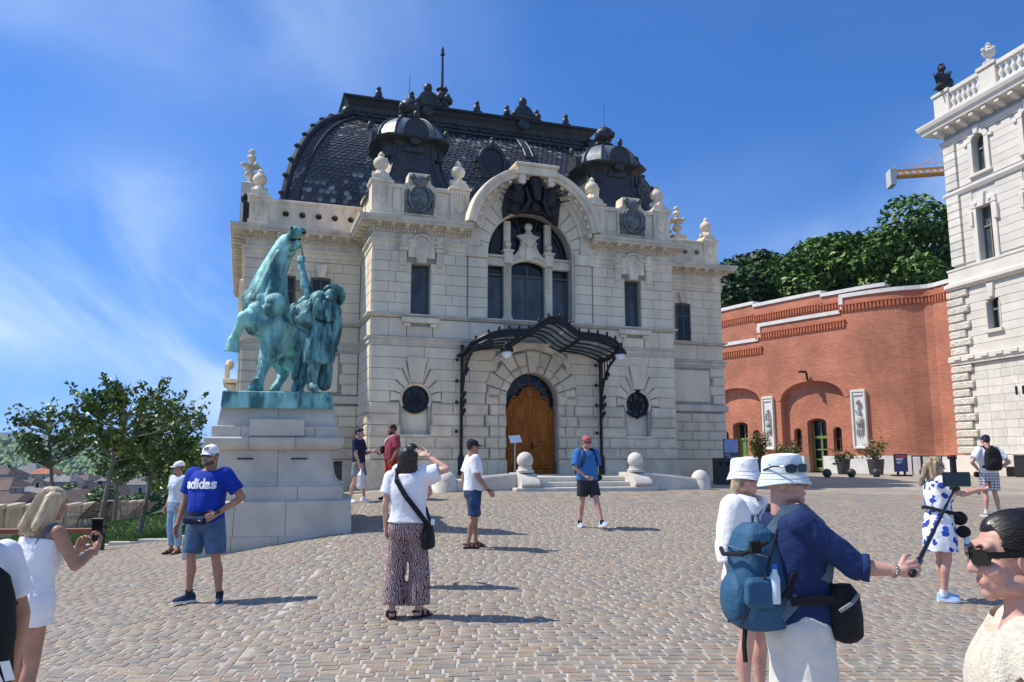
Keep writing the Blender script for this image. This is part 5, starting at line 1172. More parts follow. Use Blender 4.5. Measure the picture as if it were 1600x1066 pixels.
# ---------------- crane far behind ----------------
p=at(1392,278,130); cr=empty('tower_crane',(p.x,130,p.z),R(-8),'yellow tower crane jib with grey counterweight behind the palace','crane')
M_yel=mat('crane_yellow',(.78,.34,.004),.55,var=.2,vscale=2); jb=MB(); L=16.
for y,z in ((-.6,0),(.6,0),(0,1.1)): jb.tube([(.5,y,z+.1),(L,y,z+.5)],.2,5)
for k in range(14):
    x=.5+k*1.1; jb.tube([(x,-.6,.1+x*.025),(x+.55,0,1.2+x*.025),(x+1.1,-.6,.12+x*.025)],.1,4); jb.tube([(x,.6,.1+x*.025),(x+.55,0,1.2+x*.025),(x+1.1,.6,.12+x*.025)],.1,4); jb.tube([(x,-.6,.1+x*.025),(x+1.1,.6,.12+x*.025)],.05,4)
    jb.tube([(x,-.6,.3),(x,-.6,1.9)],.03,4)
jb.tube([(.5,-.6,1.9),(L,-.6,2.3)],.04,4); jb.box(9.5,11.5,-.5,.5,-.9,-.2); jb.build('jib',M_yel,cr)
MB().box(-.4,.5,-1.2,1.2,-1.6,1.3,.05).build('counterweight',mat('crane_concrete',(.5,.49,.47),.9),cr)
ma=MB(); 
for a in (-.7,.7):
    for b in (-.7,.7): ma.tube([(L+a,b,3),(L+a,b,-46)],.14,5)
for k in range(24): ma.tube([(L-.7,-.7,2-k*2),(L+.7,-.7,0-k*2),(L+.7,.7,2-k*2)],.07,4)
ma.tube([(L,0,3),(L,0,9)],.3,6); ma.tube([(L,0,9),(4,0,1.4)],.06,4); ma.build('mast',M_yel,cr)
# ---------------- planters, bollards, racks, signs by the brick wall ----------------
def ground_at_px(px,Y): x=at(px,718,Y).x; return x,Y,g(x,Y)
M_pot=mat('charcoal_planter',(.045,.047,.05),.6,var=.2,vscale=4)
M_leafR=leafmat('bronze_tinted_leaf',[(.03,.06,.015),(.08,.12,.02),(.16,.14,.03),(.22,.11,.03)],.45)
def planter(px,Y,topy,label,seed,n=420,r=.36):
    x,y,z=ground_at_px(px,Y); t=empty('planter',(x,y,z),0,label,'planter','planters along the brick wall'); m=MB(); m.lathe([(r*.74,0),(r*.78,.03),(r,.74),(r,.80),(r*.92,.80),(r*.9,.72)],(0,0,0),20); m.build('pot',M_pot,t,smooth=40)
    rg=np.random.default_rng(seed); H=at(px,topy,Y).z-z; C=[];st=MB(); st.ball((0,0,.7),(r*.88,r*.88,.04),12,4)
    for k in range(7):
        a=rg.uniform(0,2*PI); L=rg.uniform(.25,.75); hh=H*rg.uniform(.62,1.); e=np.array([cos(a)*L,sin(a)*L*.7,hh]); mid=np.array([cos(a)*L*.25,sin(a)*L*.25,hh*.55+.2]); st.tube([(0,0,.7),tuple(mid),tuple(e)],[.02,.014,.005],5)
        for s in rg.uniform(.25,1.05,n//7): q=(1-s)**2*np.array([0,0,.7])+2*s*(1-s)*mid+s*s*e; C.append(q+rg.normal(0,.13,3))
    st.build('stem',M_bark,t); leaves('foliage',np.array(C),np.tile([0,-.3,.6],(len(C),1)),.13,M_leafR,t,rg)
planter(1186,45.5,676,'planter with the tallest shrub, nearest the stone hall',51,n=700); planter(1232,44.6,690,'planter with a reddish shrub right of the tallest one, behind the white hats',52,n=560)
planter(1317,42.6,700,'charcoal planter with a low sparse shrub right of the green glazed door',53,n=200); planter(1368,41.4,684,'charcoal planter with a thin twiggy shrub below the right stone relief',54,n=260,r=.42)
BG='dark ball bollards on the paving before the brick wall'
for i,(px,Y) in enumerate(((1291,36.5),(1329,36.8),(1368,37),(1442,38.2))):
    x,y,z=ground_at_px(px,Y); b=empty('ball_bollard',(x,y,z),0,('dark ball bollard below the green glazed door, leftmost of four','dark ball bollard in front of the low planter, second of four','dark ball bollard in front of the twiggy planter, third of four','dark ball bollard right of the blue sign, beside the bike hoops')[i],'bollard',BG)
    MB().ball((0,0,.2),.2,16,10).build('ball',mat('dark_cast_iron',(.03,.032,.034),.5),b,smooth=80); MB().lathe([(.13,0),(.13,.03)],(0,0,0),12).build('foot',MATS['dark_cast_iron'],b)
x,y,z=ground_at_px(1407,38.5); sg=empty('pavement_sign',(x,y,z),R(6),'blue pavement sign with a red top strip and white lettering on a black foot','sign')
MB().box(-.3,.3,-.03,.03,.22,1.02,.01).build('board',mat('navy_sign_face',(.018,.035,.16),.4),sg); MB().box(-.28,.28,-.037,-.031,.9,.99).build('red_strip',mat('red_sign_strip',(.55,.03,.05),.4),sg)
fr=MB(); fr.box(-.33,-.301,-.04,.04,.2,1.05,.01).box(.301,.33,-.04,.04,.2,1.05,.01).box(-.3,.3,-.04,.04,1.021,1.05,.008); fr.build('frame',M_iron,sg); ft=MB(); ft.cbox(-.42,.42,-.25,.25,0,.07,.03); ft.box(-.22,-.12,-.03,.03,.07,.22).box(.12,.22,-.03,.03,.07,.22); ft.build('foot',M_iron,sg)
M_wtxt=mat('white_print',(.8,.8,.8),.6)
def label_on(txt,size,parent,loc,rot=(R(90),0,0),m=None,off=0.,ext=.001,name='lettering'):
    return link(name,text_mesh(txt,size,ext,off),parent,m or M_wtxt,loc,rot)
label_on('MENÜ',.13,sg,(-.07,-.036,.80),off=.006); 
li=MB(); li.box(-.22,.06,-.034,-.0315,.66,.69).box(-.22,-.02,-.034,-.0315,.61,.635); li.build('small_print',M_wtxt,sg)
def rack(px,Y,w,label):
    x,y,z=ground_at_px(px,Y); t=MB(); t.tube([(-w,0,0),(-w,0,.95)],.03,6); t.tube([(-w,0,.95),(w,0,.95)],.03,6); t.tube([(w,0,.95),(w,0,0)],.03,6); tag(t.build('bike_hoop',M_iron,loc=(x,y,z)),label,'bike rack','black bike hoops along the white plinth')
for i,px in enumerate((1433,1447,1463,1482)): rack(px,41-.35*i,.26 if i<3 else .34,('black bike hoop nearest the blue sign','black bike hoop second from the blue sign','black bike hoop behind the curly haired woman','black bike hoop nearest the palace corner')[i])
# bench and bin by the palace
def ploc(s,o): q=PO+Vector((cos(PA),sin(PA),0))*s-Vector((.978,.2098,0))*o; return (q.x,q.y,g(q.x,q.y))
bn=empty('bench',ploc(3.6,.8),PA,'dark slatted bench against the palace plinth','bench')
for k in range(4): MB().box(-.75,.75,-.2+.11*k,-.11+.11*k,.42,.46,.006).build('slat',M_iron,bn)
for s in (-.65,.65): MB().box(s-.03,s+.03,-.2,.2,0,.42).build('leg',M_iron,bn)
l=ploc(5.1,1.0); bb=empty('litter_bin',l,PA,'dark litter bin against the palace wall at the right edge','bin'); MB().box(-.2,.2,-.2,.2,0,.95,.02).build('body',MATS['black_bin_metal'],bb); MB().box(-.22,.22,-.22,.22,.951,1.0,.02).build('lid',MATS['bin_lid'],bb)
# info pylon and triple bin right of the hall
x,y,z=ground_at_px(1134,28.7); tb_=empty('recycling_bins',(x,y,z),R(4),'row of three black recycling bins at the right corner of the stone hall','bin')
MB().box(-.42,.42,-.22,.22,0,.93,.02).build('body',MATS['black_bin_metal'],tb_)
for k in (-1,0,1): MB().prism(arc(k*.26,.72,.085,0,337,15),-.226,-.222).build('opening',mat('bin_hole',(.004,.004,.004),.9),tb_); MB().box(k*.26-.012,k*.26+.012,-.228,-.222,.3,.5).build('handle',M_iron,tb_)
x,y,z=ground_at_px(1144,29.4); py_=empty('info_pylon',(x,y,z),R(4),'dark information pylon with a blue picture panel behind the recycling bins','sign')
MB().box(-.3,.22,-.05,.05,0,1.62,.01).build('panel',mat('pylon_grey',(.06,.065,.075),.4),py_); MB().box(-.29,.21,-.056,-.051,1.12,1.6).build('picture',mat('pylon_picture',(.18,.25,.45),.3,var=.6,vscale=3,col2=(.35,.42,.6)),py_)
tl=MB(); 
for k,(a,b) in enumerate(((-.26,-.08),(-.2,.17),(.02,.16))): tl.box(a,b,-.058,-.0515,1.03-.09*k,1.05-.09*k)
tl.build('small_print',M_wtxt,py_)
# ---------------- terrace balustrade, loungers, railing on the left ----------------
M_cream=mat('cream_concrete',(.50,.44,.33),.9,var=.2,vscale=1.5,bump=.25,bscale=30)
bl=empty('terrace_balustrade',(0,0,0),0,'long cream terrace balustrade with narrow vertical slots along the lawn edge','balustrade')
TP=[(-14.4,20.0),(-17.6,28.0),(-19.3,33),(-21.,38.),(-23,46.),(-25.,55.)]; TZ=[-.75,-1.0,-1.2,-1.5,-1.85,-2.2]; TT=[.35,.1,-.15,-.42,-.75,-1.08]
q0=0
for i in range(len(TP)-1):
    A=Vector(TP[i]); B=Vector(TP[i+1]); n=max(1,round((B-A).length/2.6))
    for j in range(n):
        a=A.lerp(B,j/n); b=A.lerp(B,(j+1)/n); za=TZ[i]+(TZ[i+1]-TZ[i])*j/n; zt=TT[i]+(TT[i+1]-TT[i])*j/n; an=math.atan2(b.y-a.y,b.x-a.x); L=(b-a).length; H=zt-za
        def P(name,mb): mb.build(name,M_cream,bl,(a.x,a.y,za),(0,0,an))
        c=MB(); c.box(0,L-.02,-.16,.16,H-.16,H,.02); P('coping',c); c=MB(); c.box(0,L-.02,-.12,.12,-.6,.2,.01); P('base',c); c=MB(); c.box(0,.35,-.14,.14,.2,H-.16,.01); P('pier',c)
        k=int((L-.4)/.2); c=MB()
        for q in range(k): 
            xx=.42+q*(L-.42)/k; c=MB().box(xx,xx+.11,-.08,.08,.2,H-.16,.01); P('baluster',c) if i<3 else P('baluster',c)
M_lw=mat('dark_lounger_metal',(.02,.02,.022),.5); M_slat=mat('olive_lounger_slat',(.085,.078,.05),.6)
def lounger(px,Y,rz,label):
    x,y,z=ground_at_px(px,Y); t=empty('lounge_chair',(x,y,z),rz,label,'lounge chair','dark slatted loungers on the terrace path')
    bk=[(0,.0,.36),(0,.62,.95)]; n=9
    for k in range(n): f=(k+.5)/n; m=MB().box(-.36,.36,-.028,.028,-.01,.01,.004); o=m.build('slat',M_slat,t,(0,.05+.58*f,.38+.56*f),(R(44),0,0))
    for k in range(7): f=(k+.5)/7; MB().box(-.36,.36,-.035,.035,-.01,.01,.004).build('slat',M_slat,t,(0,-.62+.62*f,.44-.08*f),(0,0,0))
    f=MB()
    for s in (-.37,.37):
        f.tube([(s,-.66,.45),(s,0,.37),(s,.63,.94)],.018,6); f.tube([(s,-.5,.44),(s,-.58,0)],.014,6); f.tube([(s,.3,.62),(s,.5,0)],.014,6); f.tube([(s,-.45,.62),(s,.15,.6),(s,.25,.58)],.014,6); f.tube([(s,-.45,.62),(s,-.45,.44)],.012,6)
    f.build('frame',M_lw,t)
lounger(140,27.5,R(-100),'dark slatted lounger nearest the trunk of the leaning young tree'); lounger(160,29.5,R(-100),'dark slatted lounger partly hidden behind the leaning trunk'); lounger(170,27.8,R(-100),'dark slatted lounger right beside the grey bin post'); lounger(212,33,R(-95),'dark slatted lounger further right behind the dark trunk'); lounger(222,33.8,R(-95),'rearmost dark slatted lounger by the balustrade')
x,y,z=ground_at_px(178,28.5); bp=empty('path_bin',(x,y,z),0,'grey square litter post with a dark top beside the loungers','bin'); MB().box(-.22,.22,-.22,.22,0,.62,.01).build('body',mat('grey_post',(.17,.165,.15),.7),bp); MB().box(-.24,.24,-.24,.24,.621,.95,.02).build('hood',MATS['black_bin_metal'],bp)
rl=empty('lawn_railing',(0,0,0),0,'low railing with a red timber bar on black steel posts at the lawn corner','railing')
xr,yr,zr=ground_at_px(163,16.4); MB().box(-3.4,.12,-.05,.05,.34,.44,.012).build('timber_bar',mat('red_timber',(.24,.06,.03),.55,var=.3,vscale=6,stretch=(.2,3,3)),rl,(xr,yr,zr),(0,0,R(4)))
for d in (-.06,.1): MB().box(d-.05,d+.02,-.03,.03,-.05,.52,.006).build('post',M_iron,rl,(xr,yr,zr))
MB().box(-3.35,-3.28,-.03,.03,-.3,.4,.006).build('post',M_iron,rl,(xr,yr-.2,zr))
# ---------------- the town below ----------------
M_w1=mat('house_wall_grey',(.30,.28,.25),.9,var=.25,vscale=.3); M_w2=mat('house_wall_cream',(.46,.41,.33),.9,var=.2,vscale=.3); M_r1=mat('brown_roof_tiles',(.125,.085,.068),.9,var=.4,vscale=.5,bump=.5,bscale=3,rnd=.25); M_r2=mat('orange_roof_tiles',(.42,.15,.075),.9,var=.3,vscale=.5,rnd=.15); M_r3=mat('grey_roof_sheet',(.17,.16,.155),.8,var=.3,vscale=.5,rnd=.2)
def house(px,ry,ey,wpx,Y,rm,label,wm=M_w1,depth=13.,rz=0,gable=False):
    """ridge at pixel row ry, eave row ey, width wpx, Y metres out"""
    k=Y/1258.; p=at(px,ry,Y); e=at(px,ey,Y); W=wpx*k/2; hr=p.z-e.z; base=-14-.055*Y; t=empty('town_house',(p.x,Y,e.z),rz,label,'house','houses in the valley below')
    hb=e.z-base; MB().box(-W,W,-depth/2,depth/2,-hb,-.05).build('wall',wm,t)
    r=MB(); 
    if gable: r.prism([(-W-.4,-.1),(W+.4,-.1),(0,hr)],-depth/2-.4,depth/2+.4)
    else: r.rings([[(-W-.4,-depth/2-.4,-.1),(W+.4,-depth/2-.4,-.1),(W+.4,depth/2+.4,-.1),(-W-.4,depth/2+.4,-.1)],[(-W+min(W*.6,hr),-.2,hr),(W-min(W*.6,hr),-.2,hr),(W-min(W*.6,hr),.2,hr),(-W+min(W*.6,hr),.2,hr)]])
    rf=r.build('roof',rm,t); rg=random.Random(int(px*7+ry))
    for j in range(2): x=rg.uniform(-W*.6,W*.6); MB().box(x-.5,x+.5,-1.6,-.6,hr*.3,hr*.75+1.2).build('chimney',wm,rf)
    n=max(2,int(W*2/3.2))
    for j in range(n):
        x=-W+(j+.5)*2*W/n
        for fl in range(3):
            z=-2.6-fl*3.2
            if z>-hb: MB().box(x-.5,x+.5,-depth/2-.03,-depth/2+.02,z,z+1.5).build('window',M_glass,t)
    return t
H=house
H(10,729,741,40,300,M_r1,'brown roofed house at the far left edge above the blonde woman'); H(48,724,741,44,420,M_r3,'flat grey block with white bands behind the blonde woman',M_w2,gable=False)
H(75,729,740,32,360,M_r2,'house with a bright orange tiled roof behind the thin young tree',M_w2); H(100,741,752,46,320,M_r3,'pale grey roofed house between the young trees',M_w1)
H(10,746,764,60,200,M_r1,'large dark brown roofed house at the left edge below the hill'); H(45,747,758,44,240,M_r1,'long brown roofed house right of the large dark one',M_w1); H(62,760,768,50,190,M_r3,'low grey roofed house above the blonde hair',M_w2)
H(20,768,784,80,150,M_r1,'nearest reddish brown roof at the far left over the balustrade',M_w1,depth=16); H(104,766,786,56,135,M_r1,'steep reddish brown gable roof right of the thin trunk',M_w1,gable=True); H(142,758,776,62,160,M_r1,'pale brown hipped roof house left of the leaning trunk',M_w2)
H(165,756,778,40,150,M_r1,'brown gabled house behind the leaning trunk',M_w1,gable=True); H(235,745,756,60,260,M_r3,'grey house behind the right young tree',M_w2); H(-45,745,765,80,210,M_r1,'brown house beyond the left edge of the town',M_w1); H(290,748,760,60,280,M_r1,'brown house hidden behind the statue pedestal trees',M_w1)
H(130,740,750,40,330,M_r1,'small dark roofed house under the crown of the middle young tree'); H(185,742,752,44,300,M_r3,'grey roofed house behind the tree crowns')
for i,(px,ty,Y,rr,lab) in enumerate(((103,752,170,3.2,'round light green tree between the town roofs'),(178,762,120,4.5,'bushy tree below the balustrade behind the leaning trunk'),(215,757,110,4.5,'bushy tree below the balustrade left of the pale woman'),(250,752,105,5.,'dense tree below the balustrade behind the pale woman'),(300,745,120,5,'dense tree below the terrace behind the pedestal'))):
    p=at(px,ty,Y); zb=-14-.05*Y; blob_tree((p.x,Y,zb),p.z-zb,rr,lab,60+i,M_leafC if i!=0 else M_leafA,n=3200,size=.5,nb=14,cz=.65)
def scatter_wood():
    rg=np.random.default_rng(77); n=5200; x=rg.uniform(-900,200,n); y=rg.uniform(900,1330,n); dg=[o for o in COL.objects if o.name=='wooded_hillside'][0]; V=coords(dg.data); nx=260
    xs=V[:nx,0]; ys=V[::nx,1]; Z=V[:,2].reshape(-1,nx); i=np.clip(np.searchsorted(xs,x),0,nx-1); j=np.clip(np.searchsorted(ys,y),0,len(ys)-1); z=Z[j,i]; r=rg.uniform(4,9,n)
    q=np.array([(1,0,0),(0,1,0),(-1,0,0),(0,-1,0)]); Vt=np.zeros((n,6,3)); Vt[:,:4]=q[None]*r[:,None,None]; Vt[:,4,2]=r*1.1; Vt[:,5,2]=-r*.6; Vt[:,:4,2]+=rg.uniform(-.2,.35,(n,4))*r[:,None]; Vt[:,:,0]+=x[:,None]; Vt[:,:,1]+=y[:,None]; Vt[:,:,2]+=z[:,None]+2
    F=np.array([(0,1,4),(1,2,4),(2,3,4),(3,0,4),(1,0,5),(2,1,5),(3,2,5),(0,3,5)])[None]+np.arange(n)[:,None,None]*6
    link('hillside_wood',bigmesh('hillside_wood',Vt.reshape(-1,3),F.reshape(-1,3),np.repeat(rg.random(n),8)),None,M_leafA,kind='stuff')
scatter_wood()
# ---------------- statue of a rearing horse and its tamer on a stone pedestal ----------------
PDX,PDY=-4.53,15.75; PZ=0.0; PR=R(11.5)
ped=empty('statue_pedestal',(PDX,PDY,0),PR,'stepped grey limestone pedestal with moulded cornice under the green horse statue','pedestal')
M_ped=mat('weathered_limestone_block',(.60,.545,.45),.9,var=.3,vscale=1.7,col2=(.38,.35,.30),bump=.35,bscale=35,mid=(.22,.6),detail=9)
def ring(h,d,z): return [(-h,-d,z),(h,-d,z),(h,d,z),(-h,d,z)]
DD=.17  # depth excess over width
def tier(name,prof,split=(0,)):
    """a course of the pedestal cut in blocks at the given x fractions"""
    xs=[-1]+list(split)+[1]
    for a,b in zip(xs,xs[1:]):
        m=MB(); m.rings([[(a*h+(.004 if a>-1 else 0),-h-DD,z),(b*h-(.004 if b<1 else 0),-h-DD,z),(b*h-(.004 if b<1 else 0),h+DD,z),(a*h+(.004 if a>-1 else 0),h+DD,z)] for h,z in prof]); m.build(name,M_ped,ped)
tier('base_block',[(1.42,-.3),(1.42,.36),(1.40,.37)],(-.45,.1,.6)); tier('base_block',[(1.39,.372),(1.37,.955),(1.33,.975),(1.24,.985)],(-.45,.18))
tier('plinth_block',[(1.22,.987),(1.21,1.21),(1.19,1.225)],(.35,)); 
tier('die',[(1.17,1.227),(1.08,1.30),(1.03,1.40),(1.0,1.55),(.985,1.75),(.98,1.86)],(.05,))
tier('cornice',[(1.0,1.862),(1.1,1.88),(1.16,1.92),(1.2,1.97),(1.21,2.02),(1.21,2.075),(1.17,2.10)],(-.38,.3))
tier('upper_block',[(1.105,2.102),(1.105,2.29),(1.09,2.30)],(-.55,.62)); tier('upper_block',[(1.03,2.302),(.985,2.62)],(.02,))
m=MB(); m.box(-.45,.5,-1.35,-1.28,2.12,2.42,.01); m.build('upper_block',M_ped,ped)
for x in (-.52,.42): MB().box(x-.14,x+.14,-1.185,-1.13,1.70,1.725,.004).build('metal_clamp',M_iron,ped)
M_pat=mat('verdigris_bronze',(.29,.60,.55),.62,.15,var=.5,vscale=2.1,col2=(.04,.145,.145),bump=.35,bscale=16,mid=(.41,.57),detail=10,stretch=(1.6,1.6,.55))
M_patd=mat('dark_patina_bronze',(.155,.37,.36),.6,.15,var=.5,vscale=4.5,col2=(.018,.075,.08),bump=.4,bscale=14,mid=(.42,.6),detail=10,stretch=(1.6,1.6,.55))
ST=empty('horse_tamer_statue',(PDX,PDY,2.62),PR,'green patinated bronze statue of a rearing horse held by a man in a round hat','statue')
MB().rings([ring(.96,1.28,.0),ring(.97,1.29,.03),ring(.955,1.275,.29),ring(.94,1.26,.31)]).build('bronze_base',M_pat,ST)
SM=Matrix.Translation((PDX,PDY,2.62))@Matrix.Rotation(PR,4,'Z'); SI=SM.inverted()
def sp(px,py,dy): return SI@at(px,py,15.2+dy)
K=15.2/1258
def C(mb,*pts):
    for (x0,y0,r0,d0),(x1,y1,r1,d1) in zip(pts,pts[1:]): mb.capsule(sp(x0,y0,d0),sp(x1,y1,d1),r0*K,r1*K,16,5)
def Bq(mb,x,y,r,d,sc=(1,1,1)): mb.ball(sp(x,y,d),(r*K*sc[0],r*K*sc[1],r*K*sc[2]),16,10)
def rough_up(me,amp,fr,seed=0,am2=0):
    V=coords(me); N=np.empty(len(V)*3); me.vertices.foreach_get('normal',N); N=N.reshape(-1,3)
    d=np.array([noise.noise(Vector(v*fr)+Vector((seed,seed,seed)))*amp+(noise.noise(Vector(v*fr*3.1)+Vector((seed,9,3)))*am2 if am2 else 0) for v in V]); setco(me,V+N*d[:,None]); return me
h=MB()
C(h,(414,486,35,.05),(430,505,39,.45),(446,532,38,1.0),(452,538,36,1.5)); C(h,(446,535,33,.45),(455,538,31,.9)); Bq(h,455,530,37,1.55); Bq(h,462,535,26,.35,(1,1.3,1))
C(h,(412,474,33,.05),(422,435,23,.0),(435,405,18,-.02),(446,386,17,-.02)); C(h,(428,470,24,.05),(436,425,13,.05),(449,395,11,0))
C(h,(444,386,16,-.02),(456,374,12,-.18),(464,364,9,-.32)); C(h,(450,393,12,-.08),(459,385,7.5,-.24),(465,380,5.5,-.30)); Bq(h,462,362,9.5,-.34); Bq(h,470,362,8,-.34); Bq(h,448,379,14,.02)
for x,y,r,d in ((398,476,19,-.15),(402,486,15,-.30),(431,474,17,-.28),(424,484,14,-.32),(436,484,13,-.22),(392,466,15,.1),(412,470,16,-.2)): Bq(h,x,y,r,d)
C(h,(402,496,22,-.15),(390,499,16,-.38),(382,497,11.5,-.50)); C(h,(382,497,11,-.50),(376,508,7.5,-.50),(368,524,6.5,-.44),(365,531,8,-.42)); 
C(h,(416,500,22,-.1),(404,508,17,-.28),(396,513,12,-.30),(404,520,8,-.12),(412,526,7,.02))
C(h,(436,512,30,.0),(428,540,22,-.1),(418,560,14,-.14),(411,574,9,-.16),(407,588,7.2,-.2),(403,598,8,-.24)); Bq(h,418,558,13,-.12)
C(h,(444,545,26,.8),(440,566,16,.7),(443,584,9.5,.72),(436,598,6.5,.6),(431,605,7,.55)); C(h,(468,545,26,.9),(472,572,15,.9),(476,588,9,.92),(470,602,7,.85))
C(h,(446,566,11,.35),(458,578,6,.3)); C(h,(457,562,5,.5),(459,592,3.5,.5))
C(h,(403,466,9,-.25),(420,428,7,-.22),(436,396,6,-.19)); C(h,(431,462,10,-.22),(437,428,6,-.16),(446,402,5,-.12)); C(h,(417,470,8,-.30),(428,432,6,-.22))
for k in range(5): C(h,(441+k*6,505+k*2,3.5,.02+.12*k),(446+k*5,545-k*2,3.,-.02+.12*k))
C(h,(420,545,5,-.28),(410,572,3.5,-.24),(405,592,3,-.27)); C(h,(396,506,6,-.5),(383,503,5,-.56)); C(h,(440,520,9,-.16),(430,548,7,-.22))
q_=lambda a,b,ra,rb: h.cone(a,b,ra*K,rb*K,16)
q_(sp(365.5,528,-.42),sp(362,550,-.40),8.5,12); q_(sp(404,594,-.26),sp(399,611,-.34),7.5,13); q_(sp(432,601,.55),sp(428,613,.5),6.5,10); q_(sp(470,600,.85),sp(466,612,.8),6.5,9)
hm=remesh(h,.016,2,'horse'); rough_up(hm,.007,5,1,.004); hm.materials.append(M_pat); hm.shade_smooth(); horse=link('horse',hm,ST)
mn=MB(); random.seed(12)
for k in range(16):
    t=k/15; x0=445-24*t; y0=372+48*t; mn.tube([sp(x0+2,y0+2,.05),sp(x0-8-random.random()*5,y0+6,.12),sp(x0-13-random.random()*6,y0+20+random.random()*10,.16)],[.055,.05,.012],7)
for s,(x,y) in ((0,(440,372)),(1,(450,371))): mn.cone(sp(x,y+6,.04),sp(x-7,y-5,.16),.05,.008,8)
me=remesh(mn,.016,1,'mane'); rough_up(me,.01,12); me.materials.append(M_pat); me.shade_smooth(); link('mane',me,horse)
hd=MB(); Bq(hd,461,374,7.,-.285,(1.3,.8,.75)); Bq(hd,456.5,357,3.2,-.41); Bq(hd,475,363.5,3.2,-.40); hd.build('mouth_and_nostrils',mat('bronze_hollow',(.008,.012,.012),.8),horse,smooth=60)
ey=MB(); Bq(ey,450,371,3,-.2); Bq(ey,446,382,3.2,-.17); ey.build('eye',M_patd,horse,smooth=60)
hl=MB(); 
hl.tube([sp(446,372,-.16),sp(458,380,-.28),sp(472,384,-.2)],.014,6); hl.tube([sp(470,384,-.25),sp(473,398,-.25),sp(468,408,-.22),sp(474,430,-.3),sp(475,470,-.32)],[.016,.02,.02,.018,.016],6); hl.tube([sp(444,388,-.2),sp(456,392,-.28),sp(470,386,-.22)],.014,6); hl.build('halter',M_patd,horse,smooth=60)
# the tamer
tb=MB()
C(tb,(506,500,15,-.45),(503,480,17,-.48),(500,470,16,-.48)); C(tb,(488,468,10,-.45),(517,478,10,-.45)); C(tb,(512,473,7,-.45),(517,466,6.5,-.48)); Bq(tb,517,463,10,-.5,(1,1.05,1.2)); Bq(tb,513,466,2.8,-.62)
C(tb,(487,466,10,-.46),(477,448,7.5,-.46),(473,428,6,-.40)); C(tb,(473,428,6,-.40),(470,412,5.5,-.34)); Bq(tb,471,405,6.5,-.32); 
for k in range(4): C(tb,(467+k*2,402,2.2,-.38),(466+k*2,409,2.,-.42))
C(tb,(522,484,11,-.44),(526,510,9.5,-.42),(523,535,7.5,-.42)); Bq(tb,521,545,6.5,-.44); C(tb,(521,545,2.5,-.46),(527,549,2.,-.48))
C(tb,(492,545,13,-.45),(492,562,11.5,-.52)); C(tb,(492,562,10.5,-.52),(489,582,9.5,-.50),(488,600,8.5,-.48)); C(tb,(488,604,8,-.5),(492,607,6.5,-.66)); C(tb,(466,600,8,-.35),(461,607,6.5,-.46)); C(tb,(470,570,9,-.3),(467,600,8,-.35))
me=remesh(tb,.014,2,'tamer'); rough_up(me,.006,11); me.materials.append(M_patd); me.shade_smooth(); tam=link('tamer',me,ST)
# wide pleated trousers, coat and sleeve drapery
dr=MB(); rs=[]; n=44
for (x,y,rx,ry,d) in ((506,498,15,12,-.45),(504,515,19,15,-.45),(501,535,23,18,-.44),(498,552,25,19,-.43),(497,566,24,19,-.42)):
    c=sp(x,y,d); am=min(1,(y-495)/60)
    rs.append([c+Vector((rx*K*cos(a)*(1+.10*am*sin(7*a+y*.02)+.05*am*sin(13*a)),ry*K*sin(a)*(1+.12*am*sin(7*a+y*.02)),.03*am*sin(5*a))) for a in np.linspace(0,2*PI,n,endpoint=False)])
dr.rings(rs)
for k in range(8):
    x0=493+k*3; x1=478+k*5.4; C(dr,(x0,506,2.4,-.62+.02*abs(k-4)),((x0+x1)/2-1+2*(k%2),535,3.2,-.66+.02*abs(k-4)),(x1,566,3.6,-.63+.02*abs(k-4)))
me=remesh(dr,.012,1,'trousers'); rough_up(me,.009,8,4,.004); me.materials.append(M_patd); me.shade_smooth(); link('pleated_trousers',me,tam)
ct=MB(); C(ct,(492,470,9,-.45),(479,478,10,-.46),(464,488,10,-.42),(468,502,9,-.42),(482,510,8,-.46),(494,505,8,-.48)); C(ct,(460,480,7,-.35),(455,494,7,-.32),(462,506,6,-.32)); C(ct,(485,464,8,-.45),(472,474,8,-.44)); C(ct,(476,488,6,-.54),(484,498,6,-.56)); C(ct,(519,486,8,-.36),(517,520,9,-.32),(508,560,13,-.30),(507,600,11,-.28)); C(ct,(507,488,12,-.45),(509,498,12,-.42)); C(ct,(482,530,8,-.38),(471,560,9,-.34),(464,590,8,-.32)); C(ct,(486,545,6,-.44),(478,570,6,-.44),(474,588,4,-.44)); C(ct,(470,560,5,-.46),(463,585,5,-.44))
for k in range(7): C(ct,(460+k*5,482+k*2,3.5,-.58),(468+k*5,500+k,3.,-.56))
for k in range(6): C(ct,(486-k*4.5,468+k*3.5,2.6,-.60+.01*k),(482-k*3.8,486+k*3,3.2,-.64+.01*k),(488-k*4,500+k*1.5,2.6,-.60+.01*k))
C(ct,(497,470,4,-.66),(489,497,4,-.64)); C(ct,(508,474,4,-.66),(513,500,4,-.64))
me=remesh(ct,.012,1,'coat'); rough_up(me,.009,9,7,.005); me.materials.append(M_patd); me.shade_smooth(); link('coat',me,tam)
ht=MB(); c=sp(520,464,-.47); q=Matrix.Rotation(R(18),3,'Y')@Matrix.Rotation(R(-62),3,'X'); prof=[(.01,.14),(.09,.13),(.12,.08),(.125,.02),(.2,.0),(.225,.02),(.235,.05),(.225,.06),(.19,.03)]
ht.rings([[c+Vector((0,.05,.02))+q@Vector((r*cos(a),r*sin(a),z)) for a in np.linspace(0,2*PI,24,endpoint=False)] for r,z in prof]); ht.build('round_hat',M_patd,tam,smooth=50)
bt=MB(); bt.tube([sp(505+17*cos(a),499+3*sin(a)-3*cos(a)*-1,-.45-.2*sin(a)) for a in np.linspace(0,2*PI,17)],.02,6); bt.build('belt',MATS['bronze_hollow'],tam)
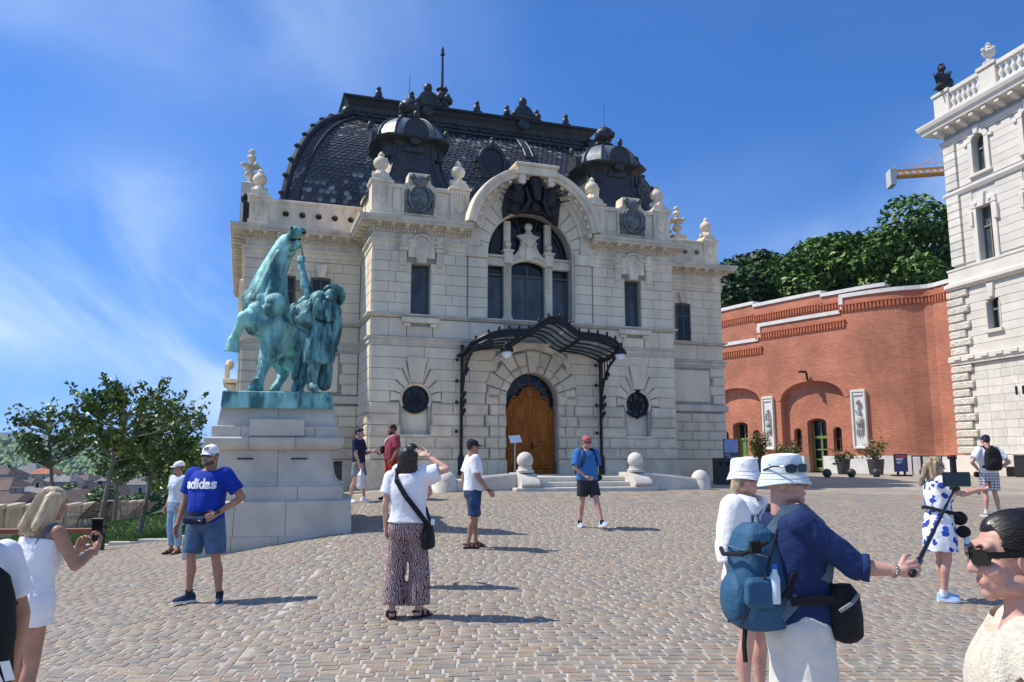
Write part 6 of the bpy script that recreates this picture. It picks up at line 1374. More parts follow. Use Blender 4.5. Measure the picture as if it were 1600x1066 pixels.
# ---------------- people ----------------
SKIN={'fair':(.60,.36,.27),'pink':(.56,.31,.235),'tan':(.40,.21,.135),'brown':(.33,.165,.10)}
def skin(k): 
    m=mat('skin_'+k,SKIN[k],.5,var=.14,vscale=14,bump=.12,bscale=220,spec=.4,bdist=.003); return m
def cloth(name,c,rough=.85,bump=.35,bscale=26,**k): return mat(name,c,rough,bump=bump,bscale=bscale,var=k.pop('var',.10),vscale=k.pop('vscale',9),spec=.25,**k)
def hairm(name,c,c2): return mat(name,c,.42,col2=c2,vscale=26,bump=.6,bscale=60,stretch=(1,1,.16),spec=.45,bdist=.01)
def wrinkle(me,amp,fr,seed,st=(1,1,.55)):
    """soft billows with sharper valley creases, as in hanging cloth"""
    V=coords(me); N=np.empty(len(V)*3); me.vertices.foreach_get('normal',N); N=N.reshape(-1,3); S=np.array(st); d=[]
    for v in V:
        w=noise.noise(Vector(v*2.2)+Vector((seed,1,2)))*.35; q=Vector((v*S*fr*.62))+Vector((seed+w,seed*2+w*1.5,1-w)); a=noise.noise(q); b=noise.noise(Vector(v*S*fr*1.7)+Vector((3,seed+w,seed)))
        d.append(.55*noise.noise(q*.5)+.9*abs(a)+.45*abs(b)-.35)
    setco(me,V+N*(np.array(d)*amp*1.75)[:,None]); return me
def V3(*a): return Vector(a)
class Person:
    def __init__(s,label,x,y,rz,h,sk='fair',z=None,fem=False,wf=1.,belly=0.,pose=None,lean=0.,side=0.,yaw=0.,pitch=0.,group=None,vox=.012):
        s.s=h/1.75; s.root=empty('person',(x,y,g(x,y)+.012 if z is None else z),rz,label,'person',group); s.fem=fem; s.wf=wf; s.belly=belly; s.lean=lean; s.side=side; s.yaw=yaw; s.pitch=pitch; s.sk=sk; s.vox=vox; s.seed=random.random()*50
        w=.9 if fem else 1.
        p=dict(ls=V3(.185*w*wf,.015,1.43),rs=V3(-.185*w*wf,.015,1.43),le=V3(.25*wf,.04,1.14),re=V3(-.25*wf,.04,1.14),lw=V3(.26*wf,-.05,.89),rw=V3(-.26*wf,-.05,.89),
               lh=V3(.092,0,.92),rh=V3(-.092,0,.92),lk=V3(.10,-.02,.50),rk=V3(-.10,-.02,.50),la=V3(.105,.03,.085),ra=V3(-.105,.03,.085),lf=R(12),rf=R(-12),lt=None,rt=None,lcurl=.45,rcurl=.45,ltoe=0.,rtoe=0.,lhd=None,rhd=None,lth=None,rth=None)
        for k,v in (pose or {}).items(): p[k]=Vector(v) if isinstance(v,tuple) else v
        s.p=p
    def up(s,v):
        """lean and side bend the upper body about the pelvis, then scale"""
        v=Vector(v); c=V3(0,0,.95); d=v-c; f=min(1,max(0,(v.z-.85)/.25)) if True else 1
        d=Matrix.Rotation(s.lean*f,3,'X')@d; d=Matrix.Rotation(s.side*f,3,'Y')@d; return (c+d)*s.s
    def upa(s,v): # arms: always full lean
        v=Vector(v); c=V3(0,0,.95); d=Matrix.Rotation(s.side,3,'Y')@(Matrix.Rotation(s.lean,3,'X')@(v-c)); return (c+d)*s.s
    def lo(s,v): return Vector(v)*s.s
    def hd(s,v):
        c=V3(0,.015,1.52); d=Matrix.Rotation(s.yaw,3,'Z')@(Matrix.Rotation(s.pitch,3,'X')@(Vector(v)-c)); return s.upa(c+d)
    def torso(s,z0,z1,inf=0.,mb=None,fold=0):
        w=s.wf; b=s.belly
        if s.fem: T=[(.78,.15,.11,.0),(.86,.178,.125,.01),(.94,.178,.125,.01),(1.02,.152,.108,.0),(1.10,.138,.10,.0),(1.20,.145,.108,0),(1.29,.155,.118,-.006),(1.36,.158,.108,.0),(1.42,.15,.085,.01),(1.455,.105,.07,.015),(1.49,.06,.06,.015)]
        else: T=[(.78,.145,.11,.0),(.86,.172,.122,.005),(.94,.17,.12,.0),(1.02,.165,.115,.0),(1.10,.165,.115,.0),(1.20,.172,.12,0),(1.30,.182,.122,.0),(1.38,.182,.11,.005),(1.43,.165,.088,.01),(1.465,.11,.07,.015),(1.50,.065,.062,.015)]
        zs=[t[0] for t in T]; out=[]
        for z in np.unique(np.r_[np.linspace(z0,z1,14),z1]):
            rx=np.interp(z,zs,[t[1] for t in T])*w+inf; ry=np.interp(z,zs,[t[2] for t in T])*(.5+.5*w)+inf; cy=np.interp(z,zs,[t[3] for t in T]); bb=b*math.exp(-((z-1.06)/.14)**2)
            r=[]
            for a in np.linspace(0,2*PI,28,endpoint=False):
                q=1+fold*(sin(5*a+z*9)+.6*sin(9*a-z*5)); x=rx*q*np.sign(cos(a))*abs(cos(a))**.88; y=cy+ry*q*np.sign(sin(a))*abs(sin(a))**.88-(bb*max(0,-sin(a))); r.append(s.up((x,y,z)))
            out.append(r)
        (mb or MB()).rings(out); return mb
    def limb(s,mb,pts,f):
        for (a,ra),(b,rb) in zip(pts,pts[1:]): mb.capsule(f(a),f(b),ra*s.s,rb*s.s,14,4)
    def hand(s,side,vox=.0042):
        p=s.p; w=p[side+'w']; e=p[side+'e']; sg=1 if side=='l' else -1
        d=(w-e).normalized() if p[side+'hd'] is None else Vector(p[side+'hd']).normalized()
        t=Vector(p[side+'th']) if p[side+'th'] is not None else V3(0,-1,0); t=(t-d*t.dot(d))
        if t.length<.1: t=V3(-sg,0,0)-d*(-sg*d.x)
        t.normalize(); n=d.cross(t); 
        if n.dot(V3(-sg,0,0))<0: n=-n
        if p.get(side+'n') is not None and n.dot(Vector(p[side+'n']))<0: n=-n
        c=p[side+'curl']; mb=MB(); S=s.upa; k=s.s
        kn=[(.033,.082),(.011,.088),(-.011,.085),(-.031,.076)]; ln=[(.036,.024,.02),(.042,.027,.021),(.039,.025,.02),(.030,.02,.018)]
        mb.capsule(S(w-d*.03),S(w+d*.03),.026*k,.028*k,12,4)
        for (o,l),L in zip(kn,ln):
            a=w+d*.012+t*o*.55; b=w+d*l+t*o; mb.capsule(S(a),S(b),.016*k,.0125*k,10,3); q=b; th=.15+c*.7; fd=d+t*o*1.2
            for i,sl in enumerate(L):
                v=(fd.normalized()*cos(th)+n*sin(th)); q2=q+v*sl; mb.capsule(S(q),S(q2),(.0108-.0012*i)*k,(.0100-.0013*i)*k,8,3); q=q2; th+=c*1.15
        b=w+d*.022+t*.026; q=b+(d*.55+t*.75+n*.25).normalized()*.042; mb.capsule(S(b),S(q),.0165*k,.013*k,10,3); q2=q+(d*.85+t*.25+n*(.2+c*.5)).normalized()*.03; mb.capsule(S(q),S(q2),.012*k,.0105*k,8,3); q3=q2+(d*.8+n*(.3+c*.6)).normalized()*.022; mb.capsule(S(q2),S(q3),.0105*k,.009*k,8,3)
        s.p[side+'grip']=w+d*.085+n*.025; s.p[side+'n_']=n; s.p[side+'d_']=d; s.p[side+'t_']=t
        return remesh(mb,vox,1)
    def foot_mb(s,mb,side,bare=True):
        a=s.p[side+'a']; y=s.p[side+'f']; F=V3(sin(y),-cos(y),0); tz=s.p[side+'toe']; 
        mb.capsule(s.lo(a),s.lo(a+F*-.02+V3(0,0,-.045)),.038*s.s,.034*s.s,10,3); mb.capsule(s.lo(a+F*-.035+V3(0,0,-.05)),s.lo(a+F*.13+V3(0,0,-.06+tz)),.032*s.s,.03*s.s,10,3); mb.capsule(s.lo(a+F*.05+V3(0,0,-.02+tz*.3)),s.lo(a+F*.16+V3(0,0,-.063+tz)),.036*s.s,.022*s.s,10,3)
    def body(s,legs=True,feet=(),arm_r=1.,hv=.0042,head=True,face=True,torso_in=-.012,top=True,glass=None,eyes=True,lips=(.42,.17,.14),ears=True,arms='lr',browc=(.06,.04,.03)):
        p=s.p; mb=MB(); s.torso(.80,1.49,torso_in,mb); s.limb(mb,[(V3(0,.02,1.44),.058),(V3(0,.018,1.56) if abs(s.yaw)<9 else V3(0,.02,1.55),.052)],s.upa)
        k=.86 if s.fem else 1.; k*=arm_r
        for q in arms: s.limb(mb,[(p[q+'s'],.055*k),(p[q+'e'],.041*k)],s.upa); s.limb(mb,[(p[q+'e'],.041*k),(p[q+'e'].lerp(p[q+'w'],.3),.042*k),(p[q+'w'],.027*k)],s.upa)
        if s.fem:
            for x in (-.07,.07): mb.ball(s.up((x,-.085,1.275)),(.062*s.s,.055*s.s,.062*s.s),12,8)
        if legs:
            for q in 'lr':
                s.limb(mb,[(p[q+'h'],.088),(p[q+'h'].lerp(p[q+'k'],.5),.075),(p[q+'k'],.052)],s.lo); c=p[q+'k'].lerp(p[q+'a'],.33); c=c+V3(0,.018,0); s.limb(mb,[(p[q+'k'],.051),(c,.056),(p[q+'k'].lerp(p[q+'a'],.72),.04),(p[q+'a'],.034)],s.lo)
                if q in feet: s.foot_mb(mb,q)
        ms=[remesh(mb,s.vox*s.s,3)]
        for q in arms: ms.append(s.hand(q,hv))
        if head: ms.append(s.head_mesh(face))
        me=joinm(ms,'body'); me.materials.append(skin(s.sk)); s.b=link('body',me,s.root)
        if head and face:
            lp=MB(); lp.tube([s.hd((x,-.0945+abs(x)*.35,1.581)) for x in (-.021,-.01,0,.01,.021)],[.002,.0045,.0045,.0045,.002],6); lp.tube([s.hd((x,-.0935+abs(x)*.35,1.573)) for x in (-.019,-.009,0,.009,.019)],[.002,.005,.0055,.005,.002],6); lp.build('lips',mat('lips_%d'%int(lips[0]*100),lips,.4),s.b,smooth=70)
            if eyes:
                for x in (-.031,.031):
                    e=MB().ball(s.hd((x,-.0765,1.648)),.0125*s.s,10,8).build('eye',mat('eye_white',(.6,.58,.55),.25),s.b,smooth=80); MB().ball(s.hd((x,-.086,1.648)),.0052*s.s,8,6).build('iris',mat('dark_iris',(.02,.015,.01),.15),e,smooth=80)
            for x in (-1,1): MB().tube([s.hd((x*.014,-.092,1.671)),s.hd((x*.032,-.088,1.677)),s.hd((x*.05,-.074,1.670))],[.003,.0042,.002],6).build('eyebrow',mat('brow_%d'%int(browc[0]*1000),browc,.8),s.b)
    def head_mesh(s,face=True,vox=.0052):
        mb=MB(); H=s.hd; k=s.s; f=.95 if s.fem else 1.
        def rot(): return Matrix.Rotation(s.yaw,3,'Z')@Matrix.Rotation(s.pitch,3,'X')
        q=Matrix.Rotation(s.side,3,'Y')@Matrix.Rotation(s.lean,3,'X')@rot()
        def B(c,r): mb.ball(H(c),tuple(a*k for a in r),18,12,rot=q)
        B((0,.012,1.662),(.074*f,.094,.088)); B((0,-.028,1.615),(.061*f,.066,.088)); B((0,-.04,1.572),(.046*f,.05,.04)); B((0,-.068,1.545),(.026*f,.024,.022))
        mb.capsule(H((0,.03,1.47)),H((0,.018,1.60)),(.052 if s.fem else .06)*k,(.054 if s.fem else .062)*k,14,4)
        mb.capsule(H((0,-.088,1.652)),H((0,-.108,1.612)),.0085*k,.0135*k,10,4); B((-.011,-.099,1.608),(.0085,.011,.008)); B((.011,-.099,1.608),(.0085,.011,.008))
        mb.capsule(H((-.036,-.07,1.673)),H((.036,-.07,1.673)),.0165*k,.0165*k,10,4); 
        for x in (-1,1):
            B((x*.04,-.058,1.61),(.026,.028,.028)); B((x*.046,-.01,1.57),(.022,.045,.03)); B((x*.0765*f,.008,1.632),(.011,.024,.033)); B((x*.079*f,.012,1.612),(.009,.013,.014))
        mb.capsule(H((-.015,-.082,1.577)),H((.015,-.082,1.577)),.0145*k,.0145*k,10,4)
        return remesh(mb,vox*k,2)
    def part(s,name,mb,m,vox=None,smooth=2,wr=0,fr=9,parent=None,st=(1,1,.55)):
        me=remesh(mb,(vox or s.vox)*s.s,smooth,name)
        if wr: wrinkle(me,wr,fr,s.seed,st)
        me.materials.append(m); me.shade_smooth(); return link(name,me,parent or s.root)
    def shirt(s,m,hem=.93,sleeve=.62,inf=.022,name='shirt',flare=0.,neck=1.475,sr=.075,wr=.0075,long=False,arms='lr',fr=9,fold=.012):
        p=s.p; mb=MB(); w=s.torso(hem,neck,inf,mb,fold)
        if flare: 
            pass
        k=.88 if s.fem else 1.
        for q in arms:
            a=p[q+'s']; e=p[q+'e']; wv=p[q+'w']; ctr=V3(a.x*.55,a.y,a.z-.015); mb.capsule(s.upa(ctr),s.upa(a),.075*s.s*k,(sr+.004)*s.s*k,14,4)
            if long: mb.cone(s.upa(a),s.upa(e),sr*s.s*k,(sr-.014)*s.s*k,18); mb.ball(s.upa(e),(sr-.012)*s.s*k,12,8); mb.cone(s.upa(e),s.upa(e.lerp(wv,sleeve)),(sr-.014)*s.s*k,(sr-.022)*s.s*k,18)
            else: mb.cone(s.upa(a),s.upa(a.lerp(e,sleeve)),(sr+.002)*s.s*k,(sr+.004)*s.s*k,20)
        if s.fem:
            for x in (-.07,.07): mb.ball(s.up((x,-.085-inf*.6,1.275)),(.066*s.s,.058*s.s,.066*s.s),12,8)
        return s.part(name,mb,m,wr=wr,fr=fr)
    def bottoms(s,m,end=.5,name='shorts',waist=1.03,r0=.105,r1=.098,inf=.02,r2=None,wr=.006,fr=9):
        """end: fraction hip->knee (<=1) or 1+fraction knee->ankle"""
        p=s.p; mb=MB(); s.torso(.80,waist,inf,mb)
        for q in 'lr':
            h=p[q+'h'].copy(); k=p[q+'k']; a=p[q+'a']; h.z-=.0
            mb.ball(s.lo(h+V3(0,0,-.03)),(r0+.004)*s.s,14,10)
            if end<=1: mb.cone(s.lo(h),s.lo(h.lerp(k,end)),r0*s.s,r1*s.s,22)
            else: rk=r1 if r2 is None else (r1); mb.cone(s.lo(h),s.lo(k),r0*s.s,rk*s.s,22); mb.ball(s.lo(k),rk*s.s,14,10); mb.cone(s.lo(k),s.lo(k.lerp(a,end-1)),rk*s.s,(r2 or r1)*s.s,22)
        return s.part(name,mb,m,wr=wr,fr=fr)
    def shoes(s,up,sole=None,sock=None,name='shoe',low=.0):
        for q in 'lr':
            a=s.p[q+'a']; y=s.p[q+'f']; F=V3(sin(y),-cos(y),0); S_=V3(cos(y),sin(y),0); tz=s.p[q+'toe']; zb=a.z-.085
            T=[(-.075,.026,.06,.0),(-.06,.036,.085,.0),(-.02,.037,.088,.0),(.03,.039,.075,0),(.08,.045,.058,0),(.13,.047,.045,.0),(.165,.038,.036,.004),(.185,.018,.022,.01)]
            rs=[]
            for t,w,hh,_ in T:
                c=a+F*t; zz=zb+.022+tz*(t+.075)/.26; r=[]
                for b in np.linspace(0,2*PI,14,endpoint=False): cx=w*cos(b)*(1 if sin(b)<.2 else .82); cz=max(0,sin(b))*hh; r.append(s.lo(V3(c.x,c.y,0)+S_*cx+V3(0,0,zz+cz)))
                rs.append(r)
            sh=MB().rings(rs).build(name,up,s.root,smooth=60)
            so=MB().rings([[s.lo(V3((a+F*t).x,(a+F*t).y,0)+S_*(w+.004)*sx+V3(0,0,zb+z+tz*(t+.075)/.26+(_ if z==0 else 0))) for sx,z in ((-1,0),(1,0),(1,.024),(-1,.024))] for t,w,hh,_ in T]).build('sole',sole or up,sh)
            if sock: MB().cone(s.lo(a+V3(0,0,-.02)),s.lo(a+V3(0,0,.055)),.041*s.s,.043*s.s,14).build('sock',sock,s.root,smooth=60)
    def sandals(s,m):
        for q in 'lr':
            a=s.p[q+'a']; y=s.p[q+'f']; F=V3(sin(y),-cos(y),0); S_=V3(cos(y),sin(y),0); zb=a.z-.088; mb=MB(); poly=[(-.075,.02),(-.06,.036),(0,.036),(.08,.047),(.14,.045),(.185,.02)]
            mb.rings([[s.lo(V3((a+F*t).x,(a+F*t).y,0)+S_*w*sx+V3(0,0,zb+z)) for sx,z in ((-1,-.006),(1,-.006),(1,.018),(-1,.018))] for t,w in poly])
            for t,hh in ((.1,.052),(.03,.075)): mb.tube([s.lo(V3((a+F*t).x,(a+F*t).y,0)+S_*.044*cos(b)+V3(0,0,zb+.014+hh*sin(b))) for b in np.linspace(0,PI,9)],.012*s.s,6)
            mb.tube([s.lo(a+F*-.02+S_*.042+V3(0,0,-.02)),s.lo(a+F*-.08+V3(0,0,-.02)),s.lo(a+F*-.02-S_*.042+V3(0,0,-.02))],.009*s.s,6); mb.build('sandal',m,s.root,smooth=50)
    def hair(s,m,kind='short',wr=.006,extra=(),fr=16,under=False):
        mb=MB(); H=s.hd; k=s.s; q=Matrix.Rotation(s.side,3,'Y')@Matrix.Rotation(s.lean,3,'X')@Matrix.Rotation(s.yaw,3,'Z')@Matrix.Rotation(s.pitch,3,'X')
        def B(c,r): mb.ball(H(c),tuple(a*k for a in r),16,10,rot=q)
        if under: B((0,.045,1.625),(.076,.062,.05))
        elif kind=='slick':
            B((0,.03,1.703),(.078,.088,.056)); B((0,.05,1.66),(.079,.066,.085))
            for x in (-1,1): B((x*.054,.022,1.675),(.029,.066,.05))
        else:
            B((0,.016,1.703),(.079,.095,.062)); B((0,.05,1.66),(.08,.068,.085))
            for x in (-1,1): B((x*.052,.02,1.675),(.032,.07,.05))
        if kind=='fringe': B((0,-.055,1.715),(.062,.045,.035))
        if kind in('long','bob','shoulder'):
            z=dict(long=1.38,bob=1.54,shoulder=1.46)[kind]
            for x in (-.07,-.035,0,.035,.07): mb.capsule(H((x,.055-abs(x)*.5,1.625 if under else 1.67)),H((x*1.15,.085-abs(x)*.6,z+abs(x)*.4)),.044*k,.03*k,10,4)
            for x in (-1,1): mb.capsule(H((x*.074,.012,1.61 if under else 1.68)),H((x*.088,.0,z+.05)),.03*k,.02*k,10,4)
        for c0,c1,r0,r1 in extra: mb.capsule(H(c0),H(c1),r0*k,r1*k,10,4)
        me=remesh(mb,.008*k,2,'hair'); wrinkle(me,wr,fr,s.seed,(1,1,.3)); me.materials.append(m); me.shade_smooth(); return link('hair',me,s.b)
    def strands(s,m,kind,n=150,seed=1):
        rg=random.Random(seed); mb=MB(); H=s.hd
        for i in range(n):
            j=lambda a:rg.uniform(-a,a)
            if kind=='back':
                ph=R(-88+176*(i+rg.random())/n); t0=R(50+4*abs(sin(ph))+rg.uniform(-5,6)); P=[]
                for k in range(10):
                    t=t0+(R(168)-t0)*k/9; r=1.03+.012*j(1); P.append(H((.083*sin(t)*sin(ph)*r,.022-.106*cos(t)*r,1.672+.092*sin(t)*cos(ph)*r+.0*k)))
                mb.tube(P,[.0006]+[.0017+.0007*rg.random()]*8+[.0006],4)
            else:
                a=R(-118+236*(i+rg.random())/n); L=rg.uniform(.27,.35); P=[]; w=j(.008)
                for k in range(11):
                    f=k/10; z=1.752-(.345 if kind=='long' else .2)*f*(L/.31); r=np.interp(f,[0,.12,.3,.6,1],[.02,.07,.094,.104,.108 if kind=='long' else .1])*(1+.03*j(1)); P.append(H((r*.92*sin(a)+w*f,.03+r*cos(a)*1.02+.012*f,z)))
                mb.tube(P,[.002]+[.0042+.0015*rg.random()]*8+[.003,.0008],4)
        return mb.build('hair_strand',m,s.b,smooth=60,kind='stuff')
    def cap(s,m,brim=None,back=False,tilt=0.):
        H=s.hd; rs=[]
        for z,r in ((1.672,1.),(1.69,1.01),(1.715,.97),(1.74,.84),(1.76,.6),(1.77,.3),(1.772,.03)): rs.append([H((.088*r*cos(a),.012+.106*r*sin(a),z+.008*sin(a))) for a in np.linspace(0,2*PI,24,endpoint=False)])
        c=MB().rings(rs).build('cap',m,s.b,smooth=60); sg=1 if back else -1; br=[]
        for t in np.linspace(-1,1,13): 
            x=.078*t; y0=.012+sg*.1*math.sqrt(max(0,1-(t*.86)**2)); L=.075*(1-abs(t)**2.6); d=-.014*(t*t)
            br.append([H((x,y0-sg*.02,1.683+d)),H((x*1.02,y0+sg*L,1.672+d-.012)),H((x*1.02,y0+sg*L,1.668+d-.012)),H((x,y0-sg*.02,1.677+d))])
        MB().rings(br).build('brim',brim or m,c,smooth=50); return c
    def bucket(s,m):
        H=s.hd; rs=[]
        for r,z in ((1.30,1.628),(1.32,1.632),(1.19,1.66),(1.07,1.688),(1.045,1.70),(1.02,1.735),(.97,1.768),(.9,1.781),(.5,1.79),(.03,1.792)): rs.append([H((.088*r*cos(a)*(1+.015*sin(3*a)*(r>1.2)),.008+.106*r*sin(a),z+(.008*sin(2*a+1) if r>1.2 else 0))) for a in np.linspace(0,2*PI,32,endpoint=False)])
        h=MB().rings(rs,False,True); me=h.mesh('bucket_hat',40); me.materials.append(m); o=link('bucket_hat',me,s.b)
        st=MB()
        for r,z in ((1.078,1.692),(1.2,1.66),(1.27,1.643)): st.tube([H((.088*r*cos(a),.008+.106*r*sin(a),z)) for a in np.linspace(0,2*PI,33)],.0016,4)
        for a in (2.6,3.6,-.4,.5): st.ball(H((.0915*cos(a),.008+.11*sin(a),1.738)),.004,6,5)
        st.build('stitching',mat('hat_stitch',(.45,.47,.48),.8),o); return o
    def glasses(s,m,dz=0.,dy=0.,frame=.0025,big=1.,pitch=0.):
        H=s.hd; g_=MB(); 
        for x in (-1,1):
            cx=x*.034; rs=[]
            for yy in (-.104,-.099): rs.append([H((cx+.029*big*np.sign(cos(a))*abs(cos(a))**.7,yy+dy+abs(cx+.03*cos(a))**2*6,1.645+dz+.021*big*np.sign(sin(a))*abs(sin(a))**.75)) for a in np.linspace(0,2*PI,16,endpoint=False)])
            g_.rings(rs); g_.tube([H((x*.062,-.094+dy,1.655+dz)),H((x*.08,-.06+dy,1.655+dz)),H((x*.084,.0+dy*.6,1.648+dz))],.0035,6)
        g_.tube([H((-.012,-.106+dy,1.652+dz)),H((.012,-.106+dy,1.652+dz))],.004,6); return g_.build('sunglasses',m,s.b,smooth=40)
    def world(s,v,f=None):
        M=Matrix.Translation(s.root.location)@Matrix.Rotation(s.root.rotation_euler.z,4,'Z'); return M@((f or s.upa)(v))
def strap(s,path,w,m,name='strap',t=.006,parent=None,up=None):
    """flat ribbon along a path of points in the person's frame"""
    P=[Vector(p) for p in path]; rs=[]
    for i,p in enumerate(P):
        d=(P[min(i+1,len(P)-1)]-P[max(i-1,0)]).normalized(); c=Vector((p.x,p.y,0))-Vector((0,0.0,0)); n=c-d*c.dot(d); 
        if up: n=Vector(up)
        n.normalize(); b=d.cross(n).normalized(); rs.append([p+b*w/2+n*t,p-b*w/2+n*t,p-b*w/2-n*t,p+b*w/2-n*t])
    return MB().rings(rs).build(name,m,parent,smooth=40)
def carried(name,label,cat,p,group=None): 
    """top-level thing carried by a person: shares the person's frame"""
    return empty(name,p.root.location,p.root.rotation_euler.z,label,cat,group)
def backpack(p,label,m,m2,y=.20,z=1.2,h=.46,w=.30,d=.17,straps=True,m3=None):
    t=carried('backpack',label,'backpack',p); U=p.upa; mb=MB(); rs=[]
    for f,sx,sy in ((-.5,.55,.6),(-.47,.85,.9),(-.3,1,1),(0,1,.98),(.25,.93,.85),(.42,.75,.62),(.5,.45,.3)):
        rs.append([U((w/2*sx*np.sign(cos(a))*abs(cos(a))**.55,y+d/2*sy*np.sign(sin(a))*abs(sin(a))**.6,z+h*f)) for a in np.linspace(0,2*PI,24,endpoint=False)])
    mb.rings(rs); me=remesh(mb,.009,2,'main_bag'); wrinkle(me,.006,11,p.seed); me.materials.append(m); me.shade_smooth(); bg=link('main_bag',me,t)
    pk=MB(); pk.ball(U((0,y+d*.47,z-h*.2)),(w*.38,d*.24,h*.24),14,10); me=remesh(pk,.009,2,'front_pocket'); wrinkle(me,.004,14,p.seed); me.materials.append(m2); me.shade_smooth(); link('front_pocket',me,t)
    st=MB(); st.tube([U((-.04,y-.02,z+h*.5)),U((-.03,y-.02,z+h*.57)),U((.03,y-.02,z+h*.57)),U((.04,y-.02,z+h*.5))],.009,6); st.tube([U((w*.5*cos(a),y+d*.5*max(.0,sin(a)),z+h*.2+.05*sin(a))) for a in np.linspace(0,PI,13)],.005,5); st.build('grab_handle',m3 or m2,t)
    if straps:
        for x in (-1,1):
            pth=[U((x*.09,y-.06,z+h*.42)),U((x*.105,.06,1.50)),U((x*.115,-.03,1.505)),U((x*.125,-.115,1.42)),U((x*.15,-.15,1.3)),U((x*.18,-.10,1.17)),U((x*.17,.06,1.08)),U((x*.14,y-.05,z-h*.35))]; strap(p,pth,.055,m3 or m2,'shoulder_strap',.007,t)
    return t
M_blk=cloth('black_fabric',(.012,.012,.014),.7); M_wt=cloth('white_cotton',(.80,.80,.82),.9,var=.05); M_navy=cloth('navy_cotton',(.014,.022,.06)); M_denim=cloth('blue_denim',(.075,.14,.24),.85,var=.35,vscale=5,bscale=120,bump=.3); M_denimd=cloth('dark_denim',(.035,.07,.15),.85,var=.45,vscale=6,bscale=120,bump=.3)
M_ldenim=cloth('light_denim',(.24,.38,.52),.85,var=.25,vscale=5,bscale=120,bump=.3); M_sung=mat('black_sunglasses',(.008,.008,.009),.12,spec=.6); M_soleW=mat('white_rubber',(.72,.72,.72),.7); M_gry=cloth('grey_jersey',(.22,.24,.26)); M_hairD=hairm('dark_brown_hair',(.035,.022,.016),(.012,.008,.006)); M_hairB=hairm('black_hair',(.016,.013,.012),(.006,.005,.005)); M_hairBl=hairm('blonde_hair',(.62,.50,.32),(.42,.31,.17)); M_hairG=hairm('curly_ash_blonde_hair',(.40,.30,.18),(.16,.11,.06))
def wrap_text(txt,size,off,conv,target,parent,name,m,gap=.003,rotz=0,spacing=1.):
    """flat print laid on cloth: every vertex is dropped on the cloth surface along the local view axis"""
    me=text_mesh(txt,size,0.,off); V=coords(me); bm=bmesh.new(); bm.from_mesh(target); bvh=BVHTree.FromBMesh(bm); bm.free(); out=[]
    for v in V:
        best=None
        for ax,ay in ((0,0),(.014,0),(-.014,0),(0,.014),(0,-.014)):
            o,d=conv(v[0]+ax,v[1]+ay); h=bvh.ray_cast(o,d)
            if h[0] is not None and (best is None or h[3]<best): best=h[3]
        o,d=conv(v[0],v[1]); out.append(o+d*((best if best is not None else .4)-gap))
    setco(me,np.array([tuple(q) for q in out])); return link(name,me,parent,m)
# 1 the man in the blue tee
p=Person('person in a white cap and blue lettered tee, denim shorts, hand on hip, facing us',-3.57,9.5,R(-14),1.79,'tan',wf=1.10,belly=.035,yaw=R(6),pose=dict(le=(.40,.08,1.17),lw=(.215,-.12,1.0),lhd=(-.55,-.5,-.35),lth=(0,.3,1),re=(-.31,.03,1.13),rw=(-.34,-.04,.87),la=(.21,.02,.085),ra=(-.19,.03,.085),lk=(.17,-.03,.5),rk=(-.15,-.03,.5),lf=R(28),rf=R(-30),lh=(.10,0,.92),rh=(-.10,0,.92),lcurl=.25,rcurl=.3))
M_royal=cloth('royal_blue_jersey',(.006,.035,.34),.8)
p.body(browc=(.02,.015,.012)); sh=p.shirt(M_royal,hem=.90,sleeve=.72,inf=.03,sr=.088); p.bottoms(M_denim,.88,r0=.125,r1=.112,wr=.009); p.cap(M_wt); p.glasses(M_sung,big=.85)
p.shoes(cloth('navy_knit_shoe',(.025,.05,.10)),M_soleW,cloth('dark_sock',(.03,.03,.035)),'sneaker'); p.hair(M_hairB,'short',.002)
bd=MB(); bd.ball(p.hd((0,-.066,1.552)),(.042*p.s,.035*p.s,.03*p.s),12,8); bd.tube([p.hd((-.06,-.02,1.575)),p.hd((-.045,-.068,1.55)),p.hd((0,-.09,1.538)),p.hd((.045,-.068,1.55)),p.hd((.06,-.02,1.575))],.018,8); bd.tube([p.hd((-.03,-.088,1.585)),p.hd((0,-.1,1.593)),p.hd((.03,-.088,1.585))],.006,6); me=remesh(bd,.006,1,'beard'); me.materials.append(mat('grizzled_beard',(.09,.07,.06),.9,var=.4,vscale=60)); link('beard',me,p.b)
bm_=sh.data; wrap_text('adidas',.155,.006,lambda x,y:(p.up((x,-.5,1.325+y)),Vector((0,1,0))),bm_,sh,'shirt_lettering',M_wtxt,.006)
cm_=[c for c in p.b.children if c.name.startswith('cap')][0]; wrap_text('NY',.05,.003,lambda x,y:(p.hd((x,-.5,1.722+y)),(p.hd((0,0,1.7))-p.hd((0,-1,1.7))).normalized()),cm_.data,cm_,'cap_monogram',mat('black_print',(.015,.015,.02),.7),.002)
wb=carried('belt_bag','navy belt bag worn at the waist of the man in the blue lettered tee','bag',p); b=MB(); b.cbox(-.15,.13,-.235,-.14,.90,1.0,.03); me=remesh(b,.008,2,'pouch'); me.materials.append(M_navy); me.shade_smooth(); pc=link('pouch',me,wb); MB().box(.06,.09,-.24,-.235,.945,.955).build('logo_tag',M_wtxt,pc)
strap(p,[p.up((.2*cos(a),-.02+.165*sin(a)-(.02 if sin(a)<0 else 0),1.0+.01*cos(a))) for a in np.linspace(0,2*PI,25)],.035,M_navy,'strap',.006,wb)
wt=MB().tube([p.upa(p.p['lw']+V3(.036*cos(a)*.8,.036*sin(a),.02*cos(a))) for a in np.linspace(0,2*PI,13)],.011,6); wt.ball(p.upa(p.p['lw']+V3(.03,-.02,.02)),.02,8,6); wt.build('wristwatch',M_iron,p.b)
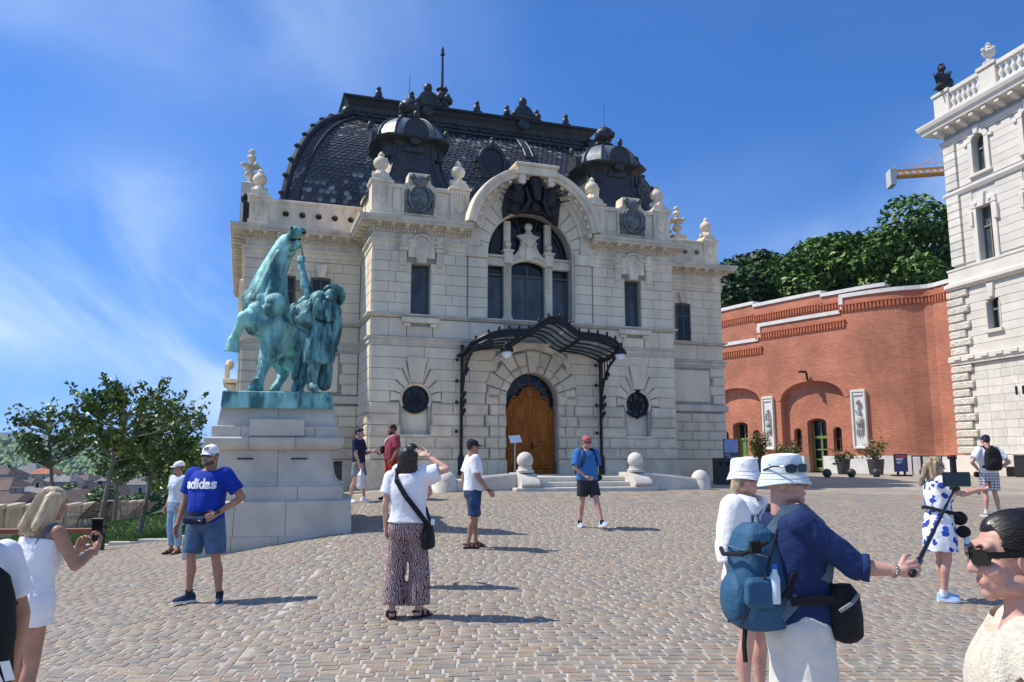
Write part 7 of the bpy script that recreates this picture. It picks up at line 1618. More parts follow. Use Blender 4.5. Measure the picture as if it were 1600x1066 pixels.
# 2 pale woman
p=Person('person in white cap, pale tee and light jeans looking left beside the statue pedestal',-6.22,15.04,R(-30),1.66,'tan',fem=True,yaw=R(-38),pose=dict(re=(-.24,.05,1.14),rw=(-.27,-.02,.89),le=(.22,.06,1.14),lw=(.2,-.03,.9)))
p.body(feet='lr'); p.shirt(cloth('pale_blue_tee',(.55,.62,.68),.9),hem=.97,sleeve=.68,inf=.026,sr=.08); p.bottoms(M_ldenim,1.86,'jeans',waist=1.05,r0=.105,r1=.078,r2=.068,wr=.007); p.sandals(M_blk); p.hair(hairm('grey_brown_hair',(.10,.075,.055),(.05,.035,.025)),'short'); p.cap(M_wt); p.glasses(M_sung)
# 3 blonde woman with phone, from behind
p=Person('person with long blonde hair, white tank top and shorts, taking a phone picture',-3.22,5.5,R(152),1.60,'tan',fem=True,wf=1.13,lean=R(9),pitch=R(8),yaw=R(-6),pose=dict(re=(-.30,-.10,1.20),rw=(-.17,-.33,1.33),rhd=(.15,-.3,1),rth=(.8,-.3,0),rcurl=.75,le=(.27,-.12,1.2),lw=(.06,-.34,1.3),lhd=(.1,-.3,1),lcurl=.8,rk=(-.10,-.0,.5),lk=(.10,-.06,.5),la=(.13,-.0,.085)),vox=.009)
p.body(feet='lr',arm_r=1.12); p.hair(M_hairBl,'long',.009,fr=14,extra=[((-.06,.06,1.66),(-.10,.11,1.43),.05,.03),((.06,.06,1.66),(.10,.11,1.43),.05,.03),((0,.08,1.64),(0,.12,1.40),.055,.035)])
p.strands(M_hairBl,'long',170,3); t=MB(); p.torso(.86,1.375,.014,t,.006); 
for x in (-.07,.07): t.ball(p.up((x,-.09,1.27)),.07,12,8)
M_tank=cloth('white_ribbed_tank',(.78,.80,.83),.9,var=.06); p.part('tank_top',t,M_tank,vox=.009,wr=.008,fr=10,st=(.6,.6,1.6)); p.bottoms(M_wt,.36,'shorts',waist=1.0,r0=.112,r1=.115,inf=.022)
for x in (-1,1):
    strap(p,[p.up((x*.11,.10,1.33)),p.upa((x*.125,.06,1.45)),p.upa((x*.125,.0,1.475)),p.upa((x*.12,-.07,1.42)),p.up((x*.11,-.115,1.34))],.035,cloth('grey_strap_lace',(.16,.16,.18)),'shoulder_strap',.006,p.root)
cb=MB(); cb.tube([p.upa((.14,.02,1.475)),p.upa((.1,.1,1.40)),p.upa((-.02,.145,1.2)),p.up((-.13,.15,1.02))],.004,5); tag(cb.build('chain_strap',mat('steel_chain',(.4,.4,.42),.3,.9),loc=p.root.location,rot=(0,0,p.root.rotation_euler.z)),'thin chain bag strap across the back of the blonde woman','bag strap')
def phone(pp,label,c,d,w=.078,h=.16,rot=(0,0,0)):
    t=carried('phone',label,'phone',pp); b=MB().cbox(-w/2,w/2,-.005,.005,-h/2,h/2,.004).build('case',mat('black_phone_case',(.012,.012,.013),.35),t,c,rot); MB().box(-w/2+.004,w/2-.004,.0055,.0062,-h/2+.006,h/2-.006).build('screen',mat('dark_phone_screen',(.01,.012,.015),.08),b); MB().cbox(-w/2+.008,-w/2+.034,-.009,-.0055,h/2-.04,h/2-.01,.002).build('camera_bump',M_sung,b); return t
phone(p,'black phone held up by the blonde woman at left',p.upa(p.p['rgrip']+V3(.012,0,.055)),0,rot=(R(-4),0,R(28)))
# 4 cropped walker at the left edge with black backpack
p=Person('person in a white tee cut off by the left edge, wearing a black backpack',-2.385,3.55,R(-132),1.64,'tan',wf=.92,yaw=R(10),pose=dict(le=(.26,.05,1.15),lw=(.29,-.02,.9),re=(-.26,.03,1.15),rw=(-.27,-.06,.9)),vox=.010)
p.body(); p.shirt(M_wt,hem=.9,sleeve=.7,inf=.018,sr=.07); p.bottoms(M_gry,.8); p.shoes(M_wt,M_soleW); p.hair(M_hairD); p.cap(cloth('pale_blue_cap',(.35,.5,.75)))
bk=backpack(p,'black backpack with white stripe logo at the left edge',M_blk,M_blk,y=.215,z=1.10,h=.62,w=.36,d=.2)
lg=MB()
for k,(x,hh) in enumerate(((-.05,.035),(-.005,.06),(.04,.085))): lg.add([(x-.02+.0,0,0),(x+.018,0,0),(x+.018-.028,0,hh),(x-.02-.028,0,hh)],[(0,1,2,3)])
L_=MB(); L_.v=[tuple(p.upa((-v[0]-.095,.366,.93+v[2]))) for v in lg.v]; L_.f=lg.f; L_.build('stripe_logo',M_wtxt,bk)
tm_=text_mesh('adidas',.07,.0005,.002); V=coords(tm_); setco(tm_,np.array([tuple(p.upa((-v[0]-.085,.366,.885+v[1]))) for v in V])); link('logo_lettering',tm_,bk,M_wtxt)
# 5, 6 two young men talking
p=Person('person in navy tee and grey shorts with a white bag, facing the man in maroon',-3.72,19.56,R(78),1.78,'fair',pose=dict(re=(-.24,-.02,1.14),rw=(-.25,-.12,.90),le=(.23,-.06,1.14),lw=(.2,-.28,1.2),lhd=(0,-1,.2),la=(.11,-.10,.085),ra=(-.1,.16,.085),lk=(.1,-.1,.5),rk=(-.1,.05,.5)))
p.body(); p.shirt(M_navy,hem=.93,sleeve=.72,inf=.025,sr=.082); p.bottoms(M_gry,.72,r0=.115,r1=.108); p.shoes(M_wt,M_soleW,M_wt,'sneaker'); p.hair(M_hairB,'fringe',.008)
pb=carried('shopping_bag','white plastic bag hanging from the hand of the man in navy','bag',p); b=MB(); c=p.upa((-.25,-.17,.55)); b.rings([[c+V3(x*w,y*d,z) for x,y in ((-1,-1),(1,-1),(1,1),(-1,1))] for z,w,d in ((-.22,.1,.05),(-.18,.13,.07),(.1,.12,.05),(.2,.05,.02),(.27,.012,.01))]); me=remesh(b,.012,2,'bag_body'); wrinkle(me,.012,9,4); me.materials.append(mat('white_plastic',(.78,.8,.82),.45)); me.shade_smooth(); link('bag_body',me,pb); MB().tube([p.upa((-.25,-.17,.8)),p.upa((-.25,-.15,.86))],.008,6).build('handle',MATS['white_plastic'],pb)
p=Person('bearded person in a maroon tee and red shorts facing the man in navy',-2.92,19.6,R(-62),1.81,'brown',wf=1.15,belly=.03,pitch=R(8),pose=dict(re=(-.28,-.03,1.15),rw=(-.16,-.22,1.08),le=(.29,.02,1.14),lw=(.27,-.1,.92),la=(.13,.06,.085),ra=(-.12,-.08,.085)))
p.body(); p.shirt(cloth('maroon_tee',(.30,.055,.085)),hem=.93,sleeve=.78,inf=.032,sr=.092); p.bottoms(cloth('red_shorts',(.55,.012,.015)),.8,r0=.122,r1=.12); p.shoes(M_blk,M_blk,M_wt,'sneaker'); p.hair(M_hairB,'short',.004)
bd=MB(); bd.ball(p.hd((0,-.06,1.55)),(.05,.05,.04),12,8); bd.ball(p.hd((.045,-.02,1.57)),(.03,.04,.035),10,8); bd.ball(p.hd((-.045,-.02,1.57)),(.03,.04,.035),10,8); me=remesh(bd,.008,1,'beard'); me.materials.append(M_hairB); link('beard',me,p.b)
cb_=carried('crossbody_bag','small black pouch across the chest of the man in maroon','bag',p); b=MB(); b.cbox(-.2,-.04,-.25,-.17,1.12,1.3,.03); me=remesh(b,.01,2,'pouch'); me.materials.append(M_blk); me.shade_smooth(); link('pouch',me,cb_); strap(p,[p.upa((-.1,-.17,1.3)),p.upa((.06,-.165,1.42)),p.upa((.13,-.03,1.51)),p.upa((.1,.13,1.42)),p.upa((-.1,.16,1.25)),p.upa((-.2,.0,1.2))],.03,M_wt,'strap',.006,cb_)
# 7 woman shading her eyes
p=Person('person in white tee and patterned wide trousers shading the eyes, seen from behind',-1.05,8.18,R(172),1.66,'fair',fem=True,wf=1.06,pitch=R(-10),yaw=R(4),pose=dict(re=(-.42,-.02,1.52),rw=(-.18,-.10,1.665),rhd=(.9,-.25,.2),rth=(0,-.6,.5),rcurl=.1,le=(.235,.05,1.15),lw=(.24,-.02,.91),la=(.135,.05,.085),ra=(-.13,-.02,.085),lk=(.12,-.01,.5),rk=(-.12,-.03,.5),lf=R(25),rf=R(-35),rs=(-.18,.015,1.45)))
p.body(feet='lr'); p.shirt(M_wt,hem=.97,sleeve=.62,inf=.04,sr=.10,wr=.011,fr=7)
M_pat_=mat('paisley_fabric',(.42,.33,.32),.85,var=.1); nt=M_pat_.node_tree; N=nt.nodes; L=nt.links
vr=N.new('ShaderNodeTexVoronoi'); vr.inputs['Scale'].default_value=26; vr.feature='DISTANCE_TO_EDGE'; wv=N.new('ShaderNodeTexWave'); wv.inputs['Scale'].default_value=16; wv.inputs['Distortion'].default_value=14; wv.inputs['Detail'].default_value=3; tc=N.new('ShaderNodeTexCoord'); L.new(tc.outputs['Object'],vr.inputs[0]); L.new(tc.outputs['Object'],wv.inputs[0])
rr_=N.new('ShaderNodeValToRGB'); rr_.color_ramp.elements[0].position=.42; rr_.color_ramp.elements[1].position=.58; rr_.color_ramp.elements[0].color=(.028,.012,.016,1); rr_.color_ramp.elements[1].color=(.40,.29,.28,1); mm=N.new('ShaderNodeMath'); mm.operation='MULTIPLY_ADD'; L.new(vr.outputs['Distance'],mm.inputs[0]); mm.inputs[1].default_value=.9; L.new(wv.outputs[1],mm.inputs[2]); L.new(mm.outputs[0],rr_.inputs[0]); L.new(rr_.outputs[0],N['Principled BSDF'].inputs['Base Color'])
p.bottoms(M_pat_,1.90,'wide_trousers',waist=1.07,r0=.108,r1=.108,r2=.128,inf=.02,wr=.012,fr=7); p.sandals(cloth('dark_red_sandal',(.06,.012,.015))); p.hair(M_hairD,'shoulder',.012,fr=18)
hb=carried('shoulder_bag','black shoulder bag at the hip of the woman shading her eyes','bag',p); b=MB(); b.rings([[p.upa((-.235-d*cos(a),.02+w*sin(a),z)) for a in np.linspace(0,2*PI,14,endpoint=False)] for z,d,w in ((.70,.05,.10),(.72,.065,.13),(.82,.065,.135),(.92,.045,.11),(.96,.02,.06))]); me=remesh(b,.009,2,'bag_body'); wrinkle(me,.006,12,2); me.materials.append(M_blk); me.shade_smooth(); link('bag_body',me,hb)
strap(p,[p.upa((-.245,.06,.94)),p.upa((-.16,.165,1.08)),p.upa((-.02,.178,1.25)),p.upa((.09,.15,1.41)),p.upa((.125,.05,1.51)),p.upa((.11,-.07,1.48)),p.upa((.0,-.17,1.3)),p.upa((-.16,-.15,1.1)),p.upa((-.25,-.04,.95))],.05,M_blk,'strap',.007,hb); MB().cbox(-.30,-.265,.08,.1,.9,.96,.006).build('white_tag',M_wtxt,hb,(0,0,0))
# 8 person behind her
p=Person('dark haired person in a white top mostly hidden behind the woman shading her eyes',-1.22,9.75,R(-165),1.68,'pink',fem=True,pose=dict(le=(.28,-.1,1.16),lw=(.27,-.30,1.22),lhd=(.1,-1,.1),re=(-.24,.02,1.14),rw=(-.2,-.2,1.05)))
p.body(); p.shirt(M_wt,hem=.95,sleeve=.7,inf=.03,sr=.085); p.bottoms(M_gry,1.85,'trousers',r0=.105,r1=.08,r2=.07); p.shoes(M_wt,M_soleW); p.hair(M_hairB,'fringe')
# 9 boy walking
p=Person('boy like person in dark cap, white tee and denim shorts walking right',-.62,12.82,R(108),1.67,'tan',pose=dict(re=(-.25,-.03,1.13),rw=(-.26,-.20,.93),le=(.24,.10,1.14),lw=(.25,.06,.9),la=(.07,-.07,.085),ra=(-.07,.10,.085),lk=(.08,-.07,.5),rk=(-.09,.0,.5)))
p.body(feet='lr'); p.shirt(M_wt,hem=.92,sleeve=.74,inf=.028,sr=.085,wr=.009); p.bottoms(M_denimd,.98,'denim_shorts',r0=.115,r1=.105,waist=1.0,wr=.01); p.sandals(M_blk); p.hair(M_hairD); p.cap(cloth('navy_cap',(.02,.024,.035)))
MB().tube([p.upa(p.p['rw']+V3(.034*cos(a),.034*sin(a),.01*sin(a))) for a in np.linspace(0,2*PI,13)],.01,6).build('wristband',M_iron,p.b)
# 10 blue tee walker
p=Person('person in blue tee, red cap and dark shorts striding across the plaza',1.46,15.72,R(24),1.74,'pink',wf=1.08,belly=.025,pitch=R(4),pose=dict(re=(-.27,-.02,1.14),rw=(-.12,-.17,.97),rcurl=.7,le=(.27,.08,1.15),lw=(.28,.1,.92),ra=(-.10,.12,.085),la=(.13,-.33,.10),lk=(.11,-.18,.51),rk=(-.1,.02,.5),ltoe=.05))
p.body(browc=(.1,.06,.04)); p.shirt(cloth('azure_tee',(.045,.17,.42)),hem=.90,sleeve=.85,inf=.035,sr=.092,wr=.01); p.bottoms(cloth('dark_grey_shorts',(.03,.032,.04)),.78,r0=.12,r1=.112); p.shoes(cloth('pale_blue_trainer',(.36,.45,.5)),M_soleW,M_blk,'sneaker'); p.hair(M_hairD); p.cap(cloth('faded_red_cap',(.42,.12,.12)),cloth('maroon_brim',(.2,.03,.05))); p.glasses(M_sung)
backpack(p,'navy backpack on the back of the person in the blue tee',M_navy,M_navy,y=.21,z=1.2,h=.42)
cmr=carried('camera_case','small black camera case at the hip of the person in blue','camera case',p); b=MB(); b.cbox(.22,.33,-.02,.1,.88,1.0,.03); me=remesh(b,.01,1,'case'); me.materials.append(M_blk); me.shade_smooth(); link('case',me,cmr)
# 11 woman in a white bucket hat
p=Person('blonde person in white bucket hat and white shirt beside the man with blue backpack',1.62,5.6,R(42),1.63,'pink',fem=True,yaw=R(-8),pose=dict(le=(.22,-.02,1.14),lw=(.2,-.14,.92),re=(-.23,.04,1.14),rw=(-.24,-.02,.88)),vox=.010)
p.body(browc=(.25,.17,.09)); t=MB(); p.torso(.70,1.475,.045,t,.012)
for q in 'lr': a=p.p[q+'s']; e=p.p[q+'e']; t.cone(p.upa(a),p.upa(e),.085,.082,18); t.ball(p.upa(a),.087,12,8); t.ball(p.upa(e),.08,12,8); t.cone(p.upa(e),p.upa(e.lerp(p.p[q+'w'],.35)),.08,.076,18)
for x in (-.07,.07): t.ball(p.up((x,-.11,1.27)),.068,12,8)
M_lin=cloth('white_linen',(.80,.79,.77),.9,var=.05,bscale=30); so=p.part('shirt_dress',t,M_lin,wr=.012,fr=8); 
col=MB(); 
for x in (-1,1): col.rings([[p.upa(q) for q in r] for r in ([(x*.03,-.115,1.44),(x*.05,-.1,1.50),(x*.05,-.105,1.50),(x*.03,-.122,1.44)],[(x*.09,-.06,1.45),(x*.075,-.02,1.52),(x*.08,-.02,1.52),(x*.097,-.065,1.45)],[(x*.095,.04,1.46),(x*.07,.06,1.53),(x*.075,.066,1.53),(x*.1,.048,1.46)])])
col.build('collar',M_lin,so,smooth=40); p.bucket(M_wt); p.hair(M_hairBl,'bob',.008,under=True); p.glasses(M_sung,big=1.1); p.shoes(M_wt,M_soleW)
# 12 man with selfie stick
p=Person('person in white bucket hat and navy shirt holding out a selfie stick, blue backpack',1.435,4.15,R(96),1.68,'pink',wf=1.0,belly=.03,lean=R(-3),yaw=R(-30),pose=dict(re=(-.262,-.20,1.22),rw=(-.345,-.375,1.20),rhd=(-.3,-1,.12),rth=(.1,-.2,1),rcurl=1.25,rn=(1,0,0),le=(.27,-.02,1.14),lw=(.22,-.2,1.0)),vox=.010)
p.p['rn']=V3(1,0,0); p.body(browc=(.16,.12,.1)); M_nvs=cloth('navy_polo',(.012,.028,.10),.8,bscale=40); p.shirt(M_nvs,hem=.93,sleeve=.28,inf=.034,sr=.074,long=True,wr=.012,fr=8)
cu=MB(); e=p.p['re']; w=p.p['rw']
for q in 'r': cu.cone(p.upa(e.lerp(w,.16)),p.upa(e.lerp(w,.33)),.062,.066,18)
p.part('rolled_cuff',cu,M_nvs,vox=.008,wr=.006,fr=16); M_cream_=cloth('cream_shorts',(.66,.63,.57),.9,var=.06); p.bottoms(M_cream_,.86,'shorts',r0=.13,r1=.125,waist=1.02,wr=.014,fr=6); p.shoes(M_gry,M_soleW); p.bucket(cloth('pale_mint_cotton',(.68,.76,.77),.9,var=.05)); 
gl=MB(); H=p.hd
def HG(x,y,z,a=R(-48)): yy=y-.008; return H((x*cos(a)-yy*sin(a),.008+x*sin(a)+yy*cos(a),z))
for x in (-1,1):
    rs=[]
    for yy in (-.119,-.113): rs.append([HG(x*.035+.031*np.sign(cos(a))*abs(cos(a))**.7,yy+.010*(abs(x*.035+.031*cos(a))/.066)**2,1.712+.023*np.sign(sin(a))*abs(sin(a))**.75) for a in np.linspace(0,2*PI,18,endpoint=False)])
    gl.rings(rs); gl.tube([HG(x*.064,-.108,1.724),HG(x*.098,-.05,1.728),HG(x*.105,.03,1.708)],.0042,6)
gl.tube([HG(-.012,-.119,1.72),HG(.012,-.119,1.72)],.0045,6); gl.build('hat_sunglasses',M_sung,p.b,smooth=40)
bl_=MB(); d=(w-e).normalized(); 
for k in range(14): a=k/14*2*PI; n1=V3(1,0,0); n2=d.cross(n1); bl_.ball(p.upa(w-d*.02+n1*.033*cos(a)+n2*.033*sin(a)),.008,6,5)
bl_.build('bead_bracelet',mat('grey_beads',(.3,.3,.29),.3,.4),p.b,smooth=60)
M_bkb=cloth('steel_blue_nylon',(.028,.095,.175),.6,bscale=50); M_bkd=cloth('dark_steel_nylon',(.02,.07,.14),.6)
bk=backpack(p,'steel blue hiking backpack on the man with the selfie stick',M_bkb,M_bkb,y=.205,z=1.17,h=.54,w=.32,d=.27,m3=cloth('grey_blue_webbing',(.10,.15,.2)))
x_=MB(); U=p.upa; x_.tube([U((-.18,.2,1.36)),U((-.15,.33,1.3)),U((0,.375,1.29)),U((.15,.33,1.3))],.011,6); x_.tube([U((-.185,.2,1.05)),U((-.19,.12,1.12)),U((-.185,.08,1.2))],.012,6); x_.cbox(-.2,-.17,.26,.31,1.24,1.30,.006); x_.tube([U((-.05,.31,.93)),U((-.06,.33,.84)),U((-.06,.33,.76))],.012,5); x_.tube([U((-.187,.15,1.42)),U((-.2,.24,1.2)),U((-.15,.34,1.0)),U((0,.38,.95))],.006,5); x_.build('buckle_strap',M_blk,bk,smooth=40)
lz=MB(); lz.cbox(-.205,-.15,.18,.34,.98,1.13,.03); me=remesh(lz,.008,2,'side_pocket'); wrinkle(me,.005,14,3); me.materials.append(M_bkb); me.shade_smooth(); link('side_pocket',me,bk)
bo=carried('water_bottle','small clear bottle with a blue cap in the side pocket of the blue backpack','bottle',p); MB().lathe([(.022,0),(.024,.02),(.024,.12),(.012,.15),(.012,.16)],tuple(U((-.20,.2,1.06))),12).build('bottle_body',mat('clear_plastic',(.6,.7,.75),.1),bo,smooth=50); MB().lathe([(.015,.161),(.015,.185)],tuple(U((-.20,.2,1.06))),12).build('bottle_cap',mat('blue_cap',(.02,.1,.5),.4),bo,smooth=50)
wp=carried('waist_pack','black waist pack hanging in front of the man with the selfie stick','bag',p); b=MB(); b.rings([[U((-.17+d_*cos(a),-.165+w*sin(a),z)) for a in np.linspace(0,2*PI,16,endpoint=False)] for z,w,d_ in ((.84,.05,.05),(.87,.085,.075),(.97,.095,.085),(1.07,.085,.075),(1.13,.05,.045))]); me=remesh(b,.009,2,'pouch'); wrinkle(me,.008,10,5); me.materials.append(M_blk); me.shade_smooth(); pc=link('pouch',me,wp); MB().tube([U((-.235,-.215,1.08)),U((-.262,-.16,1.045)),U((-.25,-.10,1.01))],.01,6).build('zip',M_gry,pc); strap(p,[U((-.22,-.1,1.06)),U((-.235,.02,1.07)),U((-.19,.12,1.06))],.04,M_blk,'strap',.007,wp)
sk=carried('selfie_stick','black selfie stick with a phone clamp in the hand of the navy shirted man','selfie stick',p); G=p.p['rgrip']; Mw=Matrix.Rotation(-p.root.rotation_euler.z,4,'Z'); TIP=Mw@(at(1492,763,4.5)-p.root.location); G0=p.upa(G); dr_=(TIP-G0).normalized()
MB().tube([G0-dr_*.07,G0-dr_*.06,G0+dr_*.08,G0+dr_*.09],[.012,.017,.017,.012],10).build('grip',M_iron,sk,smooth=50); s_=MB(); s_.tube([G0+dr_*.09,G0+dr_*.4],.0105,10); s_.tube([G0+dr_*.4,G0+dr_*.7],.0085,10); s_.tube([G0+dr_*.7,TIP],.0065,10); s_.ball(TIP,.02,10,8); s_.build('rod',M_iron,sk,smooth=50)
Rz=Matrix.Rotation(-p.root.rotation_euler.z,3,'Z'); 
def WL(px,py,Y): return Mw@(at(px,py,Y)-p.root.location)
c=WL(1491,749,4.5); ex=Rz@V3(1,0.12,0).normalized(); ez=V3(0,0,1); ey=ez.cross(ex)
cl=MB(); 
for a,b in ((-.04,.04),): cl.rings([[c+ex*x*.012+ey*y_*.012-ez*.0+ez*z for x,y_ in ((-1,-1),(1,-1),(1,1),(-1,1))] for z in (-.065,.115)])
cl.rings([[c+ex*x+ey*y_+ez*z for x,y_ in ((-.018,-.012),(.018,-.012),(.018,.02),(-.018,.02))] for z in (.11,.125)]); cl.rings([[c+ex*x+ey*y_+ez*z for x,y_ in ((-.02,-.016),(.02,-.016),(.02,.02),(-.02,.02))] for z in (-.058,-.042)]); cl.build('clamp',M_iron,sk); rd=MB(); rd.rings([[c+ex*x+ey*y_+ez*z for x,y_ in ((-.016,-.01),(.02,-.01),(.02,.012),(-.016,.012))] for z in (.1255,.134)]); rd.build('red_button',mat('dark_red_plastic',(.3,.02,.02),.4),sk)
ph=empty('phone',p.root.matrix_basis@c if False else (0,0,0),0,'black phone clamped level on the selfie stick','phone'); cw=at(1491,749,4.5); ph.location=cw; ph.rotation_euler=(0,0,math.atan2(.12,1)); MB().cbox(-.081,.081,-.024,-.014,-.040,.040,.006).build('case',mat('black_phone_case',(.012,.012,.013),.35),ph); MB().box(-.077,.077,-.0252,-.0242,-.036,.036).build('screen',mat('dark_phone_screen',(.01,.012,.015),.08),ph)
# 13 floral dress
p=Person('curly haired person in white dress with blue flowers, reaching out with a phone',5.02,9.56,R(84),1.64,'pink',fem=True,wf=1.12,pose=dict(re=(-.24,-.2,1.3),rw=(-.20,-.42,1.36),rhd=(0,-1,.1),rcurl=.8,le=(.2,-.24,1.28),lw=(.12,-.44,1.34),lhd=(0,-1,.1),lcurl=.8,la=(.08,-.03,.085),ra=(-.08,.05,.085)))
p.body(face=True); M_fl=mat('blue_flower_print',(1,1,1),.85,bump=.2,bscale=40); nt=M_fl.node_tree; N=nt.nodes; L=nt.links; tc=N.new('ShaderNodeTexCoord'); nz=N.new('ShaderNodeTexNoise'); nz.inputs['Scale'].default_value=22; va=N.new('ShaderNodeVectorMath'); va.operation='MULTIPLY_ADD'; L.new(tc.outputs['Object'],nz.inputs[0]); L.new(nz.outputs['Color'],va.inputs[0]); va.inputs[1].default_value=(.05,.05,.05); L.new(tc.outputs['Object'],va.inputs[2]); vo=N.new('ShaderNodeTexVoronoi'); vo.inputs['Scale'].default_value=11; L.new(va.outputs[0],vo.inputs[0]); rp_=N.new('ShaderNodeValToRGB'); L.new(vo.outputs['Distance'],rp_.inputs[0]); e=rp_.color_ramp.elements; e[0].position=.40; e[0].color=(.02,.06,.42,1); e[1].position=.44; e[1].color=(.80,.81,.83,1); L.new(rp_.outputs[0],N['Principled BSDF'].inputs['Base Color'])
t=MB(); p.torso(.98,1.46,.035,t,.01); 
rs=[]
for z,rx,ry in ((1.06,.19,.15),(.98,.20,.165),(.85,.22,.185),(.72,.225,.19),(.60,.225,.19)): rs.append([p.lo((rx*cos(a)*(1+.04*sin(6*a)),.005+ry*sin(a)*(1+.04*sin(6*a)),z)) for a in np.linspace(0,2*PI,36,endpoint=False)])
t.rings(rs)
for q in 'lr': a=p.p[q+'s']; e_=p.p[q+'e']; t.ball(p.upa(a),.085,12,8); t.cone(p.upa(a),p.upa(a.lerp(e_,.62)),.088,.095,18)
for x in (-.07,.07): t.ball(p.up((x,-.11,1.27)),.075,12,8)
p.part('dress',t,M_fl,wr=.011,fr=8); p.shoes(cloth('sky_blue_trainer',(.38,.55,.75)),M_soleW,M_wt,'sneaker'); random.seed(4)
p.hair(M_hairG,'shoulder',.014,fr=22,extra=[((0,.09,1.68),(0,.16,1.50),.05,.03),((.03,.1,1.66),(.05,.17,1.42),.045,.02),((-.05,.06,1.68),(-.09,.08,1.5),.04,.025)]); p.glasses(M_sung,big=.9)
phone(p,'black phone held out by the woman in the flowered dress',p.upa(p.p['rgrip']+V3(.03,-.03,.03)),0,h=.078,w=.155,rot=(0,0,R(-8)))
hb=carried('shoulder_bag','round black bags slung at the front of the flowered dress','bag',p); 
for c,r in (((-.06,-.215,1.0),.09),((-.1,-.235,.84),.08)):
    b=MB(); b.ball(p.lo(c),(.07,r,r*.9),14,10); me=remesh(b,.009,1,'pouch'); wrinkle(me,.004,12,3); me.materials.append(M_blk); me.shade_smooth(); link('pouch',me,hb)
strap(p,[p.lo((-.1,-.24,1.0)),p.lo((-.22,-.1,1.07)),p.lo((-.235,.06,1.1)),p.lo((-.1,.19,1.14)),p.lo((.1,.16,1.12))],.04,M_blk,'strap',.006,hb)
bo=carried('water_bottle','clear water bottle with a blue label hanging below the flowered dress','bottle',p); c=p.lo((-.12,-.26,.56)); M_clr=mat('clear_plastic',(.6,.7,.75),.1); MB().lathe([(.03,0),(.034,.01),(.034,.19),(.014,.23),(.014,.25)],tuple(c),14).build('bottle_body',M_clr,bo,smooth=50); MB().lathe([(.0355,.05),(.0355,.13)],tuple(c),14).build('label',mat('blue_label',(.03,.08,.3),.4),bo,smooth=50)
# 14 man with black backpack, hands on hips
p=Person('person in navy cap, white tee and checked shorts with hands on hips, facing away',10.72,18.14,R(178),1.79,'pink',pose=dict(le=(.40,.10,1.17),lw=(.22,-.02,1.02),lhd=(-.5,-.6,-.3),re=(-.40,.10,1.17),rw=(-.22,-.02,1.02),rhd=(.5,-.6,-.3),la=(.14,.03,.085),ra=(-.14,.03,.085)),pitch=R(12))
p.body(); p.shirt(M_wt,hem=.93,sleeve=.72,inf=.03,sr=.085); M_chk=cloth('checked_cotton',(.5,.5,.52)); nt=M_chk.node_tree; N=nt.nodes; L=nt.links; tc=N.new('ShaderNodeTexCoord'); sep=N.new('ShaderNodeSeparateXYZ'); L.new(tc.outputs['Object'],sep.inputs[0]); outs=[]
for i in (0,2):
    m1=N.new('ShaderNodeMath'); m1.operation='MULTIPLY'; m1.inputs[1].default_value=16; L.new(sep.outputs[i],m1.inputs[0]); m2=N.new('ShaderNodeMath'); m2.operation='FRACT'; L.new(m1.outputs[0],m2.inputs[0]); m3=N.new('ShaderNodeMath'); m3.operation='LESS_THAN'; m3.inputs[1].default_value=.42; L.new(m2.outputs[0],m3.inputs[0]); outs.append(m3)
ma_=N.new('ShaderNodeMath'); ma_.operation='ADD'; L.new(outs[0].outputs[0],ma_.inputs[0]); L.new(outs[1].outputs[0],ma_.inputs[1]); mr=N.new('ShaderNodeMath'); mr.operation='MULTIPLY'; mr.inputs[1].default_value=.5; L.new(ma_.outputs[0],mr.inputs[0]); rc=N.new('ShaderNodeValToRGB'); L.new(mr.outputs[0],rc.inputs[0]); rc.color_ramp.elements[0].color=(.62,.62,.64,1); rc.color_ramp.elements[1].color=(.06,.06,.12,1); L.new(rc.outputs[0],N['Principled BSDF'].inputs['Base Color'])
p.bottoms(M_chk,.86,'checked_shorts',r0=.118,r1=.112); p.shoes(M_gry,M_soleW,M_wt); p.hair(M_hairD); p.cap(M_navy); backpack(p,'black backpack on the man with hands on hips',M_blk,M_blk,y=.21,z=1.24,h=.5,w=.34,d=.2)
cmr=carried('camera_case','small dark camera case at the left hip of the man with hands on hips','camera case',p); b=MB(); b.cbox(.19,.29,-.10,.0,.86,.99,.03); me=remesh(b,.01,1,'case'); me.materials.append(M_blk); me.shade_smooth(); link('case',me,cmr)
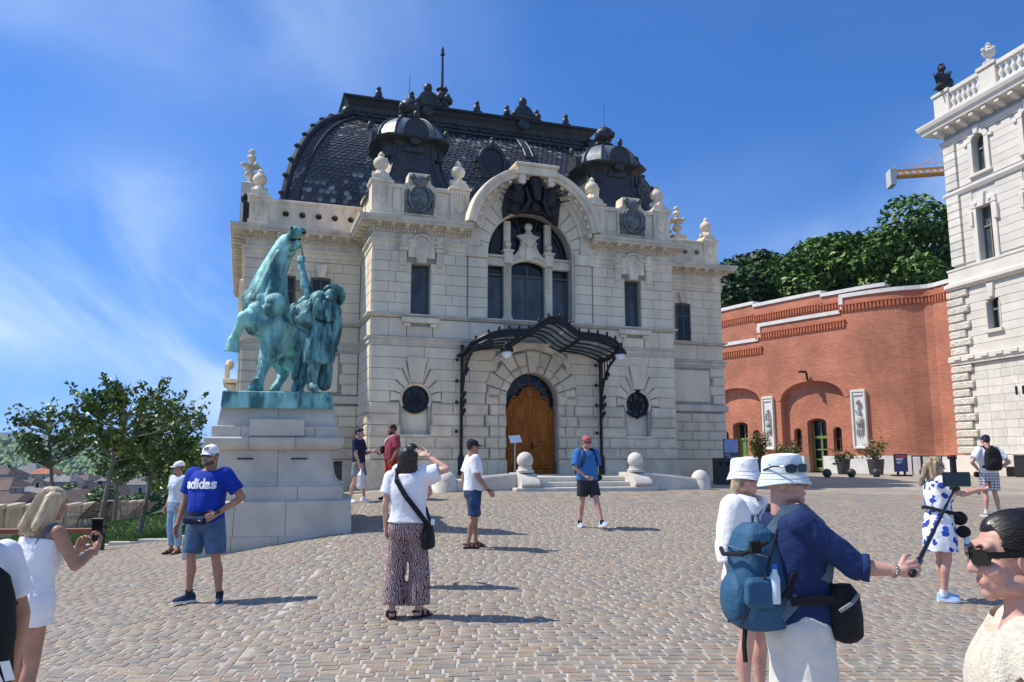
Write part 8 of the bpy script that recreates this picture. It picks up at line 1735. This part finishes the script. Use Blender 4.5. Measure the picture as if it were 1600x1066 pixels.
# 15 foreground woman at right
p=Person('dark haired person with black sunglasses and cream lace top in profile at right edge',1.255,2.05,R(-119),1.565,'pink',fem=True,yaw=R(21),pitch=R(4),pose=dict(le=(.24,.06,1.13),lw=(.25,.0,.88),re=(-.235,.06,1.13),rw=(-.24,.0,.88)),vox=.008,z=-.005)
p.body(browc=(.03,.02,.015),eyes=True); M_lace=cloth('cream_lace',(.64,.58,.46),.95,bump=1.,bscale=150,bdist=.005,var=.16,vscale=60); t=MB(); p.torso(.86,1.44,.03,t,.012)
for x in (-.07,.07): t.ball(p.up((x,-.085,1.26)),.06,12,8)
for q in 'lr': 
    a=p.p[q+'s']; t.ball(p.upa(V3(a.x*.78,a.y,a.z-.01)),.072,14,10)
tp_=p.part('lace_top',t,M_lace,vox=.0075,wr=.003,fr=14)
for q,sx in (('l',1),('r',-1)):
    fr_=MB(); a=p.p[q+'s']; d=(p.p[q+'e']-a).normalized(); n1=d.cross(V3(0,1,0)).normalized(); n2=d.cross(n1); rs=[]
    for off,r0,am in ((-.04,.07,0),(.0,.092,.003),(.035,.104,.008),(.075,.112,.014),(.088,.113,.016),(.082,.104,.014),(.03,.09,.005)):
        rs.append([p.upa(a+V3(sx*-.012,0,.0)+d*(off+am*.9*sin(11*t))+n1*(r0+am*sin(9*t))*cos(t)+n2*(r0+am*sin(9*t))*sin(t)*1.12) for t in np.linspace(0,2*PI,48,endpoint=False)])
    fr_.rings(rs,False,False); fr_.build('lace_frill',M_lace,tp_,smooth=60)
p.bottoms(M_lin,1.6,'trousers',r0=.105,r1=.09); p.sandals(M_blk)
M_slick=mat('sleek_black_hair',(.014,.011,.010),.3,spec=.5); p.hair(M_slick,'slick',.0008,fr=20,extra=[((0,.09,1.69),(0,.125,1.64),.05,.045),((0,.12,1.64),(.0,.15,1.5),.04,.025),((.045,-.015,1.705),(.062,.05,1.66),.028,.03),((-.045,-.015,1.705),(-.062,.05,1.66),.028,.03),((0,-.03,1.716),(0,.05,1.725),.038,.05)])
p.strands(M_slick,'back',520,5); hbd=MB().tube([p.hd((.087*cos(a),.0+.012*sin(a)+.01,1.662+.097*sin(a))) for a in np.linspace(.1,PI-.1,17)],.0055,6); hbd.build('headband',M_sung,p.b,smooth=60)
g2=MB(); H=p.hd
for x in (-1,1):
    cx=x*.034; rs=[]
    for yy in (-.108,-.102): rs.append([H((cx+.03*np.sign(cos(a))*abs(cos(a))**.55,yy+abs(cx+.03*cos(a))**2*6,1.646+.022*np.sign(sin(a))*abs(sin(a))**.6)) for a in np.linspace(0,2*PI,20,endpoint=False)])
    g2.rings(rs); g2.rings([[H((x*(xx+t_),yy,1.655+zz)) for t_,zz in ((-.002,-.0085),(.002,-.0085),(.002,.0085),(-.002,.0085))] for xx,yy in ((.064,-.088),(.079,-.05),(.083,.0),(.083,.015))])
g2.tube([H((-.012,-.11,1.653)),H((.012,-.11,1.653))],.0045,6); g2.build('sunglasses',M_sung,p.b,smooth=40)
# visitors on the terrace above the wall
for px,lab,c in ((1299,'distant visitor in a pale top on the terrace above the brick wall',M_wt),(1313,'distant visitor in dark clothes on the terrace, right of the pale one',M_navy)):
    q=at(px,455,49.5); p=Person(lab,q.x+1.2,50.2,R(20),1.72,'fair',z=10.75); p.body(hv=.008,eyes=False,face=False); p.shirt(c); p.bottoms(M_denimd,1.8,'trousers',r2=.07); p.shoes(M_blk); p.hair(M_hairD)
# ---------------- haze over the valley ----------------
hz=bpy.data.materials.new('haze_air'); hz.use_nodes=True; nt=hz.node_tree; nt.nodes.remove(nt.nodes['Principled BSDF']); pv=nt.nodes.new('ShaderNodeVolumePrincipled'); pv.inputs['Color'].default_value=(.62,.76,1,1); pv.inputs['Density'].default_value=1.1e-4; pv.inputs['Anisotropy'].default_value=.2
nt.links.new(pv.outputs[0],nt.nodes['Material Output'].inputs['Volume'])
zs_=[(o.matrix_world@Vector(b)).z for o in COL.objects if o.type=='MESH' and o.name.split('.')[0] in('valley_ground','distant_hills','wooded_hillside') for b in o.bound_box]
MB().box(-6800,6800,-500,6900,min(zs_)-1.5,max(max(zs_)+4,60)).build('haze',hz,kind='stuff')
